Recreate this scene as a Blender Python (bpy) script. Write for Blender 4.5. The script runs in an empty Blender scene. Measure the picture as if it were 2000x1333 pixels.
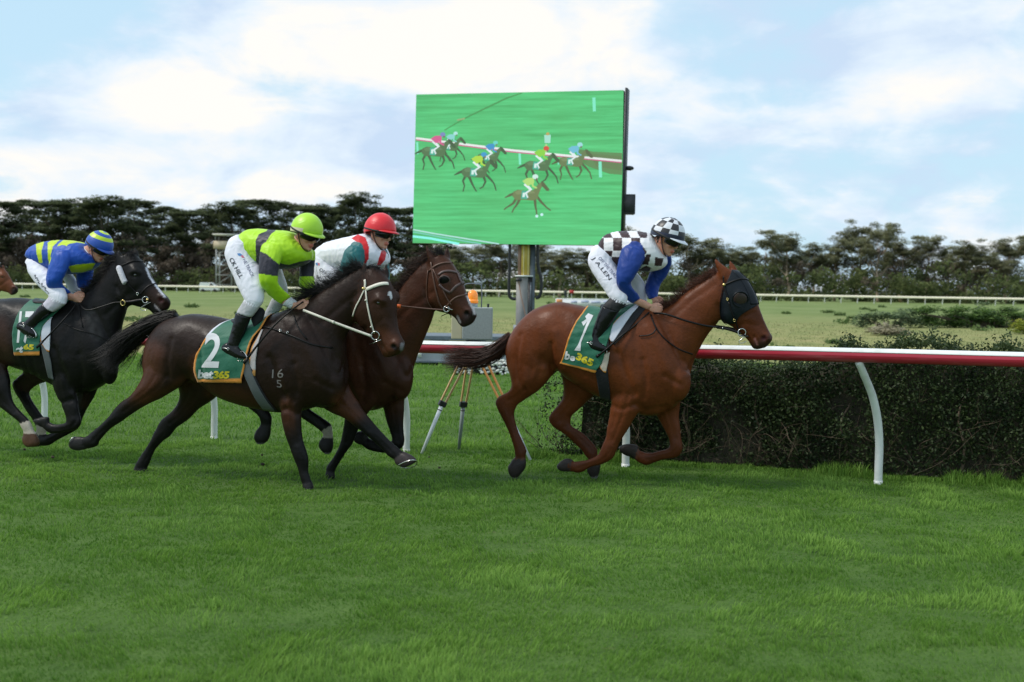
import bpy, bmesh, math, random
import numpy as np
from mathutils import Vector, Matrix, noise as mnoise
from mathutils.bvhtree import BVHTree
from mathutils.kdtree import KDTree
random.seed(7); np.random.seed(7)
S = bpy.context.scene
R = math.radians
# ---------------------------------------------------------------- camera
FPX, CAMH = 2500.0, 1.8
pitch = math.atan(104.5/FPX); roll = math.atan(0.014)
Fw = np.array([0, math.cos(pitch), -math.sin(pitch)])
U0 = np.array([0, math.sin(pitch), math.cos(pitch)])
Rt = math.cos(roll)*np.array([1., 0, 0]) + math.sin(roll)*U0
Up = -math.sin(roll)*np.array([1., 0, 0]) + math.cos(roll)*U0
CO = np.array([0, 0, CAMH])
cd = bpy.data.cameras.new('camera'); cam = bpy.data.objects.new('camera', cd)
S.collection.objects.link(cam); S.camera = cam
cd.sensor_width = 36; cd.lens = 45; cd.clip_end = 3000; cd.clip_start = .1
M = Matrix(((Rt[0], Up[0], -Fw[0], 0), (Rt[1], Up[1], -Fw[1], 0), (Rt[2], Up[2], -Fw[2], CAMH), (0, 0, 0, 1)))
cam.matrix_world = M
cd.dof.use_dof = True; cd.dof.focus_distance = 11.9; cd.dof.aperture_fstop = 2.5
# ---------------------------------------------------------------- sky, sun, exposure
W = bpy.data.worlds.new("World"); S.world = W; W.use_nodes = True
SUN_EL, SUN_AZ = R(50), R(262)       # azimuth clockwise from +Y
def build_world():
    nt = W.node_tree; N = nt.nodes; L = nt.links; N.clear()
    out = N.new('ShaderNodeOutputWorld'); bg = N.new('ShaderNodeBackground')
    sky = N.new('ShaderNodeTexSky'); sky.sky_type = 'NISHITA'; sky.sun_disc = False
    sky.sun_elevation = SUN_EL; sky.sun_rotation = SUN_AZ
    tc = N.new('ShaderNodeTexCoord')
    def math_(op, a, b=None, c=None, clamp=False):
        n = N.new('ShaderNodeMath'); n.operation = op; n.use_clamp = clamp
        for i, v in enumerate((a, b, c)):
            if v is None: continue
            if isinstance(v, (int, float)): n.inputs[i].default_value = v
            else: L.new(v, n.inputs[i])
        return n.outputs[0]
    sep = N.new('ShaderNodeSeparateXYZ'); L.new(tc.outputs['Generated'], sep.inputs[0])
    X, Y, Z = sep.outputs
    # cloud deck coordinates: stretched near the horizon the way a real deck is seen
    den = math_('ADD', math_('MAXIMUM', Z, 0.0), 0.40)
    cx = math_('DIVIDE', X, den); cy = math_('DIVIDE', Y, den)
    cmb = N.new('ShaderNodeCombineXYZ'); L.new(cx, cmb.inputs[0]); L.new(cy, cmb.inputs[1]); L.new(math_('MULTIPLY', Z, 2.0), cmb.inputs[2])
    def noise(scale, detail, rough, off, dist=0.0):
        mp = N.new('ShaderNodeMapping'); mp.inputs['Location'].default_value = off
        L.new(cmb.outputs[0], mp.inputs[0])
        n = N.new('ShaderNodeTexNoise'); n.inputs['Scale'].default_value = scale
        n.inputs['Detail'].default_value = detail; n.inputs['Roughness'].default_value = rough
        n.inputs['Distortion'].default_value = dist
        L.new(mp.outputs[0], n.inputs['Vector']); return n.outputs['Fac']
    def blob(px, py, sx, sy, w):
        # a cloud bank standing in this direction (gaussian in azimuth / elevation)
        u = (px-1000)/FPX; v = (562-py)/FPX
        a = math_('MULTIPLY', math_('SUBTRACT', math_('DIVIDE', X, math_('MAXIMUM', Y, .05)), u), FPX/sx)
        b = math_('MULTIPLY', math_('SUBTRACT', math_('DIVIDE', Z, math_('MAXIMUM', Y, .05)), v), FPX/sy)
        q = math_('ADD', math_('MULTIPLY', a, a), math_('MULTIPLY', b, b))
        e = math_('MULTIPLY', math_('EXPONENT', math_('MULTIPLY', q, -1.0)), w)
        return math_('MULTIPLY', e, math_('GREATER_THAN', Y, .05))
    n1 = noise(2.6, 9, .55, (3.1, 1.7, 0), .5)
    n2 = noise(7.5, 8, .6, (7.3, 2.2, 4), .3)
    s = math_('ADD', math_('MULTIPLY', n1, 1.0), math_('MULTIPLY', math_('ADD', n2, -.15), .66))
    for b in ((330, 210, 280, 100, .26), (450, 70, 170, 130, .16), (800, 90, 320, 170, .30), (1080, 200, 240, 200, .16), (480, 350, 480, 60, .16), (1760, 130, 230, 120, .20),
              (100, 60, 220, 130, -.30), (540, 170, 70, 90, -.16), (1400, 330, 260, 70, -.05), (1880, 430, 260, 50, .04), (1450, 110, 240, 130, .08)):
        s = math_('ADD', s, blob(*b))
    ramp = N.new('ShaderNodeValToRGB'); L.new(s, ramp.inputs[0])
    e = ramp.color_ramp.elements; e[0].position = .585; e[0].color = (0, 0, 0, 1); e[1].position = .88; e[1].color = (1, 1, 1, 1)
    ramp.color_ramp.interpolation = 'EASE'
    n3 = noise(4.2, 7, .55, (1.2, 9.4, 1), .4)
    sh = N.new('ShaderNodeValToRGB')
    s3 = math_('ADD', n3, math_('MULTIPLY', math_('SUBTRACT', s, .8), .55))
    for b in ((330, 200, 220, 85, .20), (860, 60, 260, 130, .14), (1720, 100, 160, 90, .08), (1480, 80, 260, 160, -.16), (560, 290, 260, 60, -.10)):
        s3 = math_('ADD', s3, blob(*b))
    L.new(s3, sh.inputs[0])
    q = sh.color_ramp.elements
    q[0].position = .34; q[0].color = (.50, .62, .78, 1); q[1].position = .70; q[1].color = (.84, .82, .785, 1)
    m = q.new(.53); m.color = (.66, .75, .84, 1)
    skm = N.new('ShaderNodeVectorMath'); skm.operation = 'SCALE'; L.new(sky.outputs[0], skm.inputs[0]); skm.inputs['Scale'].default_value = .72
    # thin high veil of cloud over the blue
    veil = N.new('ShaderNodeMix'); veil.data_type = 'RGBA'; veil.inputs[0].default_value = .72
    L.new(skm.outputs[0], veil.inputs[6]); veil.inputs[7].default_value = (5.6, 8.0, 9.6, 1)
    cs = N.new('ShaderNodeVectorMath'); cs.operation = 'SCALE'; L.new(sh.outputs[0], cs.inputs[0]); cs.inputs['Scale'].default_value = 10.0
    mix = N.new('ShaderNodeMix'); mix.data_type = 'RGBA'
    L.new(ramp.outputs[0], mix.inputs[0]); L.new(veil.outputs[2], mix.inputs[6]); L.new(cs.outputs[0], mix.inputs[7])
    # below the horizon: dull ground colour
    up = math_('MULTIPLY', math_('ADD', Z, .02), 40.0, None, True)
    mg = N.new('ShaderNodeMix'); mg.data_type = 'RGBA'; L.new(up, mg.inputs[0])
    mg.inputs[6].default_value = (1.1, 1.5, .8, 1); L.new(mix.outputs[2], mg.inputs[7])
    L.new(mg.outputs[2], bg.inputs[0]); bg.inputs[1].default_value = .1
    L.new(bg.outputs[0], out.inputs[0])
build_world()
sl = bpy.data.lights.new('sun', 'SUN'); sun = bpy.data.objects.new('sun', sl); S.collection.objects.link(sun)
sl.energy = 2.1; sl.angle = R(12); sl.color = (1, .94, .86)
sd = Vector((math.sin(SUN_AZ)*math.cos(SUN_EL), math.cos(SUN_AZ)*math.cos(SUN_EL), math.sin(SUN_EL)))
sun.rotation_euler = sd.to_track_quat('Z', 'Y').to_euler()
S.view_settings.view_transform = 'Standard'; S.view_settings.look = 'None'
S.view_settings.exposure = .28; S.view_settings.gamma = 1
try: S.view_settings.use_curve_mapping = False
except Exception: pass

# ---------------------------------------------------------------- helpers: space
def ray(px, py):
    return Fw + ((px-1000)/FPX)*Rt - ((py-666.5)/FPX)*Up
def P(px, py, d):                       # the point at depth d (metres along +Y) seen at that pixel
    r = ray(px, py); return CO + r*(d/r[1])
def G(px, py, z=0.0):                   # the ground point seen at that pixel
    r = ray(px, py); t = (z-CAMH)/r[2]; return CO + r*t
def proj(p):
    v = np.asarray(p)-CO
    z = v@Fw
    return np.stack([1000+FPX*(v@Rt)/z, 666.5-FPX*(v@Up)/z], -1)
class Plane:
    def __init__(s, A, yaw):
        s.A = np.array(A); y = R(yaw)
        s.F = np.array([math.cos(y), -math.sin(y), 0]); s.N = np.array([-math.sin(y), -math.cos(y), 0])
    def at(s, px, py, lat=0.0):
        r = ray(px, py); t = (lat + (s.A-CO)@s.N)/(r@s.N); return CO + r*t
    def mirror(s, p):
        p = np.asarray(p); k = (p-s.A)@s.N
        return p - 2*np.multiply.outer(k, s.N) if p.ndim > 1 else p-2*k*s.N
# ---------------------------------------------------------------- helpers: objects
def link(o): S.collection.objects.link(o); return o
def mesh_np(name, V, Fc, smooth=True):
    V = np.asarray(V, dtype=np.float32); me = bpy.data.meshes.new(name)
    if isinstance(Fc, list) and len(Fc) and not isinstance(Fc, np.ndarray):
        ls = np.array([len(f) for f in Fc], dtype=np.int32); flat = np.concatenate([np.asarray(f) for f in Fc]).astype(np.int32)
    else:
        Fc = np.asarray(Fc); ls = np.full(len(Fc), Fc.shape[1], dtype=np.int32); flat = Fc.reshape(-1).astype(np.int32)
    me.vertices.add(len(V)); me.vertices.foreach_set('co', V.reshape(-1))
    me.loops.add(len(flat)); me.loops.foreach_set('vertex_index', flat)
    me.polygons.add(len(ls)); me.polygons.foreach_set('loop_start', np.concatenate([[0], np.cumsum(ls)[:-1]]).astype(np.int32))
    try: me.polygons.foreach_set('loop_total', ls)
    except Exception: pass
    me.update(calc_edges=True)
    if smooth: me.polygons.foreach_set('use_smooth', np.ones(len(ls), dtype=bool))
    return me
def vcol(me, C, dom='POINT', name='Col'):
    a = me.color_attributes.new(name, 'FLOAT_COLOR', dom)
    C = np.asarray(C, dtype=np.float32); C = np.concatenate([C, np.ones((len(C), 1), np.float32)], 1)
    a.data.foreach_set('color', C.reshape(-1))
def fattr(me, name, v):
    a = me.attributes.new(name, 'FLOAT', 'POINT'); a.data.foreach_set('value', np.asarray(v, dtype=np.float32))
def put(name, me, mat, parent=None):
    o = bpy.data.objects.new(name, me); link(o)
    if mat:
        me.materials.clear()
        for m in (mat if isinstance(mat, (list, tuple)) else [mat]): me.materials.append(m)
    if parent is not None:
        o.parent = parent
        o.matrix_parent_inverse = parent.matrix_basis.inverted() if parent.type == 'EMPTY' else Matrix()
        if parent.type != 'EMPTY': o.matrix_parent_inverse = Matrix()
    return o
def thing(name, label, cat, loc, group=None):
    o = bpy.data.objects.new(name, None); link(o); o.location = Vector([float(v) for v in loc]); o.empty_display_size = .2
    o['label'] = label; o['category'] = cat
    if group: o['group'] = group
    return o
def tag(o, label=None, cat=None, group=None, kind=None):
    if label: o['label'] = label
    if cat: o['category'] = cat
    if group: o['group'] = group
    if kind: o['kind'] = kind
    return o
def join(parts):                       # parts: list of (V, F list) -> V, F
    Vs, Fs, k = [], [], 0
    for V, F in parts:
        Vs.append(np.asarray(V, dtype=float)); Fs += [[i+k for i in f] for f in F]; k += len(V)
    return np.concatenate(Vs), Fs
def box(c, s, rz=0.0, ax=None):
    c = np.array(c, float); hx, hy, hz = [v/2 for v in s]
    ca, sa = math.cos(rz), math.sin(rz)
    A = np.array([[ca, sa, 0], [-sa, ca, 0], [0, 0, 1]]) if ax is None else np.array(ax)
    V = [c + i*hx*A[0] + j*hy*A[1] + k*hz*A[2] for i in (-1, 1) for j in (-1, 1) for k in (-1, 1)]
    return V, [[0, 1, 3, 2], [4, 6, 7, 5], [0, 4, 5, 1], [2, 3, 7, 6], [0, 2, 6, 4], [1, 5, 7, 3]]
def bevel_mesh(V, F, w=.01, seg=2):
    me = bpy.data.meshes.new('b'); me.from_pydata([tuple(map(float, v)) for v in V], [], F)
    bm = bmesh.new(); bm.from_mesh(me); bmesh.ops.recalc_face_normals(bm, faces=bm.faces)
    bmesh.ops.bevel(bm, geom=list(bm.edges), offset=w, segments=seg, affect='EDGES', profile=.6, clamp_overlap=True)
    bm.to_mesh(me); bm.free(); return me
def frames(Pt):
    Pt = np.asarray(Pt, float); n = len(Pt)
    T = np.gradient(Pt, axis=0); T /= np.linalg.norm(T, axis=1)[:, None]+1e-9
    up = np.array([0, 0, 1.]) if abs(T[0][2]) < .9 else np.array([0, 1., 0])
    Nn = np.zeros_like(Pt); Nn[0] = np.cross(T[0], up); Nn[0] /= np.linalg.norm(Nn[0])
    for i in range(1, n):
        v = Nn[i-1]-T[i]*(Nn[i-1]@T[i]); Nn[i] = v/(np.linalg.norm(v)+1e-9)
    return T, Nn, np.cross(T, Nn)
def pipe(Pt, r, seg=8, cap=True):
    Pt = np.asarray(Pt, float); n = len(Pt); r = np.broadcast_to(np.asarray(r, float), (n,))
    T, A, B = frames(Pt); th = np.arange(seg)*2*math.pi/seg
    V = (Pt[:, None, :] + r[:, None, None]*(np.cos(th)[None, :, None]*A[:, None, :] + np.sin(th)[None, :, None]*B[:, None, :])).reshape(-1, 3)
    F = [[i*seg+j, i*seg+(j+1) % seg, (i+1)*seg+(j+1) % seg, (i+1)*seg+j] for i in range(n-1) for j in range(seg)]
    if cap: F += [list(range(seg))[::-1], [(n-1)*seg+j for j in range(seg)]]
    return V, F
def strap(Pt, Nr, w, t=.004):          # flat leather: width w across, thickness t, Nr = outward normals
    Pt = np.asarray(Pt, float); Nr = np.asarray(Nr, float); n = len(Pt)
    T = np.gradient(Pt, axis=0); T /= np.linalg.norm(T, axis=1)[:, None]+1e-9
    B = np.cross(T, Nr); B /= np.linalg.norm(B, axis=1)[:, None]+1e-9
    w = np.broadcast_to(np.asarray(w, float), (n,))[:, None]
    V = np.stack([Pt-B*w/2-Nr*t*.2, Pt-B*w/2+Nr*t*.6, Pt+Nr*t, Pt+B*w/2+Nr*t*.6, Pt+B*w/2-Nr*t*.2], 1).reshape(-1, 3)
    F = [[i*5+j, i*5+(j+1) % 5, (i+1)*5+(j+1) % 5, (i+1)*5+j] for i in range(n-1) for j in range(5)]
    F += [[4, 3, 2, 1, 0], [(n-1)*5+j for j in range(5)]]
    return V, F
def cr(pts, n=6):                      # catmull-rom through rows
    K = np.asarray(pts, float)
    if len(K) < 3:
        t = np.linspace(0, 1, n+1)[:, None]; return K[0]*(1-t)+K[-1]*t
    Q = np.concatenate([[2*K[0]-K[1]], K, [2*K[-1]-K[-2]]])
    out = []
    for i in range(1, len(Q)-2):
        p0, p1, p2, p3 = Q[i-1], Q[i], Q[i+1], Q[i+2]
        for j in range(n):
            t = j/n
            out.append(.5*((2*p1)+(-p0+p2)*t+(2*p0-5*p1+4*p2-p3)*t*t+(-p0+3*p1-3*p2+p3)*t**3))
    out.append(K[-1]); return np.array(out)
def sphere(c, r, seg=16, rings=10, ax=None):
    c = np.array(c, float); r = np.broadcast_to(np.asarray(r, float), (3,))
    A = np.eye(3) if ax is None else np.array(ax)
    V = []
    for i in range(rings+1):
        ph = math.pi*i/rings
        for j in range(seg):
            th = 2*math.pi*j/seg
            l = np.array([math.sin(ph)*math.cos(th), math.sin(ph)*math.sin(th), math.cos(ph)])*r
            V.append(c + l@A)
    F = [[i*seg+j, (i+1)*seg+j, (i+1)*seg+(j+1) % seg, i*seg+(j+1) % seg] for i in range(rings) for j in range(seg)]
    return np.array(V), F
def ring(c, n, R0, r, seg=20, s2=6):
    c = np.array(c, float); n = np.array(n, float); n /= np.linalg.norm(n)
    a = np.cross(n, [0, 0, 1.]); a /= np.linalg.norm(a); b = np.cross(n, a)
    t = np.linspace(0, 2*math.pi, seg, endpoint=False)
    V, F = [], []
    for i in range(seg):
        rd = math.cos(t[i])*a+math.sin(t[i])*b
        for j in range(s2):
            q = 2*math.pi*j/s2; V.append(c+rd*(R0+r*math.cos(q))+n*r*math.sin(q))
    F = [[i*s2+j, i*s2+(j+1) % s2, ((i+1) % seg)*s2+(j+1) % s2, ((i+1) % seg)*s2+j] for i in range(seg) for j in range(s2)]
    return V, F
def obj(name, VF, mat, parent=None, smooth=True):
    me = mesh_np(name, VF[0], VF[1], smooth)
    return put(name, me, mat, parent)
def autosmooth(me, ang=40):
    bm = bmesh.new(); bm.from_mesh(me)
    for e in bm.edges:
        if len(e.link_faces) == 2 and e.calc_face_angle(0) > R(ang): e.smooth = False
    bm.to_mesh(me); bm.free()
# ---------------------------------------------------------------- materials
def mat_new(name):
    m = bpy.data.materials.new(name); m.use_nodes = True; nt = m.node_tree
    return m, nt, nt.nodes['Principled BSDF']
def pbr(name, col, rough=.5, metal=0, spec=.5, bump=0, bscale=40, var=0, vscale=6, coat=0, sheen=0, vc=False, trans=0, sss=0, stretch=None, emit=None, es=0, dirt=None):
    m, nt, b = mat_new(name); N = nt.nodes; L = nt.links
    b.inputs['Roughness'].default_value = rough; b.inputs['Metallic'].default_value = metal
    b.inputs['Specular IOR Level'].default_value = spec
    b.inputs['Coat Weight'].default_value = coat; b.inputs['Sheen Weight'].default_value = sheen
    tc = N.new('ShaderNodeTexCoord'); vec = tc.outputs['Object']
    if stretch:
        mp = N.new('ShaderNodeMapping'); mp.inputs['Scale'].default_value = stretch; L.new(vec, mp.inputs[0]); vec = mp.outputs[0]
    if vc:
        a = N.new('ShaderNodeVertexColor'); a.layer_name = 'Col'; src = a.outputs['Color']
    else:
        a = N.new('ShaderNodeRGB'); a.outputs[0].default_value = (*col, 1); src = a.outputs[0]
    if var:
        n = N.new('ShaderNodeTexNoise'); n.inputs['Scale'].default_value = vscale; n.inputs['Detail'].default_value = 6
        n.inputs['Roughness'].default_value = .6; L.new(vec, n.inputs['Vector'])
        mr = N.new('ShaderNodeMapRange'); mr.inputs[1].default_value = .3; mr.inputs[2].default_value = .7
        mr.inputs[3].default_value = 1-var; mr.inputs[4].default_value = 1+var; L.new(n.outputs['Fac'], mr.inputs[0])
        vm = N.new('ShaderNodeVectorMath'); vm.operation = 'SCALE'; L.new(src, vm.inputs[0]); L.new(mr.outputs[0], vm.inputs['Scale']); src = vm.outputs[0]
    if dirt:
        n = N.new('ShaderNodeTexNoise'); n.inputs['Scale'].default_value = dirt[1]; n.inputs['Detail'].default_value = 8; L.new(vec, n.inputs['Vector'])
        mr = N.new('ShaderNodeMapRange'); mr.inputs[1].default_value = .52; mr.inputs[2].default_value = .75; mr.inputs[4].default_value = dirt[2]; L.new(n.outputs['Fac'], mr.inputs[0])
        mx = N.new('ShaderNodeMix'); mx.data_type = 'RGBA'; L.new(mr.outputs[0], mx.inputs[0]); L.new(src, mx.inputs[6]); mx.inputs[7].default_value = (*dirt[0], 1); src = mx.outputs[2]
    L.new(src, b.inputs['Base Color'])
    if bump:
        n = N.new('ShaderNodeTexNoise'); n.inputs['Scale'].default_value = bscale; n.inputs['Detail'].default_value = 5; L.new(vec, n.inputs['Vector'])
        bp = N.new('ShaderNodeBump'); bp.inputs['Strength'].default_value = bump; bp.inputs['Distance'].default_value = .01
        L.new(n.outputs['Fac'], bp.inputs['Height']); L.new(bp.outputs[0], b.inputs['Normal'])
    if trans:
        b.inputs['Transmission Weight'].default_value = trans
    if sss:
        b.inputs['Subsurface Weight'].default_value = sss; b.inputs['Subsurface Radius'].default_value = (.02, .008, .004)
    if emit:
        b.inputs['Emission Color'].default_value = (*emit, 1); b.inputs['Emission Strength'].default_value = es
    return m
def leafmat(name, c1, c2, rough=.6, tr=.35, attr='v'):
    m, nt, b = mat_new(name); N = nt.nodes; L = nt.links
    a = N.new('ShaderNodeAttribute'); a.attribute_name = attr
    mx = N.new('ShaderNodeMix'); mx.data_type = 'RGBA'; L.new(a.outputs['Fac'], mx.inputs[0])
    mx.inputs[6].default_value = (*c1, 1); mx.inputs[7].default_value = (*c2, 1)
    L.new(mx.outputs[2], b.inputs['Base Color']); b.inputs['Roughness'].default_value = rough
    b.inputs['Specular IOR Level'].default_value = .25
    t = N.new('ShaderNodeBsdfTranslucent'); L.new(mx.outputs[2], t.inputs[0])
    ms = N.new('ShaderNodeMixShader'); ms.inputs[0].default_value = tr
    L.new(b.outputs[0], ms.inputs[1]); L.new(t.outputs[0], ms.inputs[2]); L.new(ms.outputs[0], nt.nodes['Material Output'].inputs[0])
    return m
# ================================================================ SETTING
def vn(x, y, seed=0):                   # smooth value noise, vectorised
    rs = np.random.RandomState(seed); T = rs.rand(256, 256)
    xi = np.floor(x).astype(int); yi = np.floor(y).astype(int); fx = x-xi; fy = y-yi
    fx = fx*fx*(3-2*fx); fy = fy*fy*(3-2*fy)
    g = lambda a, b: T[a % 256, b % 256]
    return (g(xi, yi)*(1-fx)+g(xi+1, yi)*fx)*(1-fy)+(g(xi, yi+1)*(1-fx)+g(xi+1, yi+1)*fx)*fy
def fbm(x, y, seed=0, o=3):
    s = 0; a = .5; t = 0
    for k in range(o): s = s+a*vn(x*2**k+13*k, y*2**k+7*k, seed+k); t += a; a *= .55
    return s/t
def ground_material(name, kind):
    m, nt, b = mat_new(name); N = nt.nodes; L = nt.links
    geo = N.new('ShaderNodeNewGeometry')
    def nz(scale, detail=6, rough=.6, st=(1, 1, 1)):
        mp = N.new('ShaderNodeMapping'); mp.inputs['Scale'].default_value = st; L.new(geo.outputs['Position'], mp.inputs[0])
        n = N.new('ShaderNodeTexNoise'); n.inputs['Scale'].default_value = scale; n.inputs['Detail'].default_value = detail; n.inputs['Roughness'].default_value = rough
        L.new(mp.outputs[0], n.inputs['Vector']); return n.outputs['Fac']
    def rampc(f, stops):
        r = N.new('ShaderNodeValToRGB'); L.new(f, r.inputs[0]); e = r.color_ramp.elements
        e[0].position, e[0].color = stops[0][0], (*stops[0][1], 1); e[1].position, e[1].color = stops[-1][0], (*stops[-1][1], 1)
        for p_, c in stops[1:-1]: k = e.new(p_); k.color = (*c, 1)
        return r.outputs[0]
    def mixc(f, a, c):
        x = N.new('ShaderNodeMix'); x.data_type = 'RGBA'
        if isinstance(f, (int, float)): x.inputs[0].default_value = f
        else: L.new(f, x.inputs[0])
        L.new(a, x.inputs[6]); L.new(c, x.inputs[7]); return x.outputs[2]
    if kind == 'turf':
        c = rampc(nz(2.2, 8, .65), [(.3, (.045, .085, .016)), (.5, (.075, .135, .026)), (.7, (.11, .175, .042))])
        d = rampc(nz(.35, 4, .5), [(.35, (.06, .125, .022)), (.65, (.095, .175, .038))])
        c = mixc(.4, c, d)
        f = nz(5, 6, .6); mr = N.new('ShaderNodeMapRange'); mr.inputs[1].default_value = .64; mr.inputs[2].default_value = .74; mr.inputs[4].default_value = .7; L.new(f, mr.inputs[0])
        soil = N.new('ShaderNodeRGB'); soil.outputs[0].default_value = (.15, .14, .07, 1)
        c = mixc(mr.outputs[0], c, soil.outputs[0]); bs = 30
    else:
        far = rampc(nz(.12, 6, .6, (1, .45, 1)), [(.30, (.115, .165, .045)), (.5, (.165, .215, .065)), (.70, (.22, .255, .10))])
        nr = rampc(nz(.5, 8, .7, (1, .6, 1)), [(.3, (.135, .175, .050)), (.44, (.225, .235, .08)), (.58, (.29, .27, .105)), (.72, (.36, .29, .15))])
        sp = N.new('ShaderNodeSeparateXYZ'); L.new(geo.outputs['Position'], sp.inputs[0])
        mr = N.new('ShaderNodeMapRange'); mr.inputs[1].default_value = 50; mr.inputs[2].default_value = 110; L.new(sp.outputs[1], mr.inputs[0])
        c = mixc(mr.outputs[0], nr, far)
        dk = rampc(nz(.9, 5, .6, (1, .5, 1)), [(.3, (.07, .125, .035)), (.42, (1, 1, 1))])
        x = N.new('ShaderNodeMix'); x.data_type = 'RGBA'; x.blend_type = 'MULTIPLY'; x.inputs[0].default_value = .45; L.new(c, x.inputs[6]); L.new(dk, x.inputs[7]); c = x.outputs[2]
        bs = 8
    L.new(c, b.inputs['Base Color']); b.inputs['Roughness'].default_value = .9; b.inputs['Specular IOR Level'].default_value = .15
    n = N.new('ShaderNodeTexNoise'); n.inputs['Scale'].default_value = bs; n.inputs['Detail'].default_value = 6; L.new(geo.outputs['Position'], n.inputs['Vector'])
    bp = N.new('ShaderNodeBump'); bp.inputs['Strength'].default_value = .7; bp.inputs['Distance'].default_value = .05
    L.new(n.outputs['Fac'], bp.inputs['Height']); L.new(bp.outputs[0], b.inputs['Normal'])
    return m
m_field = ground_material('field_grass', 'field'); m_turf = ground_material('turf_soil', 'turf')
o = put('ground', mesh_np('ground', [(-1500, -60, -.03), (1500, -60, -.03), (1500, 2400, -.03), (-1500, 2400, -.03)], [[0, 1, 2, 3]], False), m_field); tag(o, kind='structure')
def lump(x, y):
    near = np.clip(1-(y-13)/4., 0, 1)
    return .035*(fbm(x*1.6, y*1.6, 3, 3)-.5)*near + (1-near)*.10*(fbm(x*.9, y*1.5, 8, 3)-.5) + .0
def track_sheet():
    xs = np.concatenate([np.linspace(-60, -14, 12), np.arange(-13.5, 13.6, .2), np.linspace(14, 60, 12)])
    ys = np.concatenate([[-40, -10, 0, 3], np.arange(4, 31.3, .2)])
    XX, YY = np.meshgrid(xs, ys)
    edge = np.clip((31.2-YY)/1.0, 0, 1)*np.clip((13.5-np.abs(XX))/1, 0, 1)*np.clip((YY-3.9)/1, 0, 1)
    ZZ = lump(XX, YY)*edge
    V = np.stack([XX, YY, ZZ], -1).reshape(-1, 3); nx = len(xs)
    i = np.arange((len(ys)-1)*(nx-1)); r, c = i//(nx-1), i % (nx-1); a = r*nx+c
    return V, np.stack([a, a+1, a+nx+1, a+nx], 1)
V, F = track_sheet(); o = put('race_track', mesh_np('race_track', V, F), m_turf); tag(o, kind='structure')
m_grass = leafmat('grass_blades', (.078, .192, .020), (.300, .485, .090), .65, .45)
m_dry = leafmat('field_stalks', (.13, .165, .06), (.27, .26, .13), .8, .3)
def blades(name, n, ymin, ymax, hmin, hmax, wid, seed, mat, label, dens_pow=1.6, zoff=-.006, cat='grass'):
    rs = np.random.RandomState(seed)
    u = rs.rand(n); y = (ymin**(2-dens_pow)+(ymax**(2-dens_pow)-ymin**(2-dens_pow))*u)**(1/(2-dens_pow))
    x = (rs.rand(n)*2-1)*(y*.43+.9)
    bare = (fbm(x*1.3+50, y*2.1+9, 91, 3) > .665) & (rs.rand(n) < .72); keep = ~bare; x, y = x[keep], y[keep]; n = len(x)
    clump = fbm(x*3.1, y*3.1, 21, 3); big = fbm(x*.55, y*.75, 5, 3); fine = vn(x*14, y*14, 9)
    h = (hmin+(hmax-hmin)*rs.rand(n)**1.3)*(.42+.95*np.clip((clump-.28)*2.1, 0, 1.1))*(.55+.65*fine)
    w = wid*(y/7.5)*(.6+.7*rs.rand(n))
    az = 2*math.pi*rs.rand(n); lean = h*(.25+.55*rs.rand(n)); la = 2*math.pi*(vn(x*1.3, y*1.3, 33)*1.5)+rs.randn(n)*.9
    z = (lump(x, y) if ymax < 32 else 0*x) + zoff
    bx, by = np.cos(az)*w/2, np.sin(az)*w/2; lx, ly = np.cos(la)*lean, np.sin(la)*lean
    B = np.stack([x, y, z], -1); Wv = np.stack([bx, by, 0*x], -1); Lv = np.stack([lx, ly, 0*x], -1); H = np.stack([0*x, 0*x, h], -1)
    V = np.stack([B-Wv, B+Wv, B+Wv*.75+Lv*.35+H*.6, B-Wv*.75+Lv*.35+H*.6, B+Lv+H*.95], 1).reshape(-1, 3)
    k = np.arange(n)[:, None]*5
    F = np.concatenate([k+np.array([[0, 1, 2]]), k+np.array([[0, 2, 3]]), k+np.array([[3, 2, 4]])], 0)
    me = mesh_np(name, V, F, False)
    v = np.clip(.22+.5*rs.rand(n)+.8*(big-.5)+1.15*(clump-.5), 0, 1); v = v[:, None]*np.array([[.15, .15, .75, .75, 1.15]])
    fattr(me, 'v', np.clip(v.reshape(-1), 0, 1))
    o = put(name, me, mat); tag(o, label, cat, kind='stuff'); return o
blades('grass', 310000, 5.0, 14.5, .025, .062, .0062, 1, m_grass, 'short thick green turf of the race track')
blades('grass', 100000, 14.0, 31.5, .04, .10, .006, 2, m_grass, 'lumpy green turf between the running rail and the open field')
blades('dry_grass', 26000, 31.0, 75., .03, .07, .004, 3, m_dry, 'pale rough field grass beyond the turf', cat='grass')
# ---- field weeds
def leafcloud(rs, c, r, n, size, flat=.0):
    d = rs.randn(n, 3); d /= np.linalg.norm(d, axis=1)[:, None]; rad = rs.rand(n)**.45
    p = np.array(c)+d*rad[:, None]*np.array(r)
    a = rs.randn(n, 3); a[:, 2] *= (1-flat*.6); a /= np.linalg.norm(a, axis=1)[:, None]
    b = np.cross(a, rs.randn(n, 3)); b /= np.linalg.norm(b, axis=1)[:, None]
    if flat: a[:, 2] *= .4; b[:, 2] *= .4
    s = (size*(.5+rs.rand(n)))[:, None]
    q = np.stack([p-a*s, p+b*s*.55, p+a*s, p-b*s*.55], 1)
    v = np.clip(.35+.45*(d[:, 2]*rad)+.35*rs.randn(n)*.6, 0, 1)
    return q.reshape(-1, 3), np.repeat(v, 4)
def cloudmesh(name, chunks, mat, parent=None):
    V = np.concatenate([c[0] for c in chunks]); v = np.concatenate([c[1] for c in chunks])
    F = np.arange(len(V)).reshape(-1, 4); me = mesh_np(name, V, F, False); fattr(me, 'v', v)
    return put(name, me, mat, parent)
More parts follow.
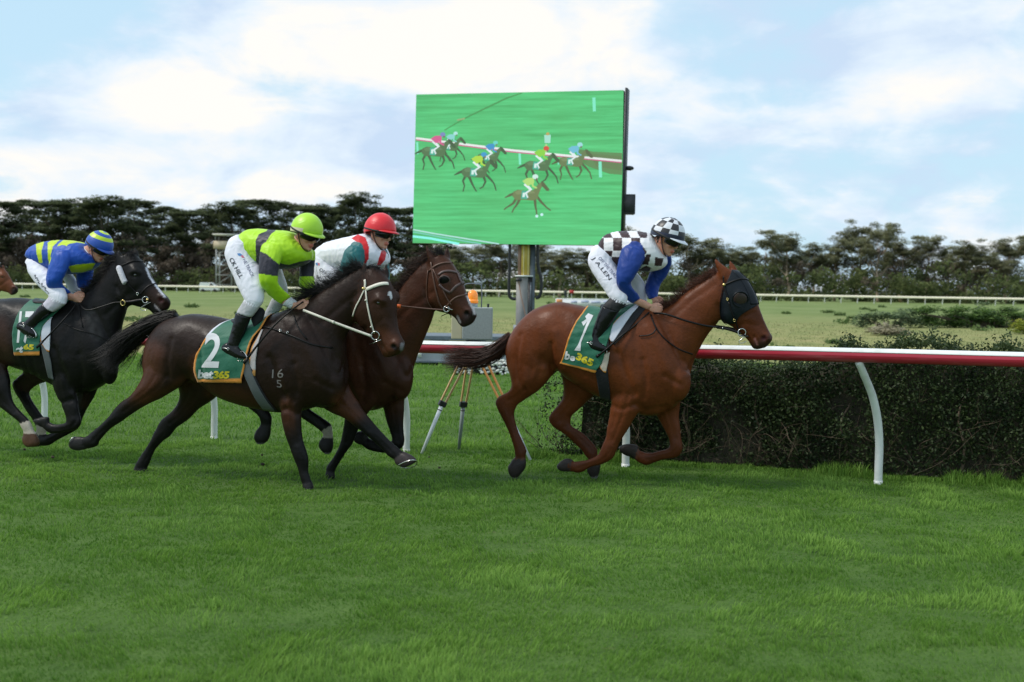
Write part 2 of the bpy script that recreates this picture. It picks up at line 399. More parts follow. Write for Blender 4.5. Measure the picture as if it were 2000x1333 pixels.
m_weed = leafmat('weed_leaf', (.09, .15, .045), (.19, .25, .09), .8, .3)
rs = np.random.RandomState(11); ch = []
for k in range(80):
    y = 33+rs.rand()**1.2*130; x = (rs.rand()*2-1)*(y*.45); s = .12+.22*rs.rand()
    ch.append(leafcloud(rs, (x, y, s*.3), (s*2.2, s*1.4, s*.5), 60, .07+.0006*y))
tag(cloudmesh('field_weeds', ch, m_weed), 'scattered dark weeds in the rough field', 'weeds', kind='stuff')

# ---- near running rail --------------------------------------------------
F0 = np.array([.9285, -.3714, 0]); N0 = np.array([-.3714, -.9285, 0])
m_white = pbr('white_pvc', (.78, .79, .76), .38, var=.06, vscale=3, dirt=((.45, .47, .40), 9, .35), bump=.05)
m_red = pbr('red_pvc', (.42, .022, .045), .33, var=.12, vscale=2.5, bump=.05, bscale=15, dirt=((.60, .30, .32), 6, .35), stretch=(.35, .35, 3))
railA = P(832, 678, 13.42); railB = P(1980, 702.5, 11.2)
# rail depth from the post line so that it stays parallel to it
foot0 = np.array([1.17, 12.93, 0])
def foot(k): return foot0 + F0*2.48*k
off = N0*.35 - F0*.17
def rail_pt(s, px=None):               # s in post units
    p = foot(s)+off; return p
# height along the rail so that it runs as in the photograph
def rail_z(p):
    # line of sight fit: two measured heights, linear between
    return zA + (zB-zA)*((p-pA)@F0)/((pB-pA)@F0)
pA = rail_pt(-1.0); pB = rail_pt(1.9)
def height_at(p, ypx_of_x):
    lo, hi = .6, 1.8
    for _ in range(40):
        m_ = (lo+hi)/2; q = proj([p[0], p[1], m_])
        if q[1] > ypx_of_x(q[0]): lo = m_
        else: hi = m_
    return lo
yx = lambda x: 677.5+(x-832)*(702.3-677.5)/(1990-832)
zA = height_at(pA, yx); zB = height_at(pB, yx)
rail = thing('running_rail', 'near running rail, fat red tube with a white top strip on curved white posts', 'rail', foot(0))
def rail_section():
    a, b = .072, .066
    th = np.linspace(0, 2*math.pi, 28, endpoint=False)
    return a, b, th
def rail_run(name, s0, s1, a0, a1, r, mat, zo=0, n=14):
    pts = []
    for s in np.linspace(s0, s1, n):
        p = rail_pt(s); p = p+np.array([0, 0, rail_z(p)+zo+.006*math.sin(s*2.5)]); pts.append(p)
    pts = np.array(pts); th = np.linspace(a0, a1, 22)
    V = (pts[:, None, :] + r[0]*np.cos(th)[None, :, None]*N0 + r[1]*np.sin(th)[None, :, None]*np.array([0, 0, 1.])).reshape(-1, 3)
    m_ = len(th); full = abs(a1-a0) > 6
    F = [[i*m_+j, i*m_+j+1, (i+1)*m_+j+1, (i+1)*m_+j] for i in range(n-1) for j in range(m_-1)]
    return V, F
for s0, s1 in ((-9, -4.006), (-4, -.306), (-.3, 3.394), (3.4, 5.5)):   # tube lengths butted at slightly open joints
    me = mesh_np('red_tube', *rail_run('t', s0, s1, 0, 2*math.pi, (.062, .064), m_red))
    put('red_tube', me, m_red, rail)
    V, F = rail_run('w', s0-.002, s1+.002, R(28), R(152), (.0665, .0685), m_white)
    ow = put('white_strip', mesh_np('white_strip', V, F), m_white, rail)
    mod = ow.modifiers.new('solid', 'SOLIDIFY'); mod.thickness = .004; mod.offset = 1
    V, F = ring(rail_pt(s0)+np.array([0, 0, rail_z(rail_pt(s0))]), F0, .064, .0045, 28, 5); obj('joint_collar', (V, F), m_white, rail)
for k in range(-8, 5):
    f = foot(k); top = rail_pt(k); zt = rail_z(top)-.05; o2 = top-f
    path = [f+np.array([0, 0, -.05]), f+np.array([0, 0, .15]), f+np.array([0, 0, .38]), f+.10*o2+np.array([0, 0, .60]), f+.33*o2+np.array([0, 0, .82]), f+.66*o2+np.array([0, 0, 1.0]), np.array([top[0], top[1], zt])]
    V, F = pipe(cr(path, 6), np.concatenate([np.full(19, .0385), np.linspace(.0385, .034, 18)]), 16)
    po = obj('post', (V, F), m_white, rail)
    V, F = pipe([f+np.array([0, 0, -.04]), f+np.array([0, 0, .03])], .043, 16); obj('foot_sleeve', (V, F), m_white, rail)

# ---- hedge ----------------------------------------------------------------
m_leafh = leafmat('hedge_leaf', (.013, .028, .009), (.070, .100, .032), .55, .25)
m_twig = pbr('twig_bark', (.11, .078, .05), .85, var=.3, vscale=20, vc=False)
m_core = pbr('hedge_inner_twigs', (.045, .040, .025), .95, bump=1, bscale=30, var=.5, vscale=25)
hA = np.array([.26, 13.65, 0]); hF = np.array([.938, -.346, 0]); hN = np.array([-.346, -.938, 0])
def hedge():
    rs = np.random.RandomState(5); Lh = 7.2
    root = thing('hedge', 'dark green clipped hedge with bare twigs showing, behind the running rail', 'hedge', hA+hF*3.4)
    def hh(s): return np.where(s < 2.9, 1.08+.03*np.sin(s*5), np.clip(1.08+(s-2.9)*.6, 1.08, 1.27)+.02*np.sin(s*7))*np.clip(.62+s*.75, 0, 1)
    n = 82000; s = rs.rand(n)*Lh
    top = rs.rand(n) < .24
    H = hh(s)*(1+.12*(vn(s*6, s*0, 4)-.5)+.05*(vn(s*19, s*0+5, 5)-.5))
    z = np.where(top, H-.06*rs.rand(n)+.13*rs.rand(n)**6, H*rs.rand(n)**.8)
    # front face bulges and hollows
    fr = .10*(fbm(s*2.2, z*2.6, 14, 3)-.5)*2+.03*rs.randn(n)
    t = np.where(top, rs.rand(n)*.85, .04+fr*.9+.10*rs.rand(n)**2)
    lowgap = (fbm(s*1.9, z*1.9, 44, 2) < .40) & (z < .62*H) & ~top
    side = rs.rand(n) < .06; s = np.where(side, .08*rs.rand(n)+.10*np.abs(fbm(z*5, s*0+t*5, 6, 2)-.3), s); t = np.where(side, rs.rand(n)*.85, t)
    endcut = s < .42*fbm(z*3.4+3, t*3+1, 63, 3)+.12*z; keep = ~(lowgap & (rs.rand(n) < .8) & ~side) & ~(endcut & (rs.rand(n) < .93)); s, z, t, H = s[keep], z[keep], t[keep], H[keep]; n = len(s)
    p = hA+hF*s[:, None]-hN*t[:, None]+np.array([0, 0, 1.])*z[:, None]
    a = rs.randn(n, 3); a /= np.linalg.norm(a, axis=1)[:, None]; b = np.cross(a, rs.randn(n, 3)); b /= np.linalg.norm(b, axis=1)[:, None]
    sz = (.011+.012*rs.rand(n))[:, None]
    q = np.stack([p-a*sz, p+b*sz*.55, p+a*sz, p-b*sz*.55], 1).reshape(-1, 3)
    me = mesh_np('leaves', q, np.arange(len(q)).reshape(-1, 4), False)
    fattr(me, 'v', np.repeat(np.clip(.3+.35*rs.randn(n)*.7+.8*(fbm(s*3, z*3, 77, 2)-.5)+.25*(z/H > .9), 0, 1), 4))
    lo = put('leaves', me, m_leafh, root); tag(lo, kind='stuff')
    # dense inner mass
    ss = np.linspace(.46, Lh, 60); V, F = [], []
    for i, q_ in enumerate(ss):
        h = float(hh(np.array(q_)))-.07
        for (tt, zz) in ((.16, 0), (.2, h*.5), (.22, h*.93), (.4, h), (.7, h), (.85, 0)):
            V.append(hA+hF*q_-hN*(tt+.03*math.sin(q_*9+zz*7))+np.array([0, 0, zz]))
    for i in range(59):
        for j in range(5): F.append([i*6+j, i*6+j+1, i*6+6+j+1, i*6+6+j])
    F += [list(range(6)), [59*6+j for j in range(6)][::-1]]
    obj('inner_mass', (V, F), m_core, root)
    # bare twigs
    parts = []
    for k in range(260):
        s0 = rs.rand()*Lh; p0 = hA+hF*s0-hN*(.10+.1*rs.rand())+np.array([0, 0, .02])
        if k % 3 == 0: p0 = p0+np.array([0, 0, .2+.5*rs.rand()])
        d = np.array([rs.randn()*.5, rs.randn()*.25, 1.0 if k % 3 else .25*rs.randn()]); d += hN*.25; d /= np.linalg.norm(d)
        Lg = .25+.5*rs.rand(); pts = [p0]
        for j in range(5): d = d+rs.randn(3)*.22; d /= np.linalg.norm(d); pts.append(pts[-1]+d*Lg/5)
        r0 = .002+.003*rs.rand(); pts = cr(pts, 2); parts.append(pipe(pts, np.linspace(r0, .0012, len(pts)), 4, False))
        for j in range(2):
            q0 = pts[rs.randint(3, 8)]; d2 = d+rs.randn(3)*.7+hN*.3; d2 /= np.linalg.norm(d2)
            parts.append(pipe([q0, q0+d2*.1, q0+d2*.18+rs.randn(3)*.02], [.002, .0015, .0008], 3, False))
    V, F = join(parts); to = obj('twigs', (V, F), m_twig, root); tag(to, kind='stuff')
    for s0, z1 in ((1.62, .75), (2.35, .9), (3.2, .7), (4.3, .9)):      # main stems seen through the gaps
        p0 = hA+hF*s0-hN*.12; pts = cr([p0, p0+np.array([.03, -.02, z1*.35]), p0+np.array([-.04, -.03, z1*.7]), p0+np.array([.06, 0, z1])], 4)
        obj('stem', pipe(pts, np.linspace(.018, .008, len(pts)), 7), m_twig, root)
hedge()
# long grass at the hedge foot
rs = np.random.RandomState(31); n = 9000; s = rs.rand(n)*6.8-.3; t = .02+.16*rs.randn(n); cl = fbm(s*2.5, s*0+3, 61, 3)
x0 = hA+hF*s[:, None]+hN*(t[:, None]*.5); h = (.035+.09*rs.rand(n)*np.clip((cl-.4)*5, .1, 1.4)); la = rs.rand(n)*6.28; le = h*(.2+.6*rs.rand(n))
Wv = np.stack([np.cos(la+1.5)*.004, np.sin(la+1.5)*.004, 0*la], -1); Lv = np.stack([np.cos(la)*le, np.sin(la)*le, 0*la], -1); Hv = np.stack([0*h, 0*h, h], -1)
V = np.stack([x0-Wv, x0+Wv, x0+Wv*.7+Lv*.35+Hv*.65, x0-Wv*.7+Lv*.35+Hv*.65, x0+Lv+Hv], 1).reshape(-1, 3); k = np.arange(n)[:, None]*5
F = np.concatenate([k+np.array([[0, 1, 2]]), k+np.array([[0, 2, 3]]), k+np.array([[3, 2, 4]])], 0)
me = mesh_np('long_grass', V, F, False); fattr(me, 'v', np.repeat(rs.rand(n)*.8, 5)); tag(put('long_grass', me, m_grass), 'long uncut grass along the foot of the hedge', 'grass', kind='stuff')

# ---- far rail ---------------------------------------------------------------
m_cream = pbr('cream_rail_paint', (.80, .74, .56), .5, var=.06, vscale=1); m_postw = pbr('white_post_paint', (.74, .75, .70), .6)
def wx(px, d): return (px-1000)/FPX*d
fr0 = np.array([wx(-160, 262), 262, 0]); fr1 = np.array([wx(2160, 190), 190, 0])
far = thing('far_rail', 'long cream running rail on white posts at the far side of the course', 'rail', (fr0+fr1)/2)
def frp(t): return fr0+(fr1-fr0)*t+np.array([0, 4*math.sin(t*3.1), 0])
pts = np.array([frp(t)+np.array([0, 0, 1.12]) for t in np.linspace(0, 1, 40)])
T, A, B = frames(pts); Vv = []
for p in pts:
    for dy, dz in ((-.10, -.16), (-.14, .02), (0, .19), (.12, .05), (.09, -.16)): Vv.append(p+np.array([0, dy, dz]))
F = [[i*5+j, i*5+(j+1) % 5, i*5+5+(j+1) % 5, i*5+5+j] for i in range(39) for j in range(5)]
obj('top_rail', (Vv, F), m_cream, far)
Ltot = np.linalg.norm(fr1-fr0); npost = int(Ltot/2.5); me0 = None
for i in range(npost+1):
    p = frp(i/npost)
    if me0 is None:
        V, F = pipe(cr([(0, 0, 0), (0, 0, .55), (.04, -.05, .85), (.14, -.1, 1.08)], 3), .055, 6); me0 = mesh_np('post', V, F); me0.materials.append(m_postw)
    q = bpy.data.objects.new('post', me0); link(q); q.parent = far; q.location = Vector(p)-far.location

# ---- trees --------------------------------------------------------------------
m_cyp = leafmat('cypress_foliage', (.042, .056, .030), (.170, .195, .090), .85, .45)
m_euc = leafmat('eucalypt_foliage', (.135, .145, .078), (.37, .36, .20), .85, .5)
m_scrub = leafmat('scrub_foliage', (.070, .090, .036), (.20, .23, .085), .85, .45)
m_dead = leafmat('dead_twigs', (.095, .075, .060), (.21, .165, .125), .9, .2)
m_barkd = pbr('dark_bark', (.10, .075, .055), .9, var=.3, vscale=1); m_barkp = pbr('pale_bark', (.48, .36, .27), .85, var=.35, vscale=.6)
def trunk_parts(rs, h, r, forks, lean=.5, spread=1.0, start=.35):
    parts = []; p = np.zeros(3); pts = [p]
    for i in range(5): pts.append(pts[-1]+np.array([rs.randn()*lean*.25, rs.randn()*.1, h/5]))
    pts = cr(pts, 3); parts.append(pipe(pts, np.linspace(r, r*.3, len(pts)), 7)); tips = [pts[-1]]
    for k in range(forks):
        b = pts[int(len(pts)*(start+.5*rs.rand()))]; a = rs.rand()*6.28; L = h*(.22+.22*rs.rand())*spread
        e = b+np.array([math.cos(a)*L*.8, math.sin(a)*L*.5, L*(.5+.4*rs.rand())]); m_ = (b+e)/2+np.array([rs.randn()*.3, 0, -.25*L*.3])
        q = cr([b, m_, e], 4); parts.append(pipe(q, np.linspace(r*.38, r*.10, len(q)), 5)); tips.append(e)
    return parts, tips
def make_tree(kind, seed, H=20., Wd=14.):
    rs = np.random.RandomState(seed)
    if kind == 'cypress':
        tp, tips = trunk_parts(rs, H*.8, .55, 12, 1.2, 1.0, .3); ch, dd = [], []
        for k in range(54):
            zz = H*(.34+.62*rs.rand()**.8); wr = Wd/2*(1-.35*max(0, (zz/H-.7)/.3)); a = rs.rand()*6.28; rr = wr*rs.rand()**.6
            ch.append(leafcloud(rs, (math.cos(a)*rr, math.sin(a)*rr*.6, zz), (1.5+1.7*rs.rand(), 1.3, .45+.55*rs.rand()), 190, .36, .6))
        for k in range(11):
            a = rs.rand()*6.28; rr = Wd/2*.85*rs.rand()**.5
            ch.append(leafcloud(rs, (math.cos(a)*rr, math.sin(a)*rr*.5, H*(.90+.08*rs.rand())), (1.9+1.2*rs.rand(), 1.4, .5), 220, .30, .7))
        for k in range(30):
            a = rs.rand()*6.28; rr = Wd/2*rs.rand()**.5; dd.append(leafcloud(rs, (math.cos(a)*rr, math.sin(a)*rr*.6, H*(.05+.5*rs.rand())), (1.9, 1.4, 1.5), 120, .36))
        return (m_barkd, tp, [('crown', m_cyp, ch), ('dead_branches', m_dead, dd)])
    tp, tips = trunk_parts(rs, H*.72, .42, 12, 1.4, 1.05, .40); ch, dd = [], []
    for t in tips:
        for k in range(6):
            c = t+np.array([rs.randn()*1.2, rs.randn()*.9, rs.rand()*H*.14]); c[2] = min(c[2], H*.97)
            ch.append(leafcloud(rs, c, (1.1+.9*rs.rand(), 1.1, .6+.4*rs.rand()), 130, .27, .25))
    for k in range(8):
        c = (rs.randn()*Wd*.22, rs.randn()*1., H*(.70+.26*rs.rand())); ch.append(leafcloud(rs, c, (1.4+.9*rs.rand(), 1.1, .8), 170, .27, .25))
    for k in range(14):
        a = rs.rand()*6.28; rr = Wd/2*.8*rs.rand(); dd.append(leafcloud(rs, (math.cos(a)*rr, math.sin(a)*rr*.6, H*(.2+.45*rs.rand())), (1.5, 1.1, 1.2), 90, .27))
    return (m_barkp, tp, [('crown', m_euc, ch), ('hanging_bark_and_twigs', m_dead, dd)])
protos = {}
def tree_proto(kind, seed):
    bark, tp, cl = make_tree(kind, seed); out = []
    V, F = join(tp); me = mesh_np('trunk', V, F); me.materials.append(bark); out.append(('trunk', me))
    for nm, mt, ch in cl:
        V = np.concatenate([c[0] for c in ch]); v = np.concatenate([c[1] for c in ch]); me = mesh_np(nm, V, np.arange(len(V)).reshape(-1, 4), False); fattr(me, 'v', v); me.materials.append(mt); out.append((nm, me))
    return out
PR = {k: [tree_proto(k, 100+7*i+(50 if k == 'cypress' else 0)) for i in range(5)] for k in ('cypress', 'eucalypt')}
def tree(kind, i, px, topy, d, w, label, group, flip=1):
    hor = 562+.014*(px-1000); s = FPX/d; H = (hor-topy)/s+1.8
    r = thing(kind+'_tree', label, 'tree', (wx(px, d), d, 0), group)
    for nm, me in PR[kind][i % 5]:
        q = bpy.data.objects.new(nm, me); link(q); q.parent = r
        if nm != 'trunk': q['kind'] = 'stuff'
    r.scale = (flip*w/14., 1, H/20.); r.rotation_euler.z = 0
CY = [(-70, 396, 13, 'dark cypress at the far left end of the windbreak, cut by the photo edge'), (5, 394, 12, 'flat-topped dark cypress above the nose of the horse at the left edge'), (62, 389, 13, 'tall flat-topped cypress with gaps of sky, second from the left edge'),
      (118, 388, 12, 'dark cypress rising behind the back of the jockey in blue and yellow stripes'), (165, 401, 10, 'narrow lower cypress just left of the blue and yellow striped cap'), (208, 384, 14, 'broad cypress standing straight above the blue and yellow striped cap'),
      (262, 391, 12, 'cypress directly behind the head of the black horse on the left'), (312, 402, 12, 'thin brownish cypress with bare lower branches right of the black horse'), (362, 408, 11, 'low dark cypress between the black horse and the observation tower'),
      (405, 405, 10, 'cypress just left of the observation tower'), (452, 396, 11, 'cypress rising directly behind the observation tower'), (500, 390, 13, 'wide cypress with layered pads above the back of the lime green jockey'),
      (560, 394, 12, 'cypress behind the lime green cap'), (612, 398, 11, 'cypress in the gap between the lime green and the red cap'), (655, 402, 10, 'low cypress immediately left of the round-topped tree'),
      (698, 377, 9, 'tallest round-topped cypress above the white and red jockey'), (748, 405, 12, 'dark cypress behind the red cap'), (795, 404, 11, 'last cypress of the windbreak, touching the left edge of the big screen'), (838, 440, 9, 'small cypress hidden behind the lower left corner of the big screen')]
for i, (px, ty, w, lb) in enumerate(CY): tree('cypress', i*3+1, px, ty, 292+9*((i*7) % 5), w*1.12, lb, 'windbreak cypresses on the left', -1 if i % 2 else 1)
EU = [(880, 478, 12, 'eucalypt seen just under the bottom left corner of the big screen'), (925, 474, 11, 'eucalypt left of the screen mast under the screen'), (975, 470, 12, 'eucalypt immediately left of the screen mast'), (1045, 478, 11, 'eucalypt directly behind the screen mast'), (1092, 486, 11, 'low eucalypt between the mast and the blue sleeved jockey'),
      (1150, 482, 11, 'eucalypt behind the hips of the jockey in black and white checks'), (1224, 435, 8, 'single taller eucalypt peeping out at the right edge of the big screen'), (1275, 476, 10, 'eucalypt behind the black and white checked cap'), (1345, 460, 12, 'eucalypt with two pale forked trunks just right of the checked cap'), (1392, 462, 11, 'eucalypt above the ears of the chestnut horse'),
      (1440, 482, 10, 'lower eucalypt right of the ears of the chestnut horse'), (1492, 458, 10, 'dark rounded eucalypt above the blinkered head of the chestnut horse'), (1535, 450, 11, 'broad eucalypt left of the dip in the treeline'), (1588, 476, 9, 'small eucalypt in the dip of the right treeline'), (1628, 462, 9, 'eucalypt with a bare pale trunk at the left of the tallest group'),
      (1672, 429, 12, 'tallest eucalypt of the right treeline with a domed crown'), (1712, 436, 9, 'eucalypt with a reddish leaning trunk beside the tallest one'), (1758, 460, 11, 'dark eucalypt right of the tallest group'), (1806, 462, 10, 'rounded eucalypt halfway between the tallest group and the right edge'), (1848, 484, 9, 'low eucalypt with sky showing beneath its crown'),
      (1885, 466, 9, 'small dome-topped eucalypt near the right edge'), (1925, 488, 9, 'low eucalypt in the notch near the right edge'), (1965, 460, 11, 'airy eucalypt close to the right edge'), (2015, 462, 11, 'eucalypt cut by the right edge of the photo'), (2080, 470, 12, 'eucalypt beyond the right edge of the photo')]
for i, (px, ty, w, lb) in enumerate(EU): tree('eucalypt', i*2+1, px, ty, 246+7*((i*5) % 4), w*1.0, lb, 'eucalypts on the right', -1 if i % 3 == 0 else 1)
# scrub below the trees and the wood behind, each one unbroken mass
rs = np.random.RandomState(77); ch = []
for k in range(420):
    px = -150+2350*rs.rand(); left = px < 830; d = (282 if left else 236)+rs.rand()*30; s = FPX/d
    hmax = (6.5 if left else 7.5+2.5*rs.rand())*(.5+.7*fbm(np.array(px*.012), np.array(.3), 3, 2)); hz = hmax*rs.rand()
    ch.append(leafcloud(rs, (wx(px, d), d, hz*.75), (1.8+1.8*rs.rand(), 1.5, 1.0+1.3*rs.rand()), 120, .32))
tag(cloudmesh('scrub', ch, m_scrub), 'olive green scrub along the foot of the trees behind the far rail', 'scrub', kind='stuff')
ch = []
for k in range(900):
    px = -200+2450*rs.rand(); left = px < 850; d = (345 if left else 300)+rs.rand()*40
    top = np.interp(px, [-200, 0, 200, 400, 700, 800, 900, 1200, 1500, 1680, 1800, 2100], [18, 20, 20, 17.5, 17, 17, 8.5, 7, 8.6, 10, 8, 8.4])
    ch.append(leafcloud(rs, (wx(px, d), d, top*rs.rand()**1.15), (2.4+2.2*rs.rand(), 2, 1.1+1.0*rs.rand()), 105, .5, .3))
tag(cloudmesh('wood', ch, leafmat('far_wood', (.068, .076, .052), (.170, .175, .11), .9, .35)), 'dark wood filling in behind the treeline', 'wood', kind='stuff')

# ---- right: low shrubs in the field
def shrub(label, px0, px1, yb, h, col, n=26, seed=1, name='spreading_shrub', size=.10):
    rs = np.random.RandomState(seed); g0, g1 = G(px0, yb), G(px1, yb); c = (g0+g1)/2
    r = thing(name, label, 'shrub', c); ch, st = [], []
    for k in range(n):
        t = rs.rand(); hh = h*(.35+.65*fbm(np.array(t*5.+seed), np.array(.5), seed, 2)*1.3)
        q = g0+(g1-g0)*t+np.array([0, rs.rand()*1.2, 0]); ch.append(leafcloud(rs, q+np.array([0, 0, hh*rs.rand()*.8+.1]), (.5+.4*rs.rand(), .5, .16+.12*rs.rand()), 150, size, .3))
        st.append(pipe([c+(q-c)*.3, c+(q-c)*.7+np.array([0, 0, hh*.4]), q+np.array([0, 0, hh*.6])], [.04, .025, .01], 4))
    cloudmesh('foliage', ch, col, r); V, F = join(st); obj('branches', (V, F), m_barkd, r)
m_jun = leafmat('juniper_leaf', (.03, .065, .018), (.16, .26, .055), .7, .3); m_gry = leafmat('tussock_leaf', (.06, .10, .05), (.20, .26, .13), .8, .3)
m_yel = leafmat('yellow_leaf', (.14, .20, .03), (.42, .42, .06), .7, .3); m_tan = leafmat('tan_leaf', (.22, .20, .12), (.42, .37, .26), .8, .3)
shrub('low spreading dark green shrub in the rough field at the right edge', 1800, 2075, 640, 1.30, m_jun, 80, 3)
shrub('grey-green bushy tussock left of the dark spreading shrub', 1690, 1785, 640, 1.15, m_gry, 14, 5)
shrub('yellow-green shrub at the right edge of the photo', 1985, 2060, 652, .8, m_yel, 10, 8)
shrub('upright grey-green weed bush above the dark spreading shrub', 1915, 1990, 622, 1.3, m_gry, 8, 12)
shrub('pale dry bush in front of the spreading shrub', 1715, 1760, 655, .5, m_tan, 6, 15)

# ---- observation tower, van, far figure, marker, banner
m_beige = pbr('beige_board', (.52, .43, .30), .7, var=.1); m_gal = pbr('weathered_steel', (.30, .31, .30), .6, metal=.3, var=.2); m_lroof = pbr('pale_roof', (.62, .60, .52), .5)
m_dark = pbr('dark_opening', (.02, .02, .02), .8); m_glass = pbr('dark_glass', (.02, .025, .03), .1, spec=.8)
d = 276; tx0, tx1 = wx(420, d), wx(459, d); r = thing('observation_tower', 'tall open steward\'s observation tower with a beige cabin in front of the left trees', 'tower', ((tx0+tx1)/2, d, 0))
zc = lambda y, px=440: (562+.014*(px-1000)-y)/(FPX/d)+1.8
for xx in (tx0+.5, tx1-.5):
    for yy in (d-1.6, d+1.6): obj('leg', box((xx, yy, zc(487)/2), (.28, .28, zc(487))), m_gal, r, False)
for k in range(4):
    z = 1.5+k*2.1
    obj('cross_bar', box(((tx0+tx1)/2, d-1.75, z), (tx1-tx0-.7, .1, .16)), m_gal, r, False)
    a, b = np.array([tx0+.5, d-1.7, z]), np.array([tx1-.5, d-1.7, z+2.1])
    obj('brace', pipe([a, b], .08, 5), m_gal, r, False)
obj('cabin', box(((tx0+tx1)/2-.2, d, (zc(487)+zc(472))/2), (tx1-tx0-.2, 3.6, zc(472)-zc(487))), m_beige, r, False)
for xx in (tx0+.3, tx1-.5):
    for yy in (d-1.6, d+1.6): obj('roof_post', box((xx, yy, (zc(472)+zc(462))/2), (.18, .18, zc(462)-zc(472))), m_gal, r, False)
obj('roof', box(((tx0+tx1)/2, d, zc(459.5)), (tx1-tx0+.5, 4.4, .32)), m_lroof, r, False)
obj('window_opening', box(((tx0+tx1)/2+1.2, d-1.82, zc(479)), (.9, .05, .8)), m_dark, r, False)
# van
d = 268; x0 = wx(408.5, d); r = thing('parked_van', 'small white van parked behind the far rail left of the observation tower', 'van', (x0, d, 0)); m_van = pbr('white_paint', (.82, .83, .80), .3, coat=.3); m_tyre = pbr('tyre_rubber', (.03, .03, .03), .8)
prof = [(-1.95, .35), (-1.95, 1.75), (-1.8, 1.95), (.6, 1.95), (1.25, 1.35), (1.9, 1.15), (2.0, .8), (2.0, .35)]
V = [(x0+a, d-.85, z) for a, z in prof]+[(x0+a, d+.85, z) for a, z in prof]; nP = len(prof); F = [list(range(nP))[::-1], [nP+i for i in range(nP)]]+[[i, (i+1) % nP, nP+(i+1) % nP, nP+i] for i in range(nP)]
me = bevel_mesh(V, F, .05, 2); put('body', me, m_van, r)
obj('side_window', ([(x0+.15, d-.87, 1.3), (x0+1.05, d-.87, 1.3), (x0+.62, d-.87, 1.78), (x0+.15, d-.87, 1.8), (x0+.15, d-.84, 1.3), (x0+1.05, d-.84, 1.3), (x0+.62, d-.84, 1.78), (x0+.15, d-.84, 1.8)], [[0, 1, 2, 3], [4, 7, 6, 5], [0, 4, 5, 1], [1, 5, 6, 2], [2, 6, 7, 3], [3, 7, 4, 0]]), m_glass, r, False)
for wx_ in (-1.25, 1.25): obj('wheel', pipe([(x0+wx_, d-.9, .33), (x0+wx_, d-.68, .33)], .33, 18), m_tyre, r)
for wx_ in (-1.25, 1.25): obj('wheel', pipe([(x0+wx_, d+.9, .33), (x0+wx_, d+.68, .33)], .33, 18), m_tyre, r)
obj('headlight', sphere((x0+1.97, d-.6, .85), (.06, .16, .1)), m_glass, r)
# distant figure at the far rail
d = 205; x0 = wx(1103, d); m_cl = pbr('dark_clothes', (.03, .04, .05), .8); m_skinf = pbr('far_skin', (.4, .24, .17), .6)
def farman():
    st = []
    def tb(p, r): st.append(pipe(cr([(x0+a, d, z) for a, z in p], 3), cr([[q] for q in r], 3)[:, 0], 8))
    tb([(-.1, 0), (-.1, .45), (-.08, .85)], [.06, .075, .095]); tb([(.1, 0), (.1, .45), (.08, .85)], [.06, .075, .095])
    tb([(0, .8), (0, 1.1), (0, 1.35), (0, 1.45)], [.16, .17, .2, .1]); tb([(-.2, 1.4), (-.27, 1.1), (-.22, .85)], [.06, .05, .04]); tb([(.2, 1.4), (.3, 1.15), (.4, 1.1)], [.06, .05, .04])
    V, F = join(st); return V, F
r = thing('person', 'tiny distant figure in dark clothes standing at the far rail right of the screen mast', 'person', (x0, d, 0))
obj('body', farman(), m_cl, r); obj('head', sphere((x0, d, 1.6), (.1, .11, .13)), m_skinf, r)
d = 204; m_rd = pbr('red_marker', (.5, .04, .04), .6); r = thing('marker_board', 'small red marker board on the far rail beside the distant figure', 'marker', (wx(1115, d), d, 0))
obj('panel', box((wx(1115, d), d, 1.25), (.75, .08, .5)), m_rd, r, False); obj('stake', box((wx(1115, d), d+.06, .5), (.08, .06, 1.0)), m_postw, r, False)
d = 118; xa, xb = wx(1084, d), wx(1250, d); r = thing('banner_barrier', 'long low white advertising barrier in the field, showing above the rump of the chestnut horse', 'barrier', ((xa+xb)/2, d, 0))
m_ban = pbr('white_banner', (.75, .76, .80), .6, var=.03); m_or = pbr('orange_print', (.75, .30, .12), .6); m_bl = pbr('faded_blue_print', (.48, .52, .70), .6)
obj('panel', box(((xa+xb)/2, d, .48), (xb-xa, .06, .62)), m_ban, r, False); obj('top_tube', pipe([(xa, d, .81), (xb, d, .81)], .05, 8), m_ban, r)
obj('end_print', box((xa+.35, d-.035, .62), (.55, .012, .34)), m_or, r, False)
for k in range(6): obj('printed_patch', box((xa+1.7+k*1.0, d-.035, .55+.05*(k % 2)), (.55+.15*(k % 3), .012, .22)), m_bl, r, False)
for k in range(4): obj('foot', box((xa+.4+k*(xb-xa-.8)/3, d, .1), (.08, .5, .2)), m_gal, r, False)
# ================================================================ SCREEN
m_house = pbr('black_housing', (.025, .028, .032), .5, var=.2); m_blk = pbr('black_plastic', (.02, .02, .022), .45)
m_yelm = pbr('yellow_mast_paint', (.62, .45, .08), .5, var=.15); m_gry2 = pbr('grey_mast_steel', (.27, .26, .25), .6, var=.15, vscale=5, bump=.1); m_gry3 = pbr('blue_grey_steel', (.16, .19, .22), .5, metal=.2)
m_tan2 = pbr('tan_hose', (.36, .22, .16), .7)
dL, dR = 30.75, 29.55
TL, TR, BR, BL = P(813, 185, dL), P(1218, 176.5, dR), P(1213.5, 480, dR), P(806, 475, dL)
ex = (TR-TL); ex /= np.linalg.norm(ex); ey = (TL-BL); ey /= np.linalg.norm(ey); en = np.cross(ex, ey); en /= np.linalg.norm(en)
if en[1] > 0: en = -en
scr = thing('led_screen', 'large LED screen on a mast showing the race on bright green turf', 'screen', (P(1025, 700, 30.3)[0], 30.3, 0))
def on_screen(px, py, lift=0.0):
    r = ray(px, py); t = ((TL-CO)@en)/(r@en); return CO+r*t+en*lift
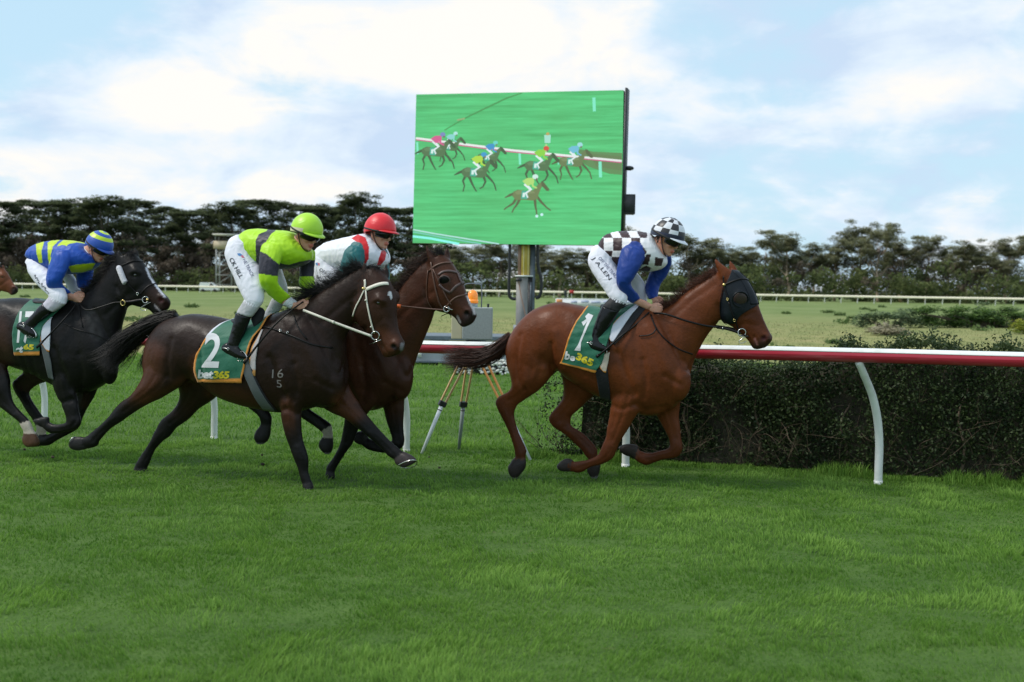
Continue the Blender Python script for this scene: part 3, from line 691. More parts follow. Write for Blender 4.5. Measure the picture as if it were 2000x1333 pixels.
def emis(name, stripes=False):
    m, nt, b = mat_new(name); N = nt.nodes; L = nt.links
    a = N.new('ShaderNodeVertexColor'); a.layer_name = 'Col'; src = a.outputs[0]
    if stripes:
        tc = N.new('ShaderNodeTexCoord'); mp = N.new('ShaderNodeMapping'); mp.inputs['Scale'].default_value = (.35, .35, 7); mp.inputs['Rotation'].default_value = (0, R(5), 0)
        L.new(tc.outputs['Object'], mp.inputs[0]); n = N.new('ShaderNodeTexNoise'); n.inputs['Scale'].default_value = 1.6; n.inputs['Detail'].default_value = 7; n.inputs['Roughness'].default_value = .65; L.new(mp.outputs[0], n.inputs[0])
        r = N.new('ShaderNodeValToRGB'); e = r.color_ramp.elements; L.new(n.outputs[0], r.inputs[0])
        e[0].position = .30; e[0].color = (.055, .38, .11, 1); e[1].position = .70; e[1].color = (.11, .70, .25, 1)
        n2 = N.new('ShaderNodeTexNoise'); n2.inputs['Scale'].default_value = 1.1; n2.inputs['Detail'].default_value = 3; L.new(tc.outputs['Object'], n2.inputs[0])
        mr = N.new('ShaderNodeMapRange'); mr.inputs[1].default_value = .35; mr.inputs[2].default_value = .7; mr.inputs[4].default_value = .32; L.new(n2.outputs[0], mr.inputs[0])
        mx = N.new('ShaderNodeMix'); mx.data_type = 'RGBA'; L.new(mr.outputs[0], mx.inputs[0]); L.new(r.outputs[0], mx.inputs[6]); mx.inputs[7].default_value = (.10, .52, .16, 1); src = mx.outputs[2]
    L.new(src, b.inputs['Emission Color']); b.inputs['Emission Strength'].default_value = .80; b.inputs['Base Color'].default_value = (.03, .03, .03, 1); b.inputs['Roughness'].default_value = .7
    return m
m_disp = emis('led_display', True); m_pict = emis('led_picture')
def lin(c): return tuple(((v/255)/12.92 if v/255 <= .04045 else ((v/255+.055)/1.055)**2.4) for v in c)
q = [TL, TR, BR, BL]; th_ = .36
V = [p-en*.01 for p in q]+[p-en*th_ for p in q]
put('housing', bevel_mesh(V, [[0, 1, 2, 3], [4, 7, 6, 5], [0, 4, 5, 1], [1, 5, 6, 2], [2, 6, 7, 3], [3, 7, 4, 0]], .006, 1), m_house, scr)
me = mesh_np('display', [p+en*.002 for p in q], [[0, 1, 2, 3]], False); vcol(me, [lin((70, 210, 110))]*4); put('display', me, m_disp, scr)
# frame round the panel: right side strip
obj('side_panel', box((TR+BR)/2-en*.17+ex*.03, (.05, .36, 3.66), ax=[ex, en, ey]), m_house, scr, False)
# module cabinets on the back
for i in range(4):
    for j in range(3):
        c = TL+(TR-TL)*((i+.5)/4)+(BL-TL)*((j+.5)/3)-en*(th_+.05); obj('rear_cabinet', box(c, (1.15, .09, 1.1), ax=[ex, en, ey]), m_gry3, scr, False)
PV, PF, PC = [], [], []; lift = [.004]
def poly(pts, c, dl=.0004):
    lift[0] += dl; k = len(PV)
    for a in pts: PV.append(on_screen(a[0], a[1], lift[0]))
    PF.append(list(range(k, k+len(pts)))); PC.extend([lin(c)]*len(pts))
def stroke(pts, w, c):
    pts = np.array(pts, float); w = np.broadcast_to(np.array(w, float), (len(pts),))
    T = np.gradient(pts, axis=0); T /= np.linalg.norm(T, axis=1)[:, None]+1e-9; Nn = np.stack([-T[:, 1], T[:, 0]], 1)
    lift[0] += .0004; k = len(PV)
    for a, b, ww in zip(pts, Nn, w):
        PV.append(on_screen(*(a+b*ww/2), lift[0])); PV.append(on_screen(*(a-b*ww/2), lift[0])); PC.extend([lin(c)]*2)
    for i in range(len(pts)-1): PF.append([k+2*i, k+2*i+1, k+2*i+3, k+2*i+2])
def ell(cx, cy, rx, ry, c, a=0, n=12):
    a = R(a); poly([(cx+rx*math.cos(t)*math.cos(a)-ry*math.sin(t)*math.sin(a), cy+rx*math.cos(t)*math.sin(a)+ry*math.sin(t)*math.cos(a)) for t in np.linspace(0, 2*math.pi, n, endpoint=False)], c)
stroke([(1020, 182), (990, 192), (940, 216), (905, 233), (868, 255)], [2, 3, 3, 2.5, 2], (72, 150, 82)); stroke([(893, 235), (908, 232)], 3, (150, 175, 120))
poly([(1128, 291), (1160, 297), (1215, 299), (1215, 342), (1190, 340), (1150, 326), (1128, 312)], (96, 140, 84)); poly([(1150, 300), (1214, 306), (1214, 334), (1165, 326)], (100, 128, 80))
for x, y0, y1, w in ((1160, 191, 218, 6), (1015, 300, 322, 4.5), (815, 278, 302, 4), (1172, 316, 347, 6), (1090, 312, 322, 3)): stroke([(x, y0), (x+1, y1)], w, (130, 235, 200))
stroke([(1067, 282), (1066, 302)], 3.5, (180, 215, 140)); poly([(1063, 264), (1076, 264), (1075, 280), (1064, 280)], (165, 225, 205)); ell(1070, 262, 3.5, 3, (190, 165, 90))
stroke([(812.5, 270.5), (1000, 294), (1214.5, 315)], 4.2, (232, 238, 235)); stroke([(812.5, 273.5), (1000, 297.3), (1214.5, 318)], 2.2, (200, 100, 140))
stroke([(807, 449), (850, 457), (975, 477)], 2.6, (178, 225, 222)); stroke([(807, 453.5), (860, 463), (940, 477)], 2.4, (120, 200, 185)); stroke([(806.5, 462), (840, 466), (897, 477)], 4.5, (140, 250, 240))
def mini(x, y, s, hc, jc, cap, legs, white=False):
    # x,y: middle of the body
    s = s*1.16; mx_ = lambda c, k: tuple(int(v*(1-k)+g*k) for v, g in zip(c, (80, 190, 110))); hc = mx_(hc, .34); jc = mx_(jc, .16); cap = mx_(cap, .12)
    def m(a, b): return (x+a*s, y+b*s)
    dk = tuple(int(v*.8) for v in hc)
    stroke([m(-26, -2), m(-34, 1), m(-44, 6)], [6*s, 5*s, 2*s], dk)                       # tail
    for L in legs: stroke([m(*p) for p in L], [6*s, 4.5*s, 3*s, 2.5*s][:len(L)], dk)
    poly([m(-27, -6), m(-18, -10), m(0, -8), m(14, -9), m(22, -3), m(22, 8), m(12, 12), m(-8, 10), m(-22, 11), m(-29, 3)], hc)
    poly([m(-24, -5), m(-16, -9), m(0, -7), m(14, -8), m(20, -3), m(0, -2), m(-20, 0)], tuple(min(255, v+16) for v in hc)); poly([m(12, -8), m(22, -20), m(30, -26), m(33, -21), m(27, -10), m(22, 3)], hc)          # neck
    poly([m(28, -27), m(34, -25), m(45, -11), m(44, -7), m(39, -8), m(30, -17)], dk)         # head
    poly([m(-10, -8), m(2, -8), m(1, 9), m(-12, 8)], (70, 175, 145)); poly([m(-8, -4), m(-3, -4), m(-4, 5), m(-9, 5)], (215, 240, 235))
    stroke([m(2, 6), m(-2, -3), m(8, -10), m(-4, -22)], [3*s, 4*s, 6*s, 7*s], (225, 240, 240))   # leg, breeches
    poly([m(-9, -27), m(0, -33), m(14, -34), m(15, -24), m(2, -17)], jc); stroke([m(11, -28), m(12, -17), m(20, -13)], [5*s, 4*s, 3*s], jc)
    ell(*m(17, -36), 6*s, 5*s, cap); stroke([m(18, -32), m(21, -30)], 4*s, (120, 105, 90))
    if white: ell(*m(30, 40), 3*s, 3*s, (200, 245, 245)); ell(*m(20, 43), 3*s, 3*s, (200, 245, 245))
g1 = [[(-20, 6), (-26, 18), (-23, 28), (-26, 40)], [(-14, 8), (-8, 22), (-2, 34), (2, 40)], [(16, 8), (20, 20), (15, 30), (8, 34)], [(20, 4), (30, 14), (38, 24), (42, 38)]]
g2 = [[(-20, 6), (-28, 18), (-38, 24), (-46, 30)], [(-14, 8), (-20, 20), (-26, 28), (-30, 36)], [(16, 8), (17, 22), (19, 32), (20, 42)], [(20, 4), (30, 16), (40, 26), (48, 32)]]
br, dkb = (118, 92, 62), (84, 78, 56)
mini(878, 287, .62, dkb, (150, 215, 225), (190, 235, 240), g1); mini(850, 296, .78, dkb, (235, 75, 150), (130, 130, 200), g1)
mini(955, 308, .68, dkb, (60, 140, 220), (110, 215, 210), g1); mini(1118, 316, .78, br, (120, 190, 235), (170, 225, 240), g1)
mini(1052, 324, .80, dkb, (150, 215, 60), (230, 60, 50), g1); mini(930, 337, .82, dkb, (195, 225, 60), (60, 150, 220), g1); mini(1030, 381, .84, (128, 95, 64), (195, 225, 120), (225, 245, 245), g2, True)
me = mesh_np('race_picture', PV, PF, False); vcol(me, PC); put('race_picture', me, m_pict, scr)
# speaker box, camera arm
spk = put('speaker_box', bevel_mesh(*box(P(1227, 400, 29.75), (.30, .34, .46)), .015, 2), m_blk, scr)
obj('speaker_grille', box(P(1227, 400, 29.75)+np.array([0, -.178, -.0]), (.24, .012, .38)), pbr('grille', (.04, .04, .045), .7, bump=.8, bscale=90), scr, False)
for yy in (388, 412): obj('bracket', box(P(1216, yy, 29.7), (.16, .06, .03)), m_gry3, scr, False)
obj('camera_pod', sphere(P(1229, 329, 29.7), (.11, .08, .055)), m_blk, scr); obj('arm', pipe([P(1215, 326, 29.75), P(1224, 328, 29.7)], .025, 8), m_blk, scr)  # black oblong on the arm is a camera, it gives no light
# mast
def vbar(px0, px1, y0, y1, d, dep, mat, name, par=scr):
    a, b = P(px0, y0, d), P(px1, y0, d); z1 = P((px0+px1)/2, y1, d)[2]
    obj(name, box(((a[0]+b[0])/2, d, (a[2]+z1)/2), (abs(b[0]-a[0]), dep, abs(a[2]-z1))), mat, par, False)
dm = 30.35
vbar(1012, 1019, 470, 538, dm+.02, .10, m_tan2, 'mast_cable_tray'); vbar(1019, 1035, 470, 538, dm, .16, m_yelm, 'mast_inner_tube')
for xx in (1022.5, 1031.5): vbar(xx, xx+1.6, 470, 538, dm-.09, .01, pbr('pale_yellow', (.85, .74, .38), .5), 'mast_guide')
vbar(1035, 1046, 470, 700, dm+.06, .12, m_gry3, 'mast_rear_tube'); vbar(1008.5, 1031, 540, 690, dm, .24, m_gry2, 'mast_outer_tube'); vbar(1031.3, 1040, 540, 690, dm-.02, .2, m_blk, 'mast_channel'); vbar(1036, 1038, 552, 600, dm-.13, .02, m_gry3, 'hydraulic_rod')
vbar(1006, 1041, 538, 541, dm-.02, .3, m_white, 'mast_collar')
def hose(pts, r, mat, name):
    K = cr([P(x, y, dm-.05) for x, y in pts], 14); rr = np.array([r*(1+.22*(i % 2)) for i in range(len(K))]); obj(name, pipe(K, rr, 8), mat, scr)
hose([(996, 470), (995, 520), (994, 560), (995, 578), (1001, 584), (1009, 584)], .032, m_blk, 'cable_hose'); hose([(1050, 470), (1051, 520), (1057, 545), (1057, 568), (1053, 580), (1046, 583)], .034, m_blk, 'cable_hose')
obj('control_lead', pipe(cr([P(1012, 543, dm-.14), P(1017, 575, dm-.15), P(1024, 605, dm-.15), P(1029, 628, dm-.14)], 5), .012, 6), m_tan2, scr)
obj('mast_bracket', box(P(1013, 547, dm-.15), (.14, .05, .06)), m_blk, scr, False)
# trailer
tr = thing('trailer', 'low grey steel trailer carrying the screen mast, behind the running rail', 'trailer', (P(930, 710, 30.2)[0], 30.2, 0))
xa, xb = P(770, 700, 30)[0], P(1150, 700, 30)[0]; zt = P(920, 657, 29.4)[2]
m_trl = pbr('trailer_steel', (.30, .33, .36), .5, var=.1, vscale=3); m_trd = pbr('trailer_deck', (.13, .16, .19), .6, var=.2)
put('deck', bevel_mesh(*box(((xa+xb)/2, 30.3, zt-.05), (xb-xa, 1.9, .10)), .01, 1), m_trd, tr)
put('side_skirt', bevel_mesh(*box(((xa+xb)/2, 29.42, (zt-.12)/2+.03), (xb-xa-.1, .05, zt-.16)), .008, 1), m_trl, tr)
put('skirt_lip', bevel_mesh(*box(((xa+xb)/2, 29.40, .07), (xb-xa-.06, .08, .05)), .008, 1), m_trd, tr)
obj('reflector_post', box((P(820, 700, 29.3)[0], 29.3, .26), (.075, .05, .16)), m_white, tr, False)
for xx in (xa+1.0, xa+1.9, xb-1.4):
    obj('wheel', pipe([(xx, 29.5, .3), (xx, 29.72, .3)], .29, 20), m_tyre, tr); obj('wheel', pipe([(xx, 31.0, .3), (xx, 31.22, .3)], .29, 20), m_tyre, tr)
obj('outrigger', box((xa+.2, 29.7, .3), (.1, .1, .6)), m_trl, tr, False); obj('outrigger', box((xb-.2, 29.7, .3), (.1, .1, .6)), m_trl, tr, False)
obj('mast_plinth', box((P(1025, 650, 30.3)[0], 30.32, zt+.12), (.55, .5, .24)), m_gry3, tr, False)
# planter with white stones
gp = G(940, 734); pl = thing('planter_tub', 'dark rectangular tub heaped with white stones on the turf behind the running rail', 'tub', gp)
w0 = P(888, 720, gp[1])[0]; w1 = P(991, 720, gp[1])[0]
V, F = join([box(((w0+w1)/2, gp[1]+.25, .12), (w1-w0, .04, .24)), box(((w0+w1)/2, gp[1], .12), (w1-w0, .04, .24)), box((w0, gp[1]+.125, .12), (.04, .29, .24)), box((w1, gp[1]+.125, .12), (.04, .29, .24)), box(((w0+w1)/2, gp[1]+.125, .02), (w1-w0, .25, .04))])
obj('tub', (V, F), m_blk, pl, False)
rs = np.random.RandomState(3); parts = []
for k in range(190):
    fr_ = rs.rand() < .45; c = np.array([w0+(w1-w0)*rs.rand(), gp[1]-.03-.03*rs.rand() if fr_ else gp[1]+.25*rs.rand(), (.03+.25*rs.rand()) if fr_ else .20+.14*rs.rand()])
    if c[0] > w0+.9*(w1-w0): c[2] *= .9
    Vs, Fs = sphere(c, (.028+.014*rs.rand(), .024, .02+.01*rs.rand()), 7, 5); parts.append((Vs+rs.randn(*Vs.shape)*.002, Fs))
tag(obj('white_stones', join(parts), pbr('white_stone', (.72, .72, .66), .8, var=.15, vscale=20)), 'white stones heaped over the dark tub behind the tripod', 'stones', kind='stuff')
# ---------------------------------------------------------------- tripod, box
m_wood = pbr('varnished_wood', (.52, .33, .13), .45, var=.2, vscale=6, stretch=(8, 8, 1)); m_wood2 = pbr('orange_wood', (.58, .27, .08), .45, var=.15, stretch=(8, 8, 1)); m_alu = pbr('painted_tube', (.72, .76, .80), .4, var=.05); m_gtube = pbr('grey_tube', (.22, .26, .25), .5)
tp = thing('tripod', 'wooden surveyor\'s tripod with metal lower legs, behind the running rail and the chestnut horse\'s tail', 'tripod', (P(925, 880, 13.8)[0], 13.8, 0))
apex = P(925, 668, 13.85)
def tleg(tpx, tpx2, clamp, ftg, wood, tube, dcl):
    a1, a2 = P(tpx[0], tpx[1], 13.84), P(tpx2[0], tpx2[1], 13.86); c = P(clamp[0], clamp[1], dcl); ax = (c-apex); ax /= np.linalg.norm(ax)
    side = (a2-a1); side = side-ax*(side@ax); side /= np.linalg.norm(side)
    nn = np.cross(ax, side)
    for sg in (-1, 1):
        s0 = apex+side*sg*.04; s1 = c+side*sg*.028; m_ = (s0+s1)/2; v = s1-s0; L_ = np.linalg.norm(v); v /= L_
        put('wooden_slat', bevel_mesh(*box(m_, (.018, .03, L_), ax=[side, nn, v]), .003, 1), wood, tp)
    put('clamp', bevel_mesh(*box(c, (.085, .055, .06), ax=[side, nn, ax]), .01, 2), m_blk, tp); obj('clamp_lever', pipe([c-nn*.03, c-nn*.05+side*.05+ax*.01], .008, 6), m_blk, tp)
    obj('lower_leg', pipe([c, c+(ftg-c)*.5, ftg], [.023, .021, .016], 12), tube, tp); obj('collar', pipe([c+(ftg-c)*.12, c+(ftg-c)*.135], .026, 12), m_blk, tp)
    obj('spike', pipe([ftg, ftg-np.array([0, 0, .03])], [.010, .003], 6), m_gal, tp)
tleg((892, 720), (902, 720), (864, 789), G(823.5, 887), m_wood, m_alu, 13.79); tleg((906, 720), (918, 720), (905, 790), G(896, 880), m_wood, m_gtube, 13.95); tleg((944, 720), (956, 720), (985, 790), G(1036, 899), m_wood2, m_alu, 13.6)
obj('head_plate', pipe([apex+np.array([0, 0, -.02]), apex+np.array([0, 0, .015])], .085, 20), m_blk, tp)
bx = thing('timing_box', 'grey and cream finish-line box on top of the tripod', 'box', apex+np.array([0, 0, .02]))
m_gbox = pbr('speckled_grey_plastic', (.34, .37, .35), .7, var=.15, vscale=60, bump=.1); m_cbox = pbr('cream_plastic', (.62, .56, .36), .6, var=.05)
b0, b1 = P(902, 664, 13.7), P(961, 664, 13.7); zt = P(930, 601, 13.7)[2]; zb = P(930, 664, 13.7)[2]
put('grey_body', bevel_mesh(*box(((b0[0]+b1[0])/2, 13.85, (zt+zb)/2), (b1[0]-b0[0], .3, zt-zb)), .012, 3), m_gbox, bx)
cA = P(882, 620, 13.74)[0]; put('cream_panel', bevel_mesh(*box(((cA+b0[0])/2-.001, 13.86, (zt+zb)/2-.01), (b0[0]-cA, .26, zt-zb-.03)), .008, 2), m_cbox, bx)
obj('knob', pipe([(P(953, 602, 13.7)[0], 13.82, zt), (P(953, 602, 13.7)[0], 13.82, zt+.04)], [.010, .014], 10), m_blk, bx)
bc = P(923, 600, 13.8); be = thing('beacon', 'orange flashing beacon with a wire guard standing on the grey box', 'beacon', (bc[0], 13.8, zt))
m_amb = pbr('amber_plastic', (.85, .25, .01), .25, spec=.6, coat=.5, emit=(1, .28, .02), es=.28); m_clear = pbr('clear_plastic', (.45, .55, .6), .15, trans=.5)
obj('base', pipe([(bc[0], 13.8, zt), (bc[0], 13.8, zt+.045)], [.055, .055], 20), m_clear, be)
obj('lower_ring', pipe([(bc[0], 13.8, zt+.045), (bc[0], 13.8, zt+.085)], [.062, .06], 20), m_amb, be)
prof = [(.055, .085), (.056, .12), (.052, .15), (.04, .172), (.02, .185), (.002, .188)]
V, F = [], []
for r_, z_ in prof:
    for j in range(20): V.append((bc[0]+r_*math.cos(j*math.pi/10), 13.8+r_*math.sin(j*math.pi/10), zt+z_))
F = [[i*20+j, i*20+(j+1) % 20, i*20+20+(j+1) % 20, i*20+20+j] for i in range(5) for j in range(20)]
obj('amber_dome', (V, F), m_amb, be)
gw = .095; V, F = pipe(cr([(bc[0]-gw, 13.8, zt), (bc[0]-gw, 13.8, zt+.2), (bc[0]-gw*.7, 13.8, zt+.25), (bc[0]+gw*.7, 13.8, zt+.25), (bc[0]+gw, 13.8, zt+.2), (bc[0]+gw, 13.8, zt)], 5), .007, 7); obj('wire_guard', (V, F), m_gry3, be)
# flying divots of turf
m_clod = pbr('mud', (.05, .035, .022), .9, bump=1, bscale=60)
for (px, py, dd, s, lb) in ((513, 907, 11.9, .016, 'dark clod of turf flying behind the standing foreleg of the number two horse'), (512, 889, 12.2, .010, 'smaller clod of turf just above the first one'), (103, 893, 12.6, .015, 'clod of turf thrown up below the black horse on the left'), (48, 878, 12.8, .012, 'clod of turf near the left edge behind the black horse'), (858, 914, 11.8, .011, 'small clod of turf in the grass between the bay and the chestnut horse'), (838, 893, 12.6, .008, 'tiny clod of turf beside the left tripod foot')):
    c = P(px, py, dd); Vs, Fs = sphere(c, (s*1.2, s, s*.8), 9, 7); Vs = Vs+np.random.RandomState(int(px)).randn(*Vs.shape)*s*.16
    o = obj('turf_clod', (Vs, Fs), m_clod); tag(o, lb, 'clod', 'flying clods of turf')
# ================================================================ FIGURE TOOLS
def loft(pl, st, n=5, seg=22, ex=2.0, tagid=0, shrink=1.0, dlat=0.0):
    """st rows: ax,ay,bx,by,lat,halfwidth -> closed tube (V,F) + info (points, tag, t)"""
    K = cr([list(r) for r in st], n); V = []
    th = np.linspace(0, 2*math.pi, seg, endpoint=False); c_, s_ = np.cos(th), np.sin(th)
    c_ = np.sign(c_)*np.abs(c_)**(2/ex); s_ = np.sign(s_)*np.abs(s_)**(2/ex)
    for r in K:
        a = pl.at(r[0], r[1], r[4]+dlat); b = pl.at(r[2], r[3], r[4]+dlat); c = (a+b)/2; e = (b-a)/2*shrink
        V.append(c+c_[:, None]*e+s_[:, None]*pl.N*max(.006, r[5])*shrink)
    V = np.array(V); m = len(K); tt = np.repeat(np.linspace(0, 1, m), seg); V = V.reshape(-1, 3)
    F = [[i*seg+j, (i+1)*seg+j, (i+1)*seg+(j+1) % seg, i*seg+(j+1) % seg] for i in range(m-1) for j in range(seg)]
    k = len(V); V = np.concatenate([V, [V[:seg].mean(0)], [V[-seg:].mean(0)]]); tt = np.concatenate([tt, [0, 1]])
    F += [[k, (j), (j+1) % seg] for j in range(seg)] + [[k+1, (m-1)*seg+(j+1) % seg, (m-1)*seg+j] for j in range(seg)]
    return V, F, tagid, tt
def blob(pl, px, py, lat, rx, ry, rw, rot=0, tagid=0):
    s = 1/np.linalg.norm(pl.at(px+1, py, lat)-pl.at(px, py, lat)); c = pl.at(px, py, lat)
    ax = np.array([pl.F*math.cos(R(rot))-np.array([0, 0, 1.])*math.sin(R(rot)), pl.N, pl.F*math.sin(R(rot))+np.array([0, 0, 1.])*math.cos(R(rot))])
    V, F = sphere(c, (rx/s, rw, ry/s), 20, 14, ax); return V, F, tagid, np.full(len(V), .5)
def remesh(parts, voxel, smooth=6, sf=.5):
    V, F = join([(p[0], p[1]) for p in parts]); me = bpy.data.meshes.new('tmp'); me.from_pydata([tuple(v) for v in V.tolist()], [], F)
    bm = bmesh.new(); bm.from_mesh(me); bmesh.ops.remove_doubles(bm, verts=bm.verts, dist=1e-6); bmesh.ops.recalc_face_normals(bm, faces=bm.faces); bm.to_mesh(me); bm.free()
    o = bpy.data.objects.new('tmp', me); link(o); md = o.modifiers.new('r', 'REMESH'); md.mode = 'VOXEL'; md.voxel_size = voxel; md.adaptivity = 0
    dg = bpy.context.evaluated_depsgraph_get(); me2 = bpy.data.meshes.new_from_object(o.evaluated_get(dg)); bpy.data.objects.remove(o); bpy.data.meshes.remove(me)
    # keep only the largest closed surface (no inner shells)
    n = len(me2.vertices); Vv = np.empty(n*3); me2.vertices.foreach_get('co', Vv); Vv = Vv.reshape(-1, 3)
    E = np.empty(len(me2.edges)*2, dtype=np.int64); me2.edges.foreach_get('vertices', E); E = E.reshape(-1, 2)
    deg = np.bincount(E.ravel(), minlength=n)[:, None].clip(1)
    def lap(X):
        A = np.stack([np.bincount(E[:, 0], X[E[:, 1], k], n)+np.bincount(E[:, 1], X[E[:, 0], k], n) for k in range(3)], 1); return A/deg-X
    for i in range(smooth):
        Vv = Vv+sf*lap(Vv); Vv = Vv-(sf*.80)*lap(Vv)
    me2.vertices.foreach_set('co', Vv.ravel().astype(np.float32)); me2.update()
    me2.polygons.foreach_set('use_smooth', np.ones(len(me2.polygons), dtype=bool)); return me2
def getV(me):
    V = np.empty(len(me.vertices)*3, dtype=np.float32); me.vertices.foreach_get('co', V); return V.reshape(-1, 3).astype(float)
def getN(me):
    V = np.empty(len(me.vertices)*3, dtype=np.float32); me.vertices.foreach_get('normal', V); return V.reshape(-1, 3).astype(float)
def setV(me, V): me.vertices.foreach_set('co', V.astype(np.float32).ravel()); me.update()
def nearest_tags(me, parts):
    n = sum(len(p[0]) for p in parts); kd = KDTree(n); k = 0; tg, tt = [], []
    for p in parts:
        for v in p[0]: kd.insert(v, k); k += 1
        tg += [p[2]]*len(p[0]); tt += list(p[3])
    kd.balance(); V = getV(me); idx = [kd.find(v)[1] for v in V]; return np.array(tg)[idx], np.array(tt)[idx]
def seg_dist(Q, pl):                     # distance of points Q (n,2) to a polyline
    pl = np.asarray(pl, float); best = np.full(len(Q), 1e9)
    for a, b in zip(pl[:-1], pl[1:]):
        d = b-a; t = np.clip(((Q-a)@d)/(d@d+1e-9), 0, 1); best = np.minimum(best, np.linalg.norm(Q-(a+t[:, None]*d), axis=1))
    return best
def in_poly(Q, poly):
    poly = np.asarray(poly, float); x, y = Q[:, 0], Q[:, 1]; ins = np.zeros(len(Q), bool); j = len(poly)-1
    for i in range(len(poly)):
        xi, yi = poly[i]; xj, yj = poly[j]
        ins ^= ((yi > y) != (yj > y)) & (x < (xj-xi)*(y-yi)/(yj-yi+1e-12)+xi); j = i
    return ins
def sstep(a, b, x): t = np.clip((x-a)/(b-a), 0, 1); return t*t*(3-2*t)
def noise3(V, sc, off=0, oct_=2):
    sc = np.broadcast_to(np.asarray(sc, float), (3,)); f = mnoise.fractal if oct_ > 1 else None
    return np.array([mnoise.noise(Vector((p[0]*sc[0]+off, p[1]*sc[1], p[2]*sc[2]))) for p in V])
def carve(me, pl, creases, shift=(0, 0)):
    """creases: (polyline px, depth m (+ = groove), width px, side)"""
    V = getV(me); Nn = getN(me); Q = proj(V)-np.array(shift); lat = (V-pl.A)@pl.N; D = np.zeros(len(V))
    for c in creases:
        pts, dep, wd = c[:3]; d = seg_dist(Q, pts) if len(pts) > 1 else np.linalg.norm(Q-np.array(pts[0]), axis=1)
        g = np.exp(-(d/wd)**2); side = c[3] if len(c) > 3 else 0
        if side > 0: g = g*(Nn@pl.N > -.15)*(lat > (c[4] if len(c) > 4 else -.02))
        D -= dep*g
    setV(me, V+Nn*D[:, None])
def bvh(me):
    V = getV(me); return BVHTree.FromPolygons([Vector(v) for v in V], [tuple(p.vertices) for p in me.polygons])
def hit(B, px, py, pl=None, lat=0):
    r = ray(px, py); r = r/np.linalg.norm(r); h = B.ray_cast(Vector(CO), Vector(r))
    if h[0] is not None: return np.array(h[0]), np.array(h[1])
    # at the outline: nearest surface point to the sight line
    p = pl.at(px, py, lat); h = B.find_nearest(Vector(p)); return np.array(h[0]), np.array(h[1])
def patch(B, pl, rows, nu=14, nv=24, off=.01, mirror=True, wave=0, latmin=None):
    """cloth lying on a body; rows: (Lx,Ly,Rx,Ry) top->bottom in sight px of the near side"""
    K = cr(rows, max(2, int(nv/(len(rows)-1)))); V, UV = [], []
    for i, r in enumerate(K):
        for j in range(nu+1):
            u = j/nu; x = r[0]*(1-u)+r[2]*u; y = r[1]*(1-u)+r[3]*u; p, n = hit(B, x, y, pl)
            n = n if n@(CO-p) > 0 else n
            w = wave*(math.sin(u*9+i*.35)+math.sin(i*.9+u*4)*.6) if wave else 0
            V.append(p+n*(off+w)); UV.append((u, i/(len(K)-1)))
    V = np.array(V); m = nu+1; nr = len(K)
    # relax a little so that it hangs like cloth
    for it in range(2):
        Gd = V.reshape(nr, m, 3).copy(); Gd[1:-1, 1:-1] = .5*Gd[1:-1, 1:-1]+.125*(Gd[:-2, 1:-1]+Gd[2:, 1:-1]+Gd[1:-1, :-2]+Gd[1:-1, 2:]); V = Gd.reshape(-1, 3)
    F = [[i*m+j, i*m+j+1, (i+1)*m+j+1, (i+1)*m+j] for i in range(nr-1) for j in range(m-1)]
    if not mirror: return V, F, np.array(UV)
    k = len(V); V2 = pl.mirror(V); F2 = [[a+k for a in f[::-1]] for f in F]
    bridge = [[j+1, j, k+j, k+j+1] for j in range(m-1)]
    return np.concatenate([V, V2]), F+F2+bridge, np.array(UV+UV)
def cloth(name, vfu, mat, parent, thick=.004, colf=None):
    V, F, UV = vfu; me = mesh_np(name, V, F)
    if colf is not None: vcol(me, colf(UV))
    o = put(name, me, mat, parent); md = o.modifiers.new('solid', 'SOLIDIFY'); md.thickness = thick; md.offset = 0; return o
def line_on(B, pl, pts, off=.004, sub=4, mirror=False):
    K = cr([list(p) for p in pts], sub); Pp, Nn = [], []
    for x, y in K:
        p, n = hit(B, x, y, pl); Pp.append(p+n*off); Nn.append(n)
    Pp, Nn = np.array(Pp), np.array(Nn)
    for it in range(2):
        if len(Pp) > 3: Pp[1:-1] = .5*Pp[1:-1]+.25*(Pp[:-2]+Pp[2:]); Nn[1:-1] = .5*Nn[1:-1]+.25*(Nn[:-2]+Nn[2:])
    Nn /= np.linalg.norm(Nn, axis=1)[:, None]; return Pp, Nn
def strap_on(name, B, pl, pts, w, mat, parent, off=.004, mirror=True, t=.004):
    Pp, Nn = line_on(B, pl, pts, off); o = obj(name, strap(Pp, Nn, w, t), mat, parent)
    if mirror:
        P2 = pl.mirror(Pp); N2 = Nn-2*np.outer(Nn@pl.N, pl.N); obj(name, strap(P2, N2, w, t), mat, parent)
    return o
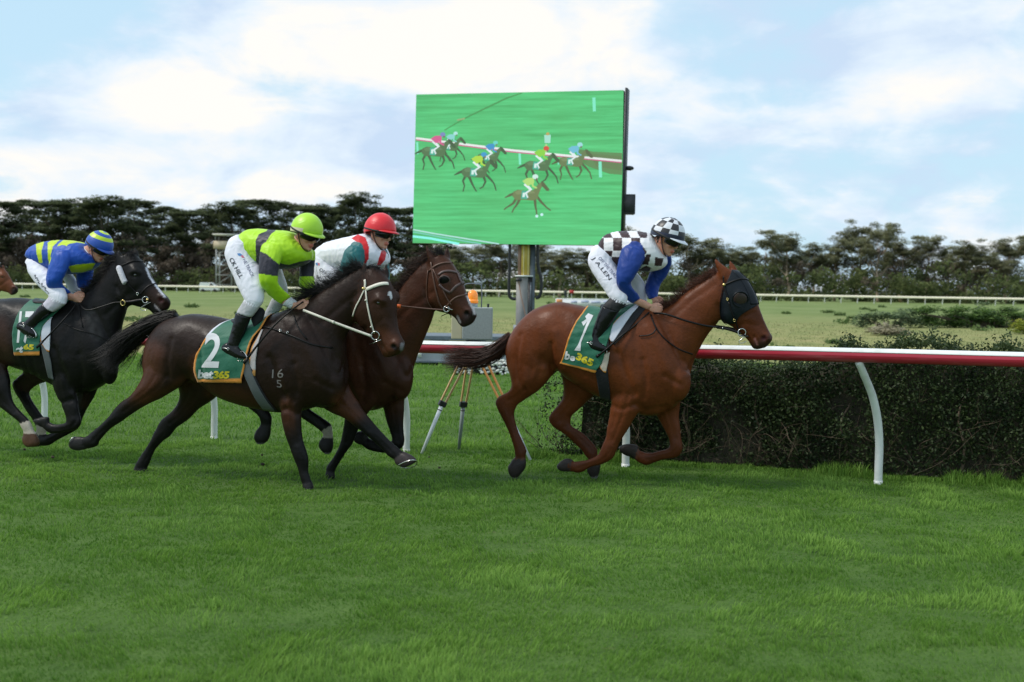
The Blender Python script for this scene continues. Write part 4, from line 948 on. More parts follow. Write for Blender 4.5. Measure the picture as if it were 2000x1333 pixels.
def text_on(name, body, B, pl, P0, U, V_, mat, parent, off=.004, bold=0.0, space=1.0, sub=2):
    """flat print: the built-in font wrapped on the cloth; P0 px of the lower left, U,V px vectors of the box"""
    cu = bpy.data.curves.new('t', 'FONT'); cu.body = body; cu.size = 1; cu.offset = bold; cu.space_character = space; cu.resolution_u = 4
    o = bpy.data.objects.new('t', cu); link(o); dg = bpy.context.evaluated_depsgraph_get(); me = bpy.data.meshes.new_from_object(o.evaluated_get(dg)); bpy.data.objects.remove(o)
    bm = bmesh.new(); bm.from_mesh(me); bmesh.ops.triangulate(bm, faces=bm.faces)
    for k in range(sub):
        es = [e for e in bm.edges if e.calc_length() > .16]
        if es: bmesh.ops.subdivide_edges(bm, edges=es, cuts=1); bmesh.ops.triangulate(bm, faces=bm.faces)
    bm.to_mesh(me); bm.free(); Vv = getV(me); lo, hi = Vv.min(0), Vv.max(0); u = (Vv[:, 0]-lo[0])/(hi[0]-lo[0]); v = (Vv[:, 1]-lo[1])/(hi[1]-lo[1]+1e-9)
    out = []
    for a, b in zip(u, v):
        x = P0[0]+a*U[0]+b*V_[0]; y = P0[1]+a*U[1]+b*V_[1]; p, n = hit(B, x, y, pl); n = n if n@(CO-p) > 0 else -n; out.append(p+n*off)
    setV(me, np.array(out)); return put(name, me, mat, parent)
def poly_on(name, polyg, B, pl, mat, parent, off=.004):
    me = bpy.data.meshes.new(name); me.from_pydata([(x, y, 0) for x, y in polyg], [], [list(range(len(polyg)))])
    bm = bmesh.new(); bm.from_mesh(me); bmesh.ops.triangulate(bm, faces=bm.faces)
    for k in range(3):
        es = [e for e in bm.edges if e.calc_length() > 7]
        if es: bmesh.ops.subdivide_edges(bm, edges=es, cuts=1); bmesh.ops.triangulate(bm, faces=bm.faces)
    bm.to_mesh(me); bm.free(); Vv = getV(me); out = []
    for x, y, _ in Vv:
        p, n = hit(B, x, y, pl); n = n if n@(CO-p) > 0 else -n; out.append(p+n*off)
    setV(me, np.array(out)); return put(name, me, mat, parent)
def hair(name, roots, dirs, lens, rad, mat, parent, seg=6, curl=.25, grav=.25, seed=0, wind=(0, 0, 0)):
    rs = np.random.RandomState(seed); n = len(roots); roots = np.asarray(roots); D = np.asarray(dirs); Vs = []
    p = roots.copy(); d = D/np.linalg.norm(D, axis=1)[:, None]; rows = [p.copy()]; cu = rs.randn(n, 3)*curl
    for k in range(seg):
        d = d+cu/seg+rs.randn(n, 3)*curl*.35/seg+np.array([0, 0, -grav/seg])+np.array(wind)/seg; d /= np.linalg.norm(d, axis=1)[:, None]
        p = p+d*(lens/seg)[:, None]; rows.append(p.copy())
    A = np.cross(d, rs.randn(n, 3)); A /= np.linalg.norm(A, axis=1)[:, None]; Bb = np.cross(A, d); Bb /= np.linalg.norm(Bb, axis=1)[:, None]
    rad = np.broadcast_to(rad, (n,))
    for k, r in enumerate(rows):
        f = (1-(k/seg)**2*.85)
        for a in range(3):
            t = 2*math.pi*a/3; Vs.append(r+(A*math.cos(t)+Bb*math.sin(t))*(rad*f)[:, None])
    V = np.stack(Vs, 1).reshape(-1, 3); m = 3*(seg+1); base = np.arange(n)[:, None]*m; F = []
    for k in range(seg):
        for a in range(3):
            F.append(base+np.array([[k*3+a, k*3+(a+1) % 3, k*3+3+(a+1) % 3, k*3+3+a]]))
    me = mesh_np(name, V, np.concatenate(F, 0)); fattr(me, 'v', np.repeat(rs.rand(n), m)); o = put(name, me, mat, parent); return o
def hairmat(name, c1, c2):
    m, nt, b = mat_new(name); N = nt.nodes; L = nt.links; a = N.new('ShaderNodeAttribute'); a.attribute_name = 'v'
    mx = N.new('ShaderNodeMix'); mx.data_type = 'RGBA'; L.new(a.outputs['Fac'], mx.inputs[0]); mx.inputs[6].default_value = (*c1, 1); mx.inputs[7].default_value = (*c2, 1)
    L.new(mx.outputs[2], b.inputs['Base Color']); b.inputs['Roughness'].default_value = .45; b.inputs['Specular IOR Level'].default_value = .25; return m
def coat(name, rough=.40, spec=.15, sheen=.0):
    m, nt, b = mat_new(name); N = nt.nodes; L = nt.links
    a = N.new('ShaderNodeVertexColor'); a.layer_name = 'Col'; tc = N.new('ShaderNodeTexCoord')
    def nz(s, d, st=(1, 1, 1)):
        mp = N.new('ShaderNodeMapping'); mp.inputs['Scale'].default_value = st; L.new(tc.outputs['Object'], mp.inputs[0]); n = N.new('ShaderNodeTexNoise'); n.inputs['Scale'].default_value = s; n.inputs['Detail'].default_value = d; n.inputs['Roughness'].default_value = .6; L.new(mp.outputs[0], n.inputs[0]); return n.outputs[0]
    mr = N.new('ShaderNodeMapRange'); L.new(nz(5, 6), mr.inputs[0]); mr.inputs[1].default_value = .3; mr.inputs[2].default_value = .7; mr.inputs[3].default_value = .78; mr.inputs[4].default_value = 1.22
    m2 = N.new('ShaderNodeMapRange'); L.new(nz(150, 3, (.3, 1, 1)), m2.inputs[0]); m2.inputs[1].default_value = .3; m2.inputs[2].default_value = .7; m2.inputs[3].default_value = .84; m2.inputs[4].default_value = 1.16
    mm = N.new('ShaderNodeMath'); mm.operation = 'MULTIPLY'; L.new(mr.outputs[0], mm.inputs[0]); L.new(m2.outputs[0], mm.inputs[1])
    vm = N.new('ShaderNodeVectorMath'); vm.operation = 'SCALE'; L.new(a.outputs[0], vm.inputs[0]); L.new(mm.outputs[0], vm.inputs['Scale']); L.new(vm.outputs[0], b.inputs['Base Color'])
    r2 = N.new('ShaderNodeMapRange'); L.new(nz(9, 4), r2.inputs[0]); r2.inputs[3].default_value = rough-.08; r2.inputs[4].default_value = rough+.14; L.new(r2.outputs[0], b.inputs['Roughness'])
    b.inputs['Specular IOR Level'].default_value = spec; b.inputs['Coat Weight'].default_value = .05; b.inputs['Coat Roughness'].default_value = .28; b.inputs['Sheen Weight'].default_value = sheen; b.inputs['Sheen Roughness'].default_value = .4; b.inputs['Sheen Tint'].default_value = (.7, .6, .5, 1)
    n = nz(28, 5); n2 = nz(190, 2, (.25, 1, 1)); ad = N.new('ShaderNodeMath'); ad.operation = 'MULTIPLY_ADD'; L.new(n2, ad.inputs[0]); ad.inputs[1].default_value = .22; L.new(n, ad.inputs[2])
    bp = N.new('ShaderNodeBump'); bp.inputs['Strength'].default_value = .35; bp.inputs['Distance'].default_value = .012; L.new(ad.outputs[0], bp.inputs['Height']); L.new(bp.outputs[0], b.inputs['Normal']); return m
m_coat = coat('horse_coat'); m_eye = pbr('dark_eye', (.012, .008, .006), .06, spec=.8, coat=1)
m_leath = pbr('black_leather', (.006, .005, .005), .42, spec=.25, bump=.2, bscale=120); m_brl = pbr('brown_leather', (.10, .045, .028), .5, bump=.2, bscale=120); m_whl = pbr('white_webbing', (.72, .68, .58), .5, bump=.3, bscale=150, var=.08, vscale=30)
m_steel = pbr('polished_steel', (.62, .62, .60), .22, metal=1); m_brass = pbr('brass', (.72, .55, .22), .28, metal=1); m_tanst = pbr('tan_leather', (.42, .20, .06), .5)
LEG = dict(nh=1, fh=2, nf=3, ff=4)
# grooves and ridges of a galloping horse (px of the chestnut horse; other horses are shifted copies)
CREASE = [([(1076, 672), (1077, 695), (1079, 730)], .012, 4.5, 1, .05), ([(1085, 650), (1092, 700), (1100, 722)], -.008, 9, 1, .05),
          ([(1286, 618), (1312, 668), (1338, 722)], .011, 6, 1, .03), ([(1232, 625), (1246, 660), (1256, 700)], .006, 7, 1, .05), ([(1268, 640), (1290, 690), (1310, 735)], -.007, 10, 1, .05),
          ([(1207, 690), (1222, 730), (1240, 770)], .010, 6, 1, .08), ([(1255, 705), (1262, 740), (1258, 775)], .008, 6, 1, .08), ([(1232, 715), (1240, 750)], -.008, 10, 1, .08),
          ([(1016, 655), (1009, 700), (1011, 740), (1022, 762)], .008, 5, 1, .05), ([(1045, 635), (1040, 665), (1046, 700)], .003, 10, 1, .05), ([(1060, 700), (1052, 735), (1040, 760)], .006, 6, 1, .05),
          ([(1120, 655), (1128, 695), (1142, 735)], .0035, 4, 1, .1), ([(1135, 655), (1143, 695), (1157, 740)], .0035, 4, 1, .1), ([(1150, 655), (1158, 695), (1172, 745)], .0035, 4, 1, .1),
          ([(1395, 634), (1372, 668), (1346, 724)], .009, 5, 1, .0), ([(1308, 625), (1350, 588), (1396, 556)], .005, 6, 1, .0), ([(1300, 735), (1330, 752)], .008, 6, 1, .0), ([(1240, 790), (1262, 802), (1300, 796)], .008, 6, 1, .0),
          ([(1098, 600), (1120, 612)], -.006, 10, 1, .03), ([(1190, 790), (1212, 800), (1240, 792)], .007, 5, 1, .05)]
def horse(hid, label, ground_px, yaw, parts_, head, ears, eye, nostril, mouth, paint, shift, voxel=.0140, headyaw=None, extra=(), cre=()):
    A = G(*ground_px); pl = Plane(A, yaw)
    hp = pl
    if headyaw is not None:
        mid = head[3]; cpt = pl.at((mid[0]+mid[2])/2, (mid[1]+mid[3])/2, 0); hp = Plane(cpt, headyaw)
    root = thing('racehorse', label, 'horse', (A[0], A[1], 0), 'galloping racehorses')
    P_ = []
    P_.append(loft(pl, parts_['trunk'], 5, 40, 2.25, 0)); P_.append(loft(pl, parts_['neck'], 5, 30, 2.1, 5)); P_.append(loft(hp, head, 5, 28, 2.3, 6))
    for k in ('nh', 'fh', 'nf', 'ff'): 
        if k in parts_: P_.append(loft(pl, parts_[k], 5, 20, 2.0, LEG[k]))
        if k+'_hoof' in parts_:
            hf = list(parts_[k+'_hoof']); lastr = list(parts_[k][-1]); lastr[5] *= .95; P_.append(loft(pl, [tuple(lastr)]+hf, 4, 20, 2.3, LEG[k]+10))
    for e in ears: P_.append(loft(hp, e, 4, 12, 2.0, 7))
    for b in extra: P_.append(blob(pl if b[-1] != 6 else hp, *b[:-1], tagid=b[-1]))
    me = remesh(P_, voxel, 5)
    tg, tt = nearest_tags(me, P_)
    carve(me, pl, [(c[0], c[1]*1.35)+tuple(c[2:]) for c in CREASE], shift); ex, ey = eye
    tend = []
    for k in ('nh', 'fh', 'nf', 'ff'):
        rw = parts_[k]; i0 = 6; q = [(r[0]*.42+r[2]*.58, r[1]*.42+r[3]*.58) for r in rw[i0:-1]]; tend.append((q, .005, 2.0)); q = [(r[0]*.5+r[2]*.5, r[1]*.5+r[3]*.5) for r in rw[1:6]]; tend.append((q, .006, 4.0)); q = [(r[0]*.75+r[2]*.25, r[1]*.75+r[3]*.25) for r in rw[1:5]]; tend.append((q, .004, 3.0))
    carve(me, pl, tend)
    V0 = getV(me); N0_ = getN(me); sx = V0@pl.F; nzv = np.array([mnoise.noise(Vector((a*5.5+hid*9, v[1]*2+v[2]*1.5, v[2]*7+a*2))) for a, v in zip(sx, V0)]); nz2 = np.array([1-2*abs(mnoise.noise(Vector((v[0]*13, v[1]*9+hid, v[2]*9)))) for v in V0]); setV(me, V0+N0_*(.0045*nzv+.0022*np.clip(nz2-.75, 0, 1)*4*.5)[:, None])
    carve(me, hp, list(cre)+[([nostril], .020, 4.6, 1, -.3), ([(nostril[0]-2, nostril[1]-8), (nostril[0]+6, nostril[1]-6), (nostril[0]+9, nostril[1]+1)], -.006, 4, 1, -.3), (mouth, .008, 2.6, 1, -.3),
                   ([(ex-9, ey-5), (ex, ey-9), (ex+9, ey-5)], -.009, 4.5, 1, -.3), ([(ex-8, ey+5), (ex, ey+7), (ex+8, ey+4)], -.003, 4, 1, -.3), ([(ex, ey)], .006, 5, 1, -.3)])
    V = getV(me); Q = proj(V); lat = (V-pl.A)@pl.N; C = paint(Q, lat, tg, tt, V)
    vcol(me, C); put('body', me, m_coat, root); B = bvh(me)
    p, n = hit(B, ex, ey, hp); r_ = .019; c = p-n*.011; obj('eye', sphere(c, r_, 16, 12), m_eye, root); obj('eye', sphere(hp.mirror(c), r_, 16, 12), m_eye, root)
    return root, pl, hp, B, me
def leg_fade(tg, tt, starts):            # 0..1 amount of black points on each leg
    a = np.zeros(len(tg))
    for k, (t0, t1) in starts.items(): m_ = tg == LEG[k]; a[m_] = sstep(t0, t1, tt[m_])
    for k in LEG.values(): a[tg == k+10] = 1
    return a
def mane(root, pl, B, crest, n, L, rad, mat, direction, seed, curl=.5, grav=.3, both=.035, lenf=None):
    rs = np.random.RandomState(seed); K = cr(crest, 20); idx = rs.rand(n)*(len(K)-1); i0 = idx.astype(int).clip(0, len(K)-2); f = idx-i0
    px = K[i0]*(1-f)[:, None]+K[i0+1]*f[:, None]; roots, dirs = [], []
    tu = idx/(len(K)-1)
    for (x, y) in px:
        lt = rs.randn()*both*.4; p = pl.at(x, y, lt)+np.array([0, 0, -.012]); roots.append(p)
        d = pl.F*direction[0]+np.array([0, 0, direction[1]])+pl.N*(direction[2]+rs.randn()*.35)+rs.randn(3)*.25; dirs.append(d)
    lens = L*(.45+.75*rs.rand(n))*(lenf(tu) if lenf else 1); return hair('mane', roots, dirs, lens, rad*(.6+.8*rs.rand(n)), mat, root, 4, curl, grav, seed, tuple(pl.F*-.5))
def tail(root, pl, curve, n, rad, mat, seed, w0=.03, w1=.11, curl=.25, tuft=.25):
    """hair running along a guiding curve given in px, spreading towards the end; one dock"""
    rs = np.random.RandomState(seed); K = np.array([pl.at(x, y, 0) for x, y in cr(curve, 8)]); T, A, Bv = frames(K); m = len(K)
    obj('dock', pipe(K[:m//2], np.linspace(.032, .012, m//2), 10), mat, root)
    Vs, Fs, vv = [], [], []; S_ = 9
    o_ = rs.randn(n, 2); o_ /= (1+.25*np.linalg.norm(o_, axis=1))[:, None]; end = .62+.38*rs.rand(n)**.7; st = .0+.35*rs.rand(n)**1.5; ph = rs.rand(n)*6.28; fr = 1+2*rs.rand(n)
    clump = rs.randn(14, 2)*1.1; ci = rs.randint(0, 14, n)
    for i in range(n):
        ts = np.linspace(st[i], end[i], S_)*(m-1); a = ts.astype(int).clip(0, m-2); f = (ts-a)[:, None]
        c = K[a]*(1-f)+K[a+1]*f; A_ = A[a]*(1-f)+A[a+1]*f; B_ = Bv[a]*(1-f)+Bv[a+1]*f; u = ts/(m-1)
        w = (w0+(w1-w0)*u**1.2)[:, None]; oo = o_[i]*(1-u*.55)[:, None]+clump[ci[i]]*(u*.55)[:, None]
        wob = (np.sin(u*fr[i]*4+ph[i])*curl*.03*u)[:, None]
        c = c+A_*w*oo[:, :1]*.8+B_*w*(oo[:, 1:]*.8)+A_*wob+B_*wob*.6
        r = rad*(.6+.8*rs.rand())*np.concatenate([np.ones(S_-4), [.85, .65, .4, .15]])
        V, F = pipe(c, r, 3, False); Fs.append(np.array(F)+len(Vs)*S_*3); Vs.append(V); vv.append(np.full(len(V), rs.rand()))
    me = mesh_np('tail', np.concatenate(Vs), np.concatenate(Fs)); fattr(me, 'v', np.concatenate(vv)); return put('tail', me, mat, root)
# ------------------------------------------------------------------ people
m_skin = pbr('skin', (.46, .23, .155), .5, spec=.35, sss=.12, vc=True, bump=.12, bscale=90, var=.08, vscale=30)
def folds(m, scale=5.0, strength=.42, dist=.018):
    nt = m.node_tree; N = nt.nodes; L = nt.links; b = N['Principled BSDF']; tc = N.new('ShaderNodeTexCoord')
    w = N.new('ShaderNodeTexNoise'); w.inputs['Scale'].default_value = scale; w.inputs['Detail'].default_value = 1.3; w.inputs['Distortion'].default_value = 2.4; L.new(tc.outputs['Object'], w.inputs[0])
    a = N.new('ShaderNodeMath'); a.operation = 'SUBTRACT'; L.new(w.outputs[0], a.inputs[0]); a.inputs[1].default_value = .5
    c = N.new('ShaderNodeMath'); c.operation = 'ABSOLUTE'; L.new(a.outputs[0], c.inputs[0])
    d = N.new('ShaderNodeMath'); d.operation = 'POWER'; L.new(c.outputs[0], d.inputs[0]); d.inputs[1].default_value = .85
    bp = N.new('ShaderNodeBump'); bp.inputs['Strength'].default_value = strength; bp.inputs['Distance'].default_value = dist; L.new(d.outputs[0], bp.inputs['Height']); L.new(bp.outputs[0], b.inputs['Normal']); return m
def silk(name): return folds(pbr(name, (1, 1, 1), .46, spec=.28, sheen=.1, vc=True))
m_silk = silk('silk_jacket'); m_breech = folds(pbr('breeches_cloth', (.70, .70, .73), .6, spec=.3, vc=True), 5, .6, .018)
m_boot = pbr('boot_leather', (.006, .006, .007), .20, spec=.28, coat=.06, bump=.12, bscale=22, vc=True); m_cap = folds(pbr('cap_silk', (1, 1, 1), .4, vc=True, sheen=.1), 9, .4, .008)
m_gog = pbr('goggle_lens', (.008, .008, .009), .16, spec=.45); m_rub = pbr('goggle_strap', (.02, .02, .02), .6); m_shirt = pbr('white_stock', (.72, .73, .76), .7, bump=.2)
m_brown = pbr('chin_strap', (.07, .03, .02), .6); m_print = pbr('dark_print', (.035, .035, .05), .7); m_print2 = pbr('navy_print', (.10, .11, .20), .7)
def wrinkle(me, pl, amp, sc, seed, dirn=None):
    V = getV(me); Nn = getN(me); d = np.array(dirn if dirn is not None else pl.F, float); d /= np.linalg.norm(d)
    W_ = V+1.5*np.outer(V@d, d)*0; out = []
    for v in V:
        q = v*sc+np.array([seed*3.1, seed, 0]); a = v@d
        w = mnoise.noise(Vector(q*.6))*1.2; r = 1-abs(mnoise.noise(Vector((q[0]+d[0]*a*sc*1.7+w, q[1]+d[1]*a*sc*1.7, q[2]+d[2]*a*sc*1.7-w))))*2.4
        out.append(r*.8+.5*mnoise.noise(Vector(q*2.3)))
    D = amp*np.array(out); setV(me, V+Nn*D[:, None])
def head_axes(yaw, pitch_, roll_=0):
    y = R(yaw); f = np.array([math.cos(y), -math.sin(y), 0]); s = np.array([-math.sin(y), -math.cos(y), 0]); z = np.array([0, 0, 1.])
    p = R(pitch_); f2 = f*math.cos(p)-z*math.sin(p); z2 = f*math.sin(p)+z*math.cos(p)
    r = R(roll_); s2 = s*math.cos(r)+z2*math.sin(r); z3 = z2*math.cos(r)-s*math.sin(r); return np.array([f2, s2, z3])
def head_parts(c, ax, k=1.0):
    """local: x forward, y towards camera side, z up (metres)"""
    L = lambda p: c+(np.array(p, float)*k)@ax
    out = []
    rows = [(-.055, .045, .112, .045), (-.085, .075, .098, .066), (-.096, .092, .070, .075), (-.098, .098, .035, .077), (-.092, .099, .005, .075), (-.078, .094, -.025, .070), (-.052, .092, -.055, .062), (-.030, .090, -.080, .050), (-.010, .086, -.098, .040), (.015, .075, -.112, .026)]
    K = cr(rows, 3); V = []; seg = 22; th = np.linspace(0, 2*math.pi, seg, endpoint=False)
    for x0, x1, z, w in K:
        for t in th:
            cc = math.cos(t); V.append(L(((x0+x1)/2+(x1-x0)/2*cc, math.sin(t)*w*(1-.12*max(0, cc)), z)))
    m = len(K); F = [[i*seg+j, i*seg+(j+1) % seg, (i+1)*seg+(j+1) % seg, (i+1)*seg+j] for i in range(m-1) for j in range(seg)]+[list(range(seg))[::-1], [(m-1)*seg+j for j in range(seg)]]
    out.append((np.array(V), F, 20, np.zeros(len(V))))
    def el(p, r, tg=20): V, F = sphere(L(p), np.array(r)*k, 14, 10, ax); out.append((V, F, tg, np.zeros(len(V))))
    el((.103, 0, -.022), (.016, .014, .018)); el((.097, 0, .0), (.012, .010, .022)); el((.092, 0, .034), (.014, .045, .010)); el((.092, 0, -.063), (.012, .024, .008), 21); el((.090, 0, -.073), (.012, .020, .007), 21)
    el((.078, 0, -.098), (.017, .024, .015)); el((.060, .045, -.025), (.028, .020, .020)); el((.060, -.045, -.025), (.028, .020, .020))
    for s in (-1, 1): el((-.008, s*.077, -.012), (.018, .010, .031), 22)
    for s in (-1, 1): el((.092, s*.008, -.030), (.011, .009, .008))
    return out, L
def fist(c, ax, k=1.0):
    """closed hand: x along the forearm, y outwards (to camera), z up; fingers curl inwards round the rein"""
    L = lambda p: c+(np.array(p, float)*k)@ax; out = []
    def tube(pts, r): 
        K = cr([L(p) for p in pts], 3); rr = cr([[q] for q in r], 3)[:, 0]*k; V, F = pipe(K, rr, 8); out.append((V, F, 23, np.zeros(len(V)))); 
        for e, q in ((K[0], rr[0]), (K[-1], rr[-1])): V, F = sphere(e, q, 8, 6); out.append((V, F, 23, np.zeros(len(V))))
    V, F = sphere(L((-.004, .004, 0)), np.array((.047, .021, .043))*k, 16, 12, ax); out.append((V, F, 23, np.zeros(len(V))))
    for i, (z, l) in enumerate(((.033, .94), (.011, 1.0), (-.011, .95), (-.032, .80))):
        tube([(.026, .014, z), (.050*l, .014, z*1.02), (.066*l, -.004, z), (.054*l, -.026, z), (.032, -.026, z*.95)], [.0096, .0092, .0088, .0084, .0076])
    tube([(-.020, .0, .034), (.012, -.004, .050), (.040, -.012, .048), (.056, -.018, .040)], [.013, .0125, .011, .009]); return out
def human(label, anchor, yaw, T, headc, hax, hk, hands, skincol):
    """T: dict of lofts; builds body, returns root, planes"""
    pl = Plane(anchor, yaw); c = pl.at(*headc); root = thing('person', label, 'person', (anchor[0], anchor[1], 0), 'jockeys')
    P_, L = head_parts(c, hax, hk)
    for k in ('torso', 'neck', 'armn', 'armf', 'handn', 'handf', 'legn', 'legf', 'shinn', 'shinf', 'footn', 'footf'):
        if k in T: P_.append(loft(pl, T[k], 4, 16, 2.0, 24, shrink=.80 if k not in ('neck', 'handn', 'handf') else 1))
    for hc, ax, s in hands: P_ += fist(pl.at(*hc), ax, s)
    me = remesh(P_, .0074, 2); tg, tt = nearest_tags(me, [p for p in P_ if p[2] in (20, 21, 22, 23)]+[(p[0], p[1], 24, p[3]) for p in P_ if p[2] == 24])
    V = getV(me); lz = (V-c)@hax.T/hk; col = np.tile(np.array(skincol), (len(V), 1)); col[tg == 21] = np.array(skincol)*np.array([.85, .5, .5]); col[tg == 22] *= np.array([1.12, .85, .8])
    ck = np.exp(-((lz[:, 0]-.07)/.03)**2-((np.abs(lz[:, 1])-.045)/.022)**2-((lz[:, 2]+.035)/.02)**2); col = col*(1-ck[:, None]*np.array([-.06, .16, .16]))
    hr = (lz[:, 2] > .0) & (lz[:, 0] < .01) & (tg == 20); hr |= (tg == 20) & (lz[:, 0] < -.03) & (lz[:, 2] > -.055); col[hr] = (.035, .022, .015)
    vcol(me, col); put('body', me, m_skin, root); return root, pl, L, c
def lofts_mesh(pl, items, voxel, smooth=3, shrink=1.0):
    P_ = [loft(pl, st, 5, 22, 2.1, i+1, shrink=shrink) for i, st in enumerate(items)]; me = remesh(P_, voxel, smooth); tg, tt = nearest_tags(me, P_); return me, tg, tt
def helmet(root, L, hax, k, colf, peakcol, tilt=0):
    V, F, C = [], [], []; nu, nv = 64, 26
    for i in range(nv+1):
        for j in range(nu):
            th = 2*math.pi*j/nu; ph = (i/nv)*R(97-13*math.cos(th)); cx = math.sin(ph)*math.cos(th); cy = math.sin(ph)*math.sin(th); cz = math.cos(ph)
            V.append(L((cx*.136-.006, cy*.116, cz*.140+.032)))
    F = [[i*nu+j, (i+1)*nu+j, (i+1)*nu+(j+1) % nu, i*nu+(j+1) % nu] for i in range(nv) for j in range(nu)]
    me = mesh_np('cap', V, F); cc = []
    for f in range(len(F)):
        i, j = f//nu, f % nu; cc += [colf((i+.5)/nv*102, (j+.5)/nu*360)]*4
    vcol(me, cc, 'CORNER'); o = put('helmet_cap', me, m_cap, root); md = o.modifiers.new('s', 'SOLIDIFY'); md.thickness = .008; md.offset = -1
    # peak
    V, F = [], []; n = 18
    for i in range(n+1):
        t = R(-62+124*i/n); x, y = math.cos(t), math.sin(t); e = max(0, math.cos(t*1.45))**.6
        for q in range(4):
            u = q/3; V.append(L((x*(.131+.055*u*e)-.006, y*(.112+.034*u*e), .044-.012*(1-x)-.006*u-.012*u*u*e)))
    F = [[i*4+j, i*4+j+1, (i+1)*4+j+1, (i+1)*4+j] for i in range(n) for j in range(3)]
    me = mesh_np('peak', V, F); vcol(me, [peakcol]*len(V)); o = put('cap_peak', me, m_cap, root); md = o.modifiers.new('s', 'SOLIDIFY'); md.thickness = .005
    Vs, Fs = sphere(L((-.006, 0, .173)), .010*k, 10, 8); me = mesh_np('button', Vs, Fs); vcol(me, [colf(0, 0)]*len(Vs)); put('cap_button', me, m_cap, root)
def goggles(root, L, hax, band=True, band_z=.012, stud=True):
    V, F = [], []; n = 22
    for i in range(n+1):
        t = R(-78+156*i/n); x, y = math.cos(t), math.sin(t); nose = math.exp(-(t/.22)**2); hgt = .034*(1-.25*abs(math.sin(t))**3)
        for q in range(6):
            u = q/5; z = .010+hgt*(1-2*u)+(.014*nose*u); bulge = .013*math.sin(u*math.pi)
            V.append(L((x*(.104+bulge)+.006, y*(.084+bulge), z)))
    F = [[i*6+j, i*6+j+1, (i+1)*6+j+1, (i+1)*6+j] for i in range(n) for j in range(5)]
    o = obj('goggles', (V, F), m_gog, root); md = o.modifiers.new('s', 'SOLIDIFY'); md.thickness = .006
    if stud:
        for s in (-1, 1): obj('goggle_stud', sphere(L((.030, s*.088, .014)), (.008, .005, .008), 10, 8, hax), m_brass, root)
    pts = [L((math.cos(t)*.141-.006, math.sin(t)*.121, .030-.006*math.cos(t))) for t in np.linspace(R(50), R(310), 40)]; nr = [np.array(p)-L((0, 0, .02)) for p in pts]; nr = np.array(nr); nr /= np.linalg.norm(nr, axis=1)[:, None]
    obj('goggle_band', strap(pts, nr, .020, .004), m_rub, root)
    for s in (-1, 1):
        pts = cr([L((-.01, s*.086, .01)), L((.012, s*.082, -.03)), L((.035, s*.066, -.075)), L((.060, s*.03, -.116)), L((.066, 0, -.122))], 4); nr = np.array([p-L((.02, 0, -.05)) for p in pts]); nr /= np.linalg.norm(nr, axis=1)[:, None]
        obj('chin_strap', strap(pts, nr, .013, .003), m_brown, root)
def limb_mask(Q, lat, rows, sgn, grow=1.5):   # inside the outline of a traced limb, on its own side of the body
    K = cr([list(r) for r in rows], 6); a, b = K[:, :2], K[:, 2:4]; c = (a+b)/2; d0 = (b[0]-a[0])/2; n0 = np.array([-d0[1], d0[0]]); n0 = n0 if n0@(c[0]-c[12]) > 0 else -n0
    arc = [c[0]+d0*math.cos(t)*-1+n0*math.sin(t)*.75 for t in np.linspace(0, math.pi, 9)]
    w = (b-a)/np.linalg.norm(b-a, axis=1)[:, None]*grow; poly = list(arc)+list((b+w)[1:])+list((a-w)[1:][::-1]); return in_poly(Q, poly) & (lat*sgn > .03)
# ================================================================ HORSES
def H_steel_ring(root, pl, px, py, lat, R0=.034, r=.0045, mat=None, name='bit_ring'):
    c = pl.at(px, py, lat); n = pl.N*.9+pl.F*.3; obj(name, ring(c, n, R0, r, 22, 6), mat or m_steel, root)
def rein(root, pl, pts, w, mat, name='rein', mirror=True, sub=8):
    """pts: px,py,lat hanging free between hand and bit"""
    K = cr([pl.at(x, y, l) for x, y, l in pts], sub); Nn = np.tile(pl.N, (len(K), 1)); o = obj(name, strap(K, Nn, w, .004), mat, root)
    if mirror: obj(name, strap(pl.mirror(K), -Nn, w, .004), mat, root)
    return K
def hoofcol(C, tg, tt, legs, col, shoe=(.42, .42, .40)):
    for k in legs:
        m_ = (tg == LEG[k]+10); C[m_] = col
        m2 = m_ & (tt > .90); C[m2] = np.array(shoe)*.35+np.array(col)*.65
def shades(C, V, lat, under, top, pl_A, z0, z1):
    return C
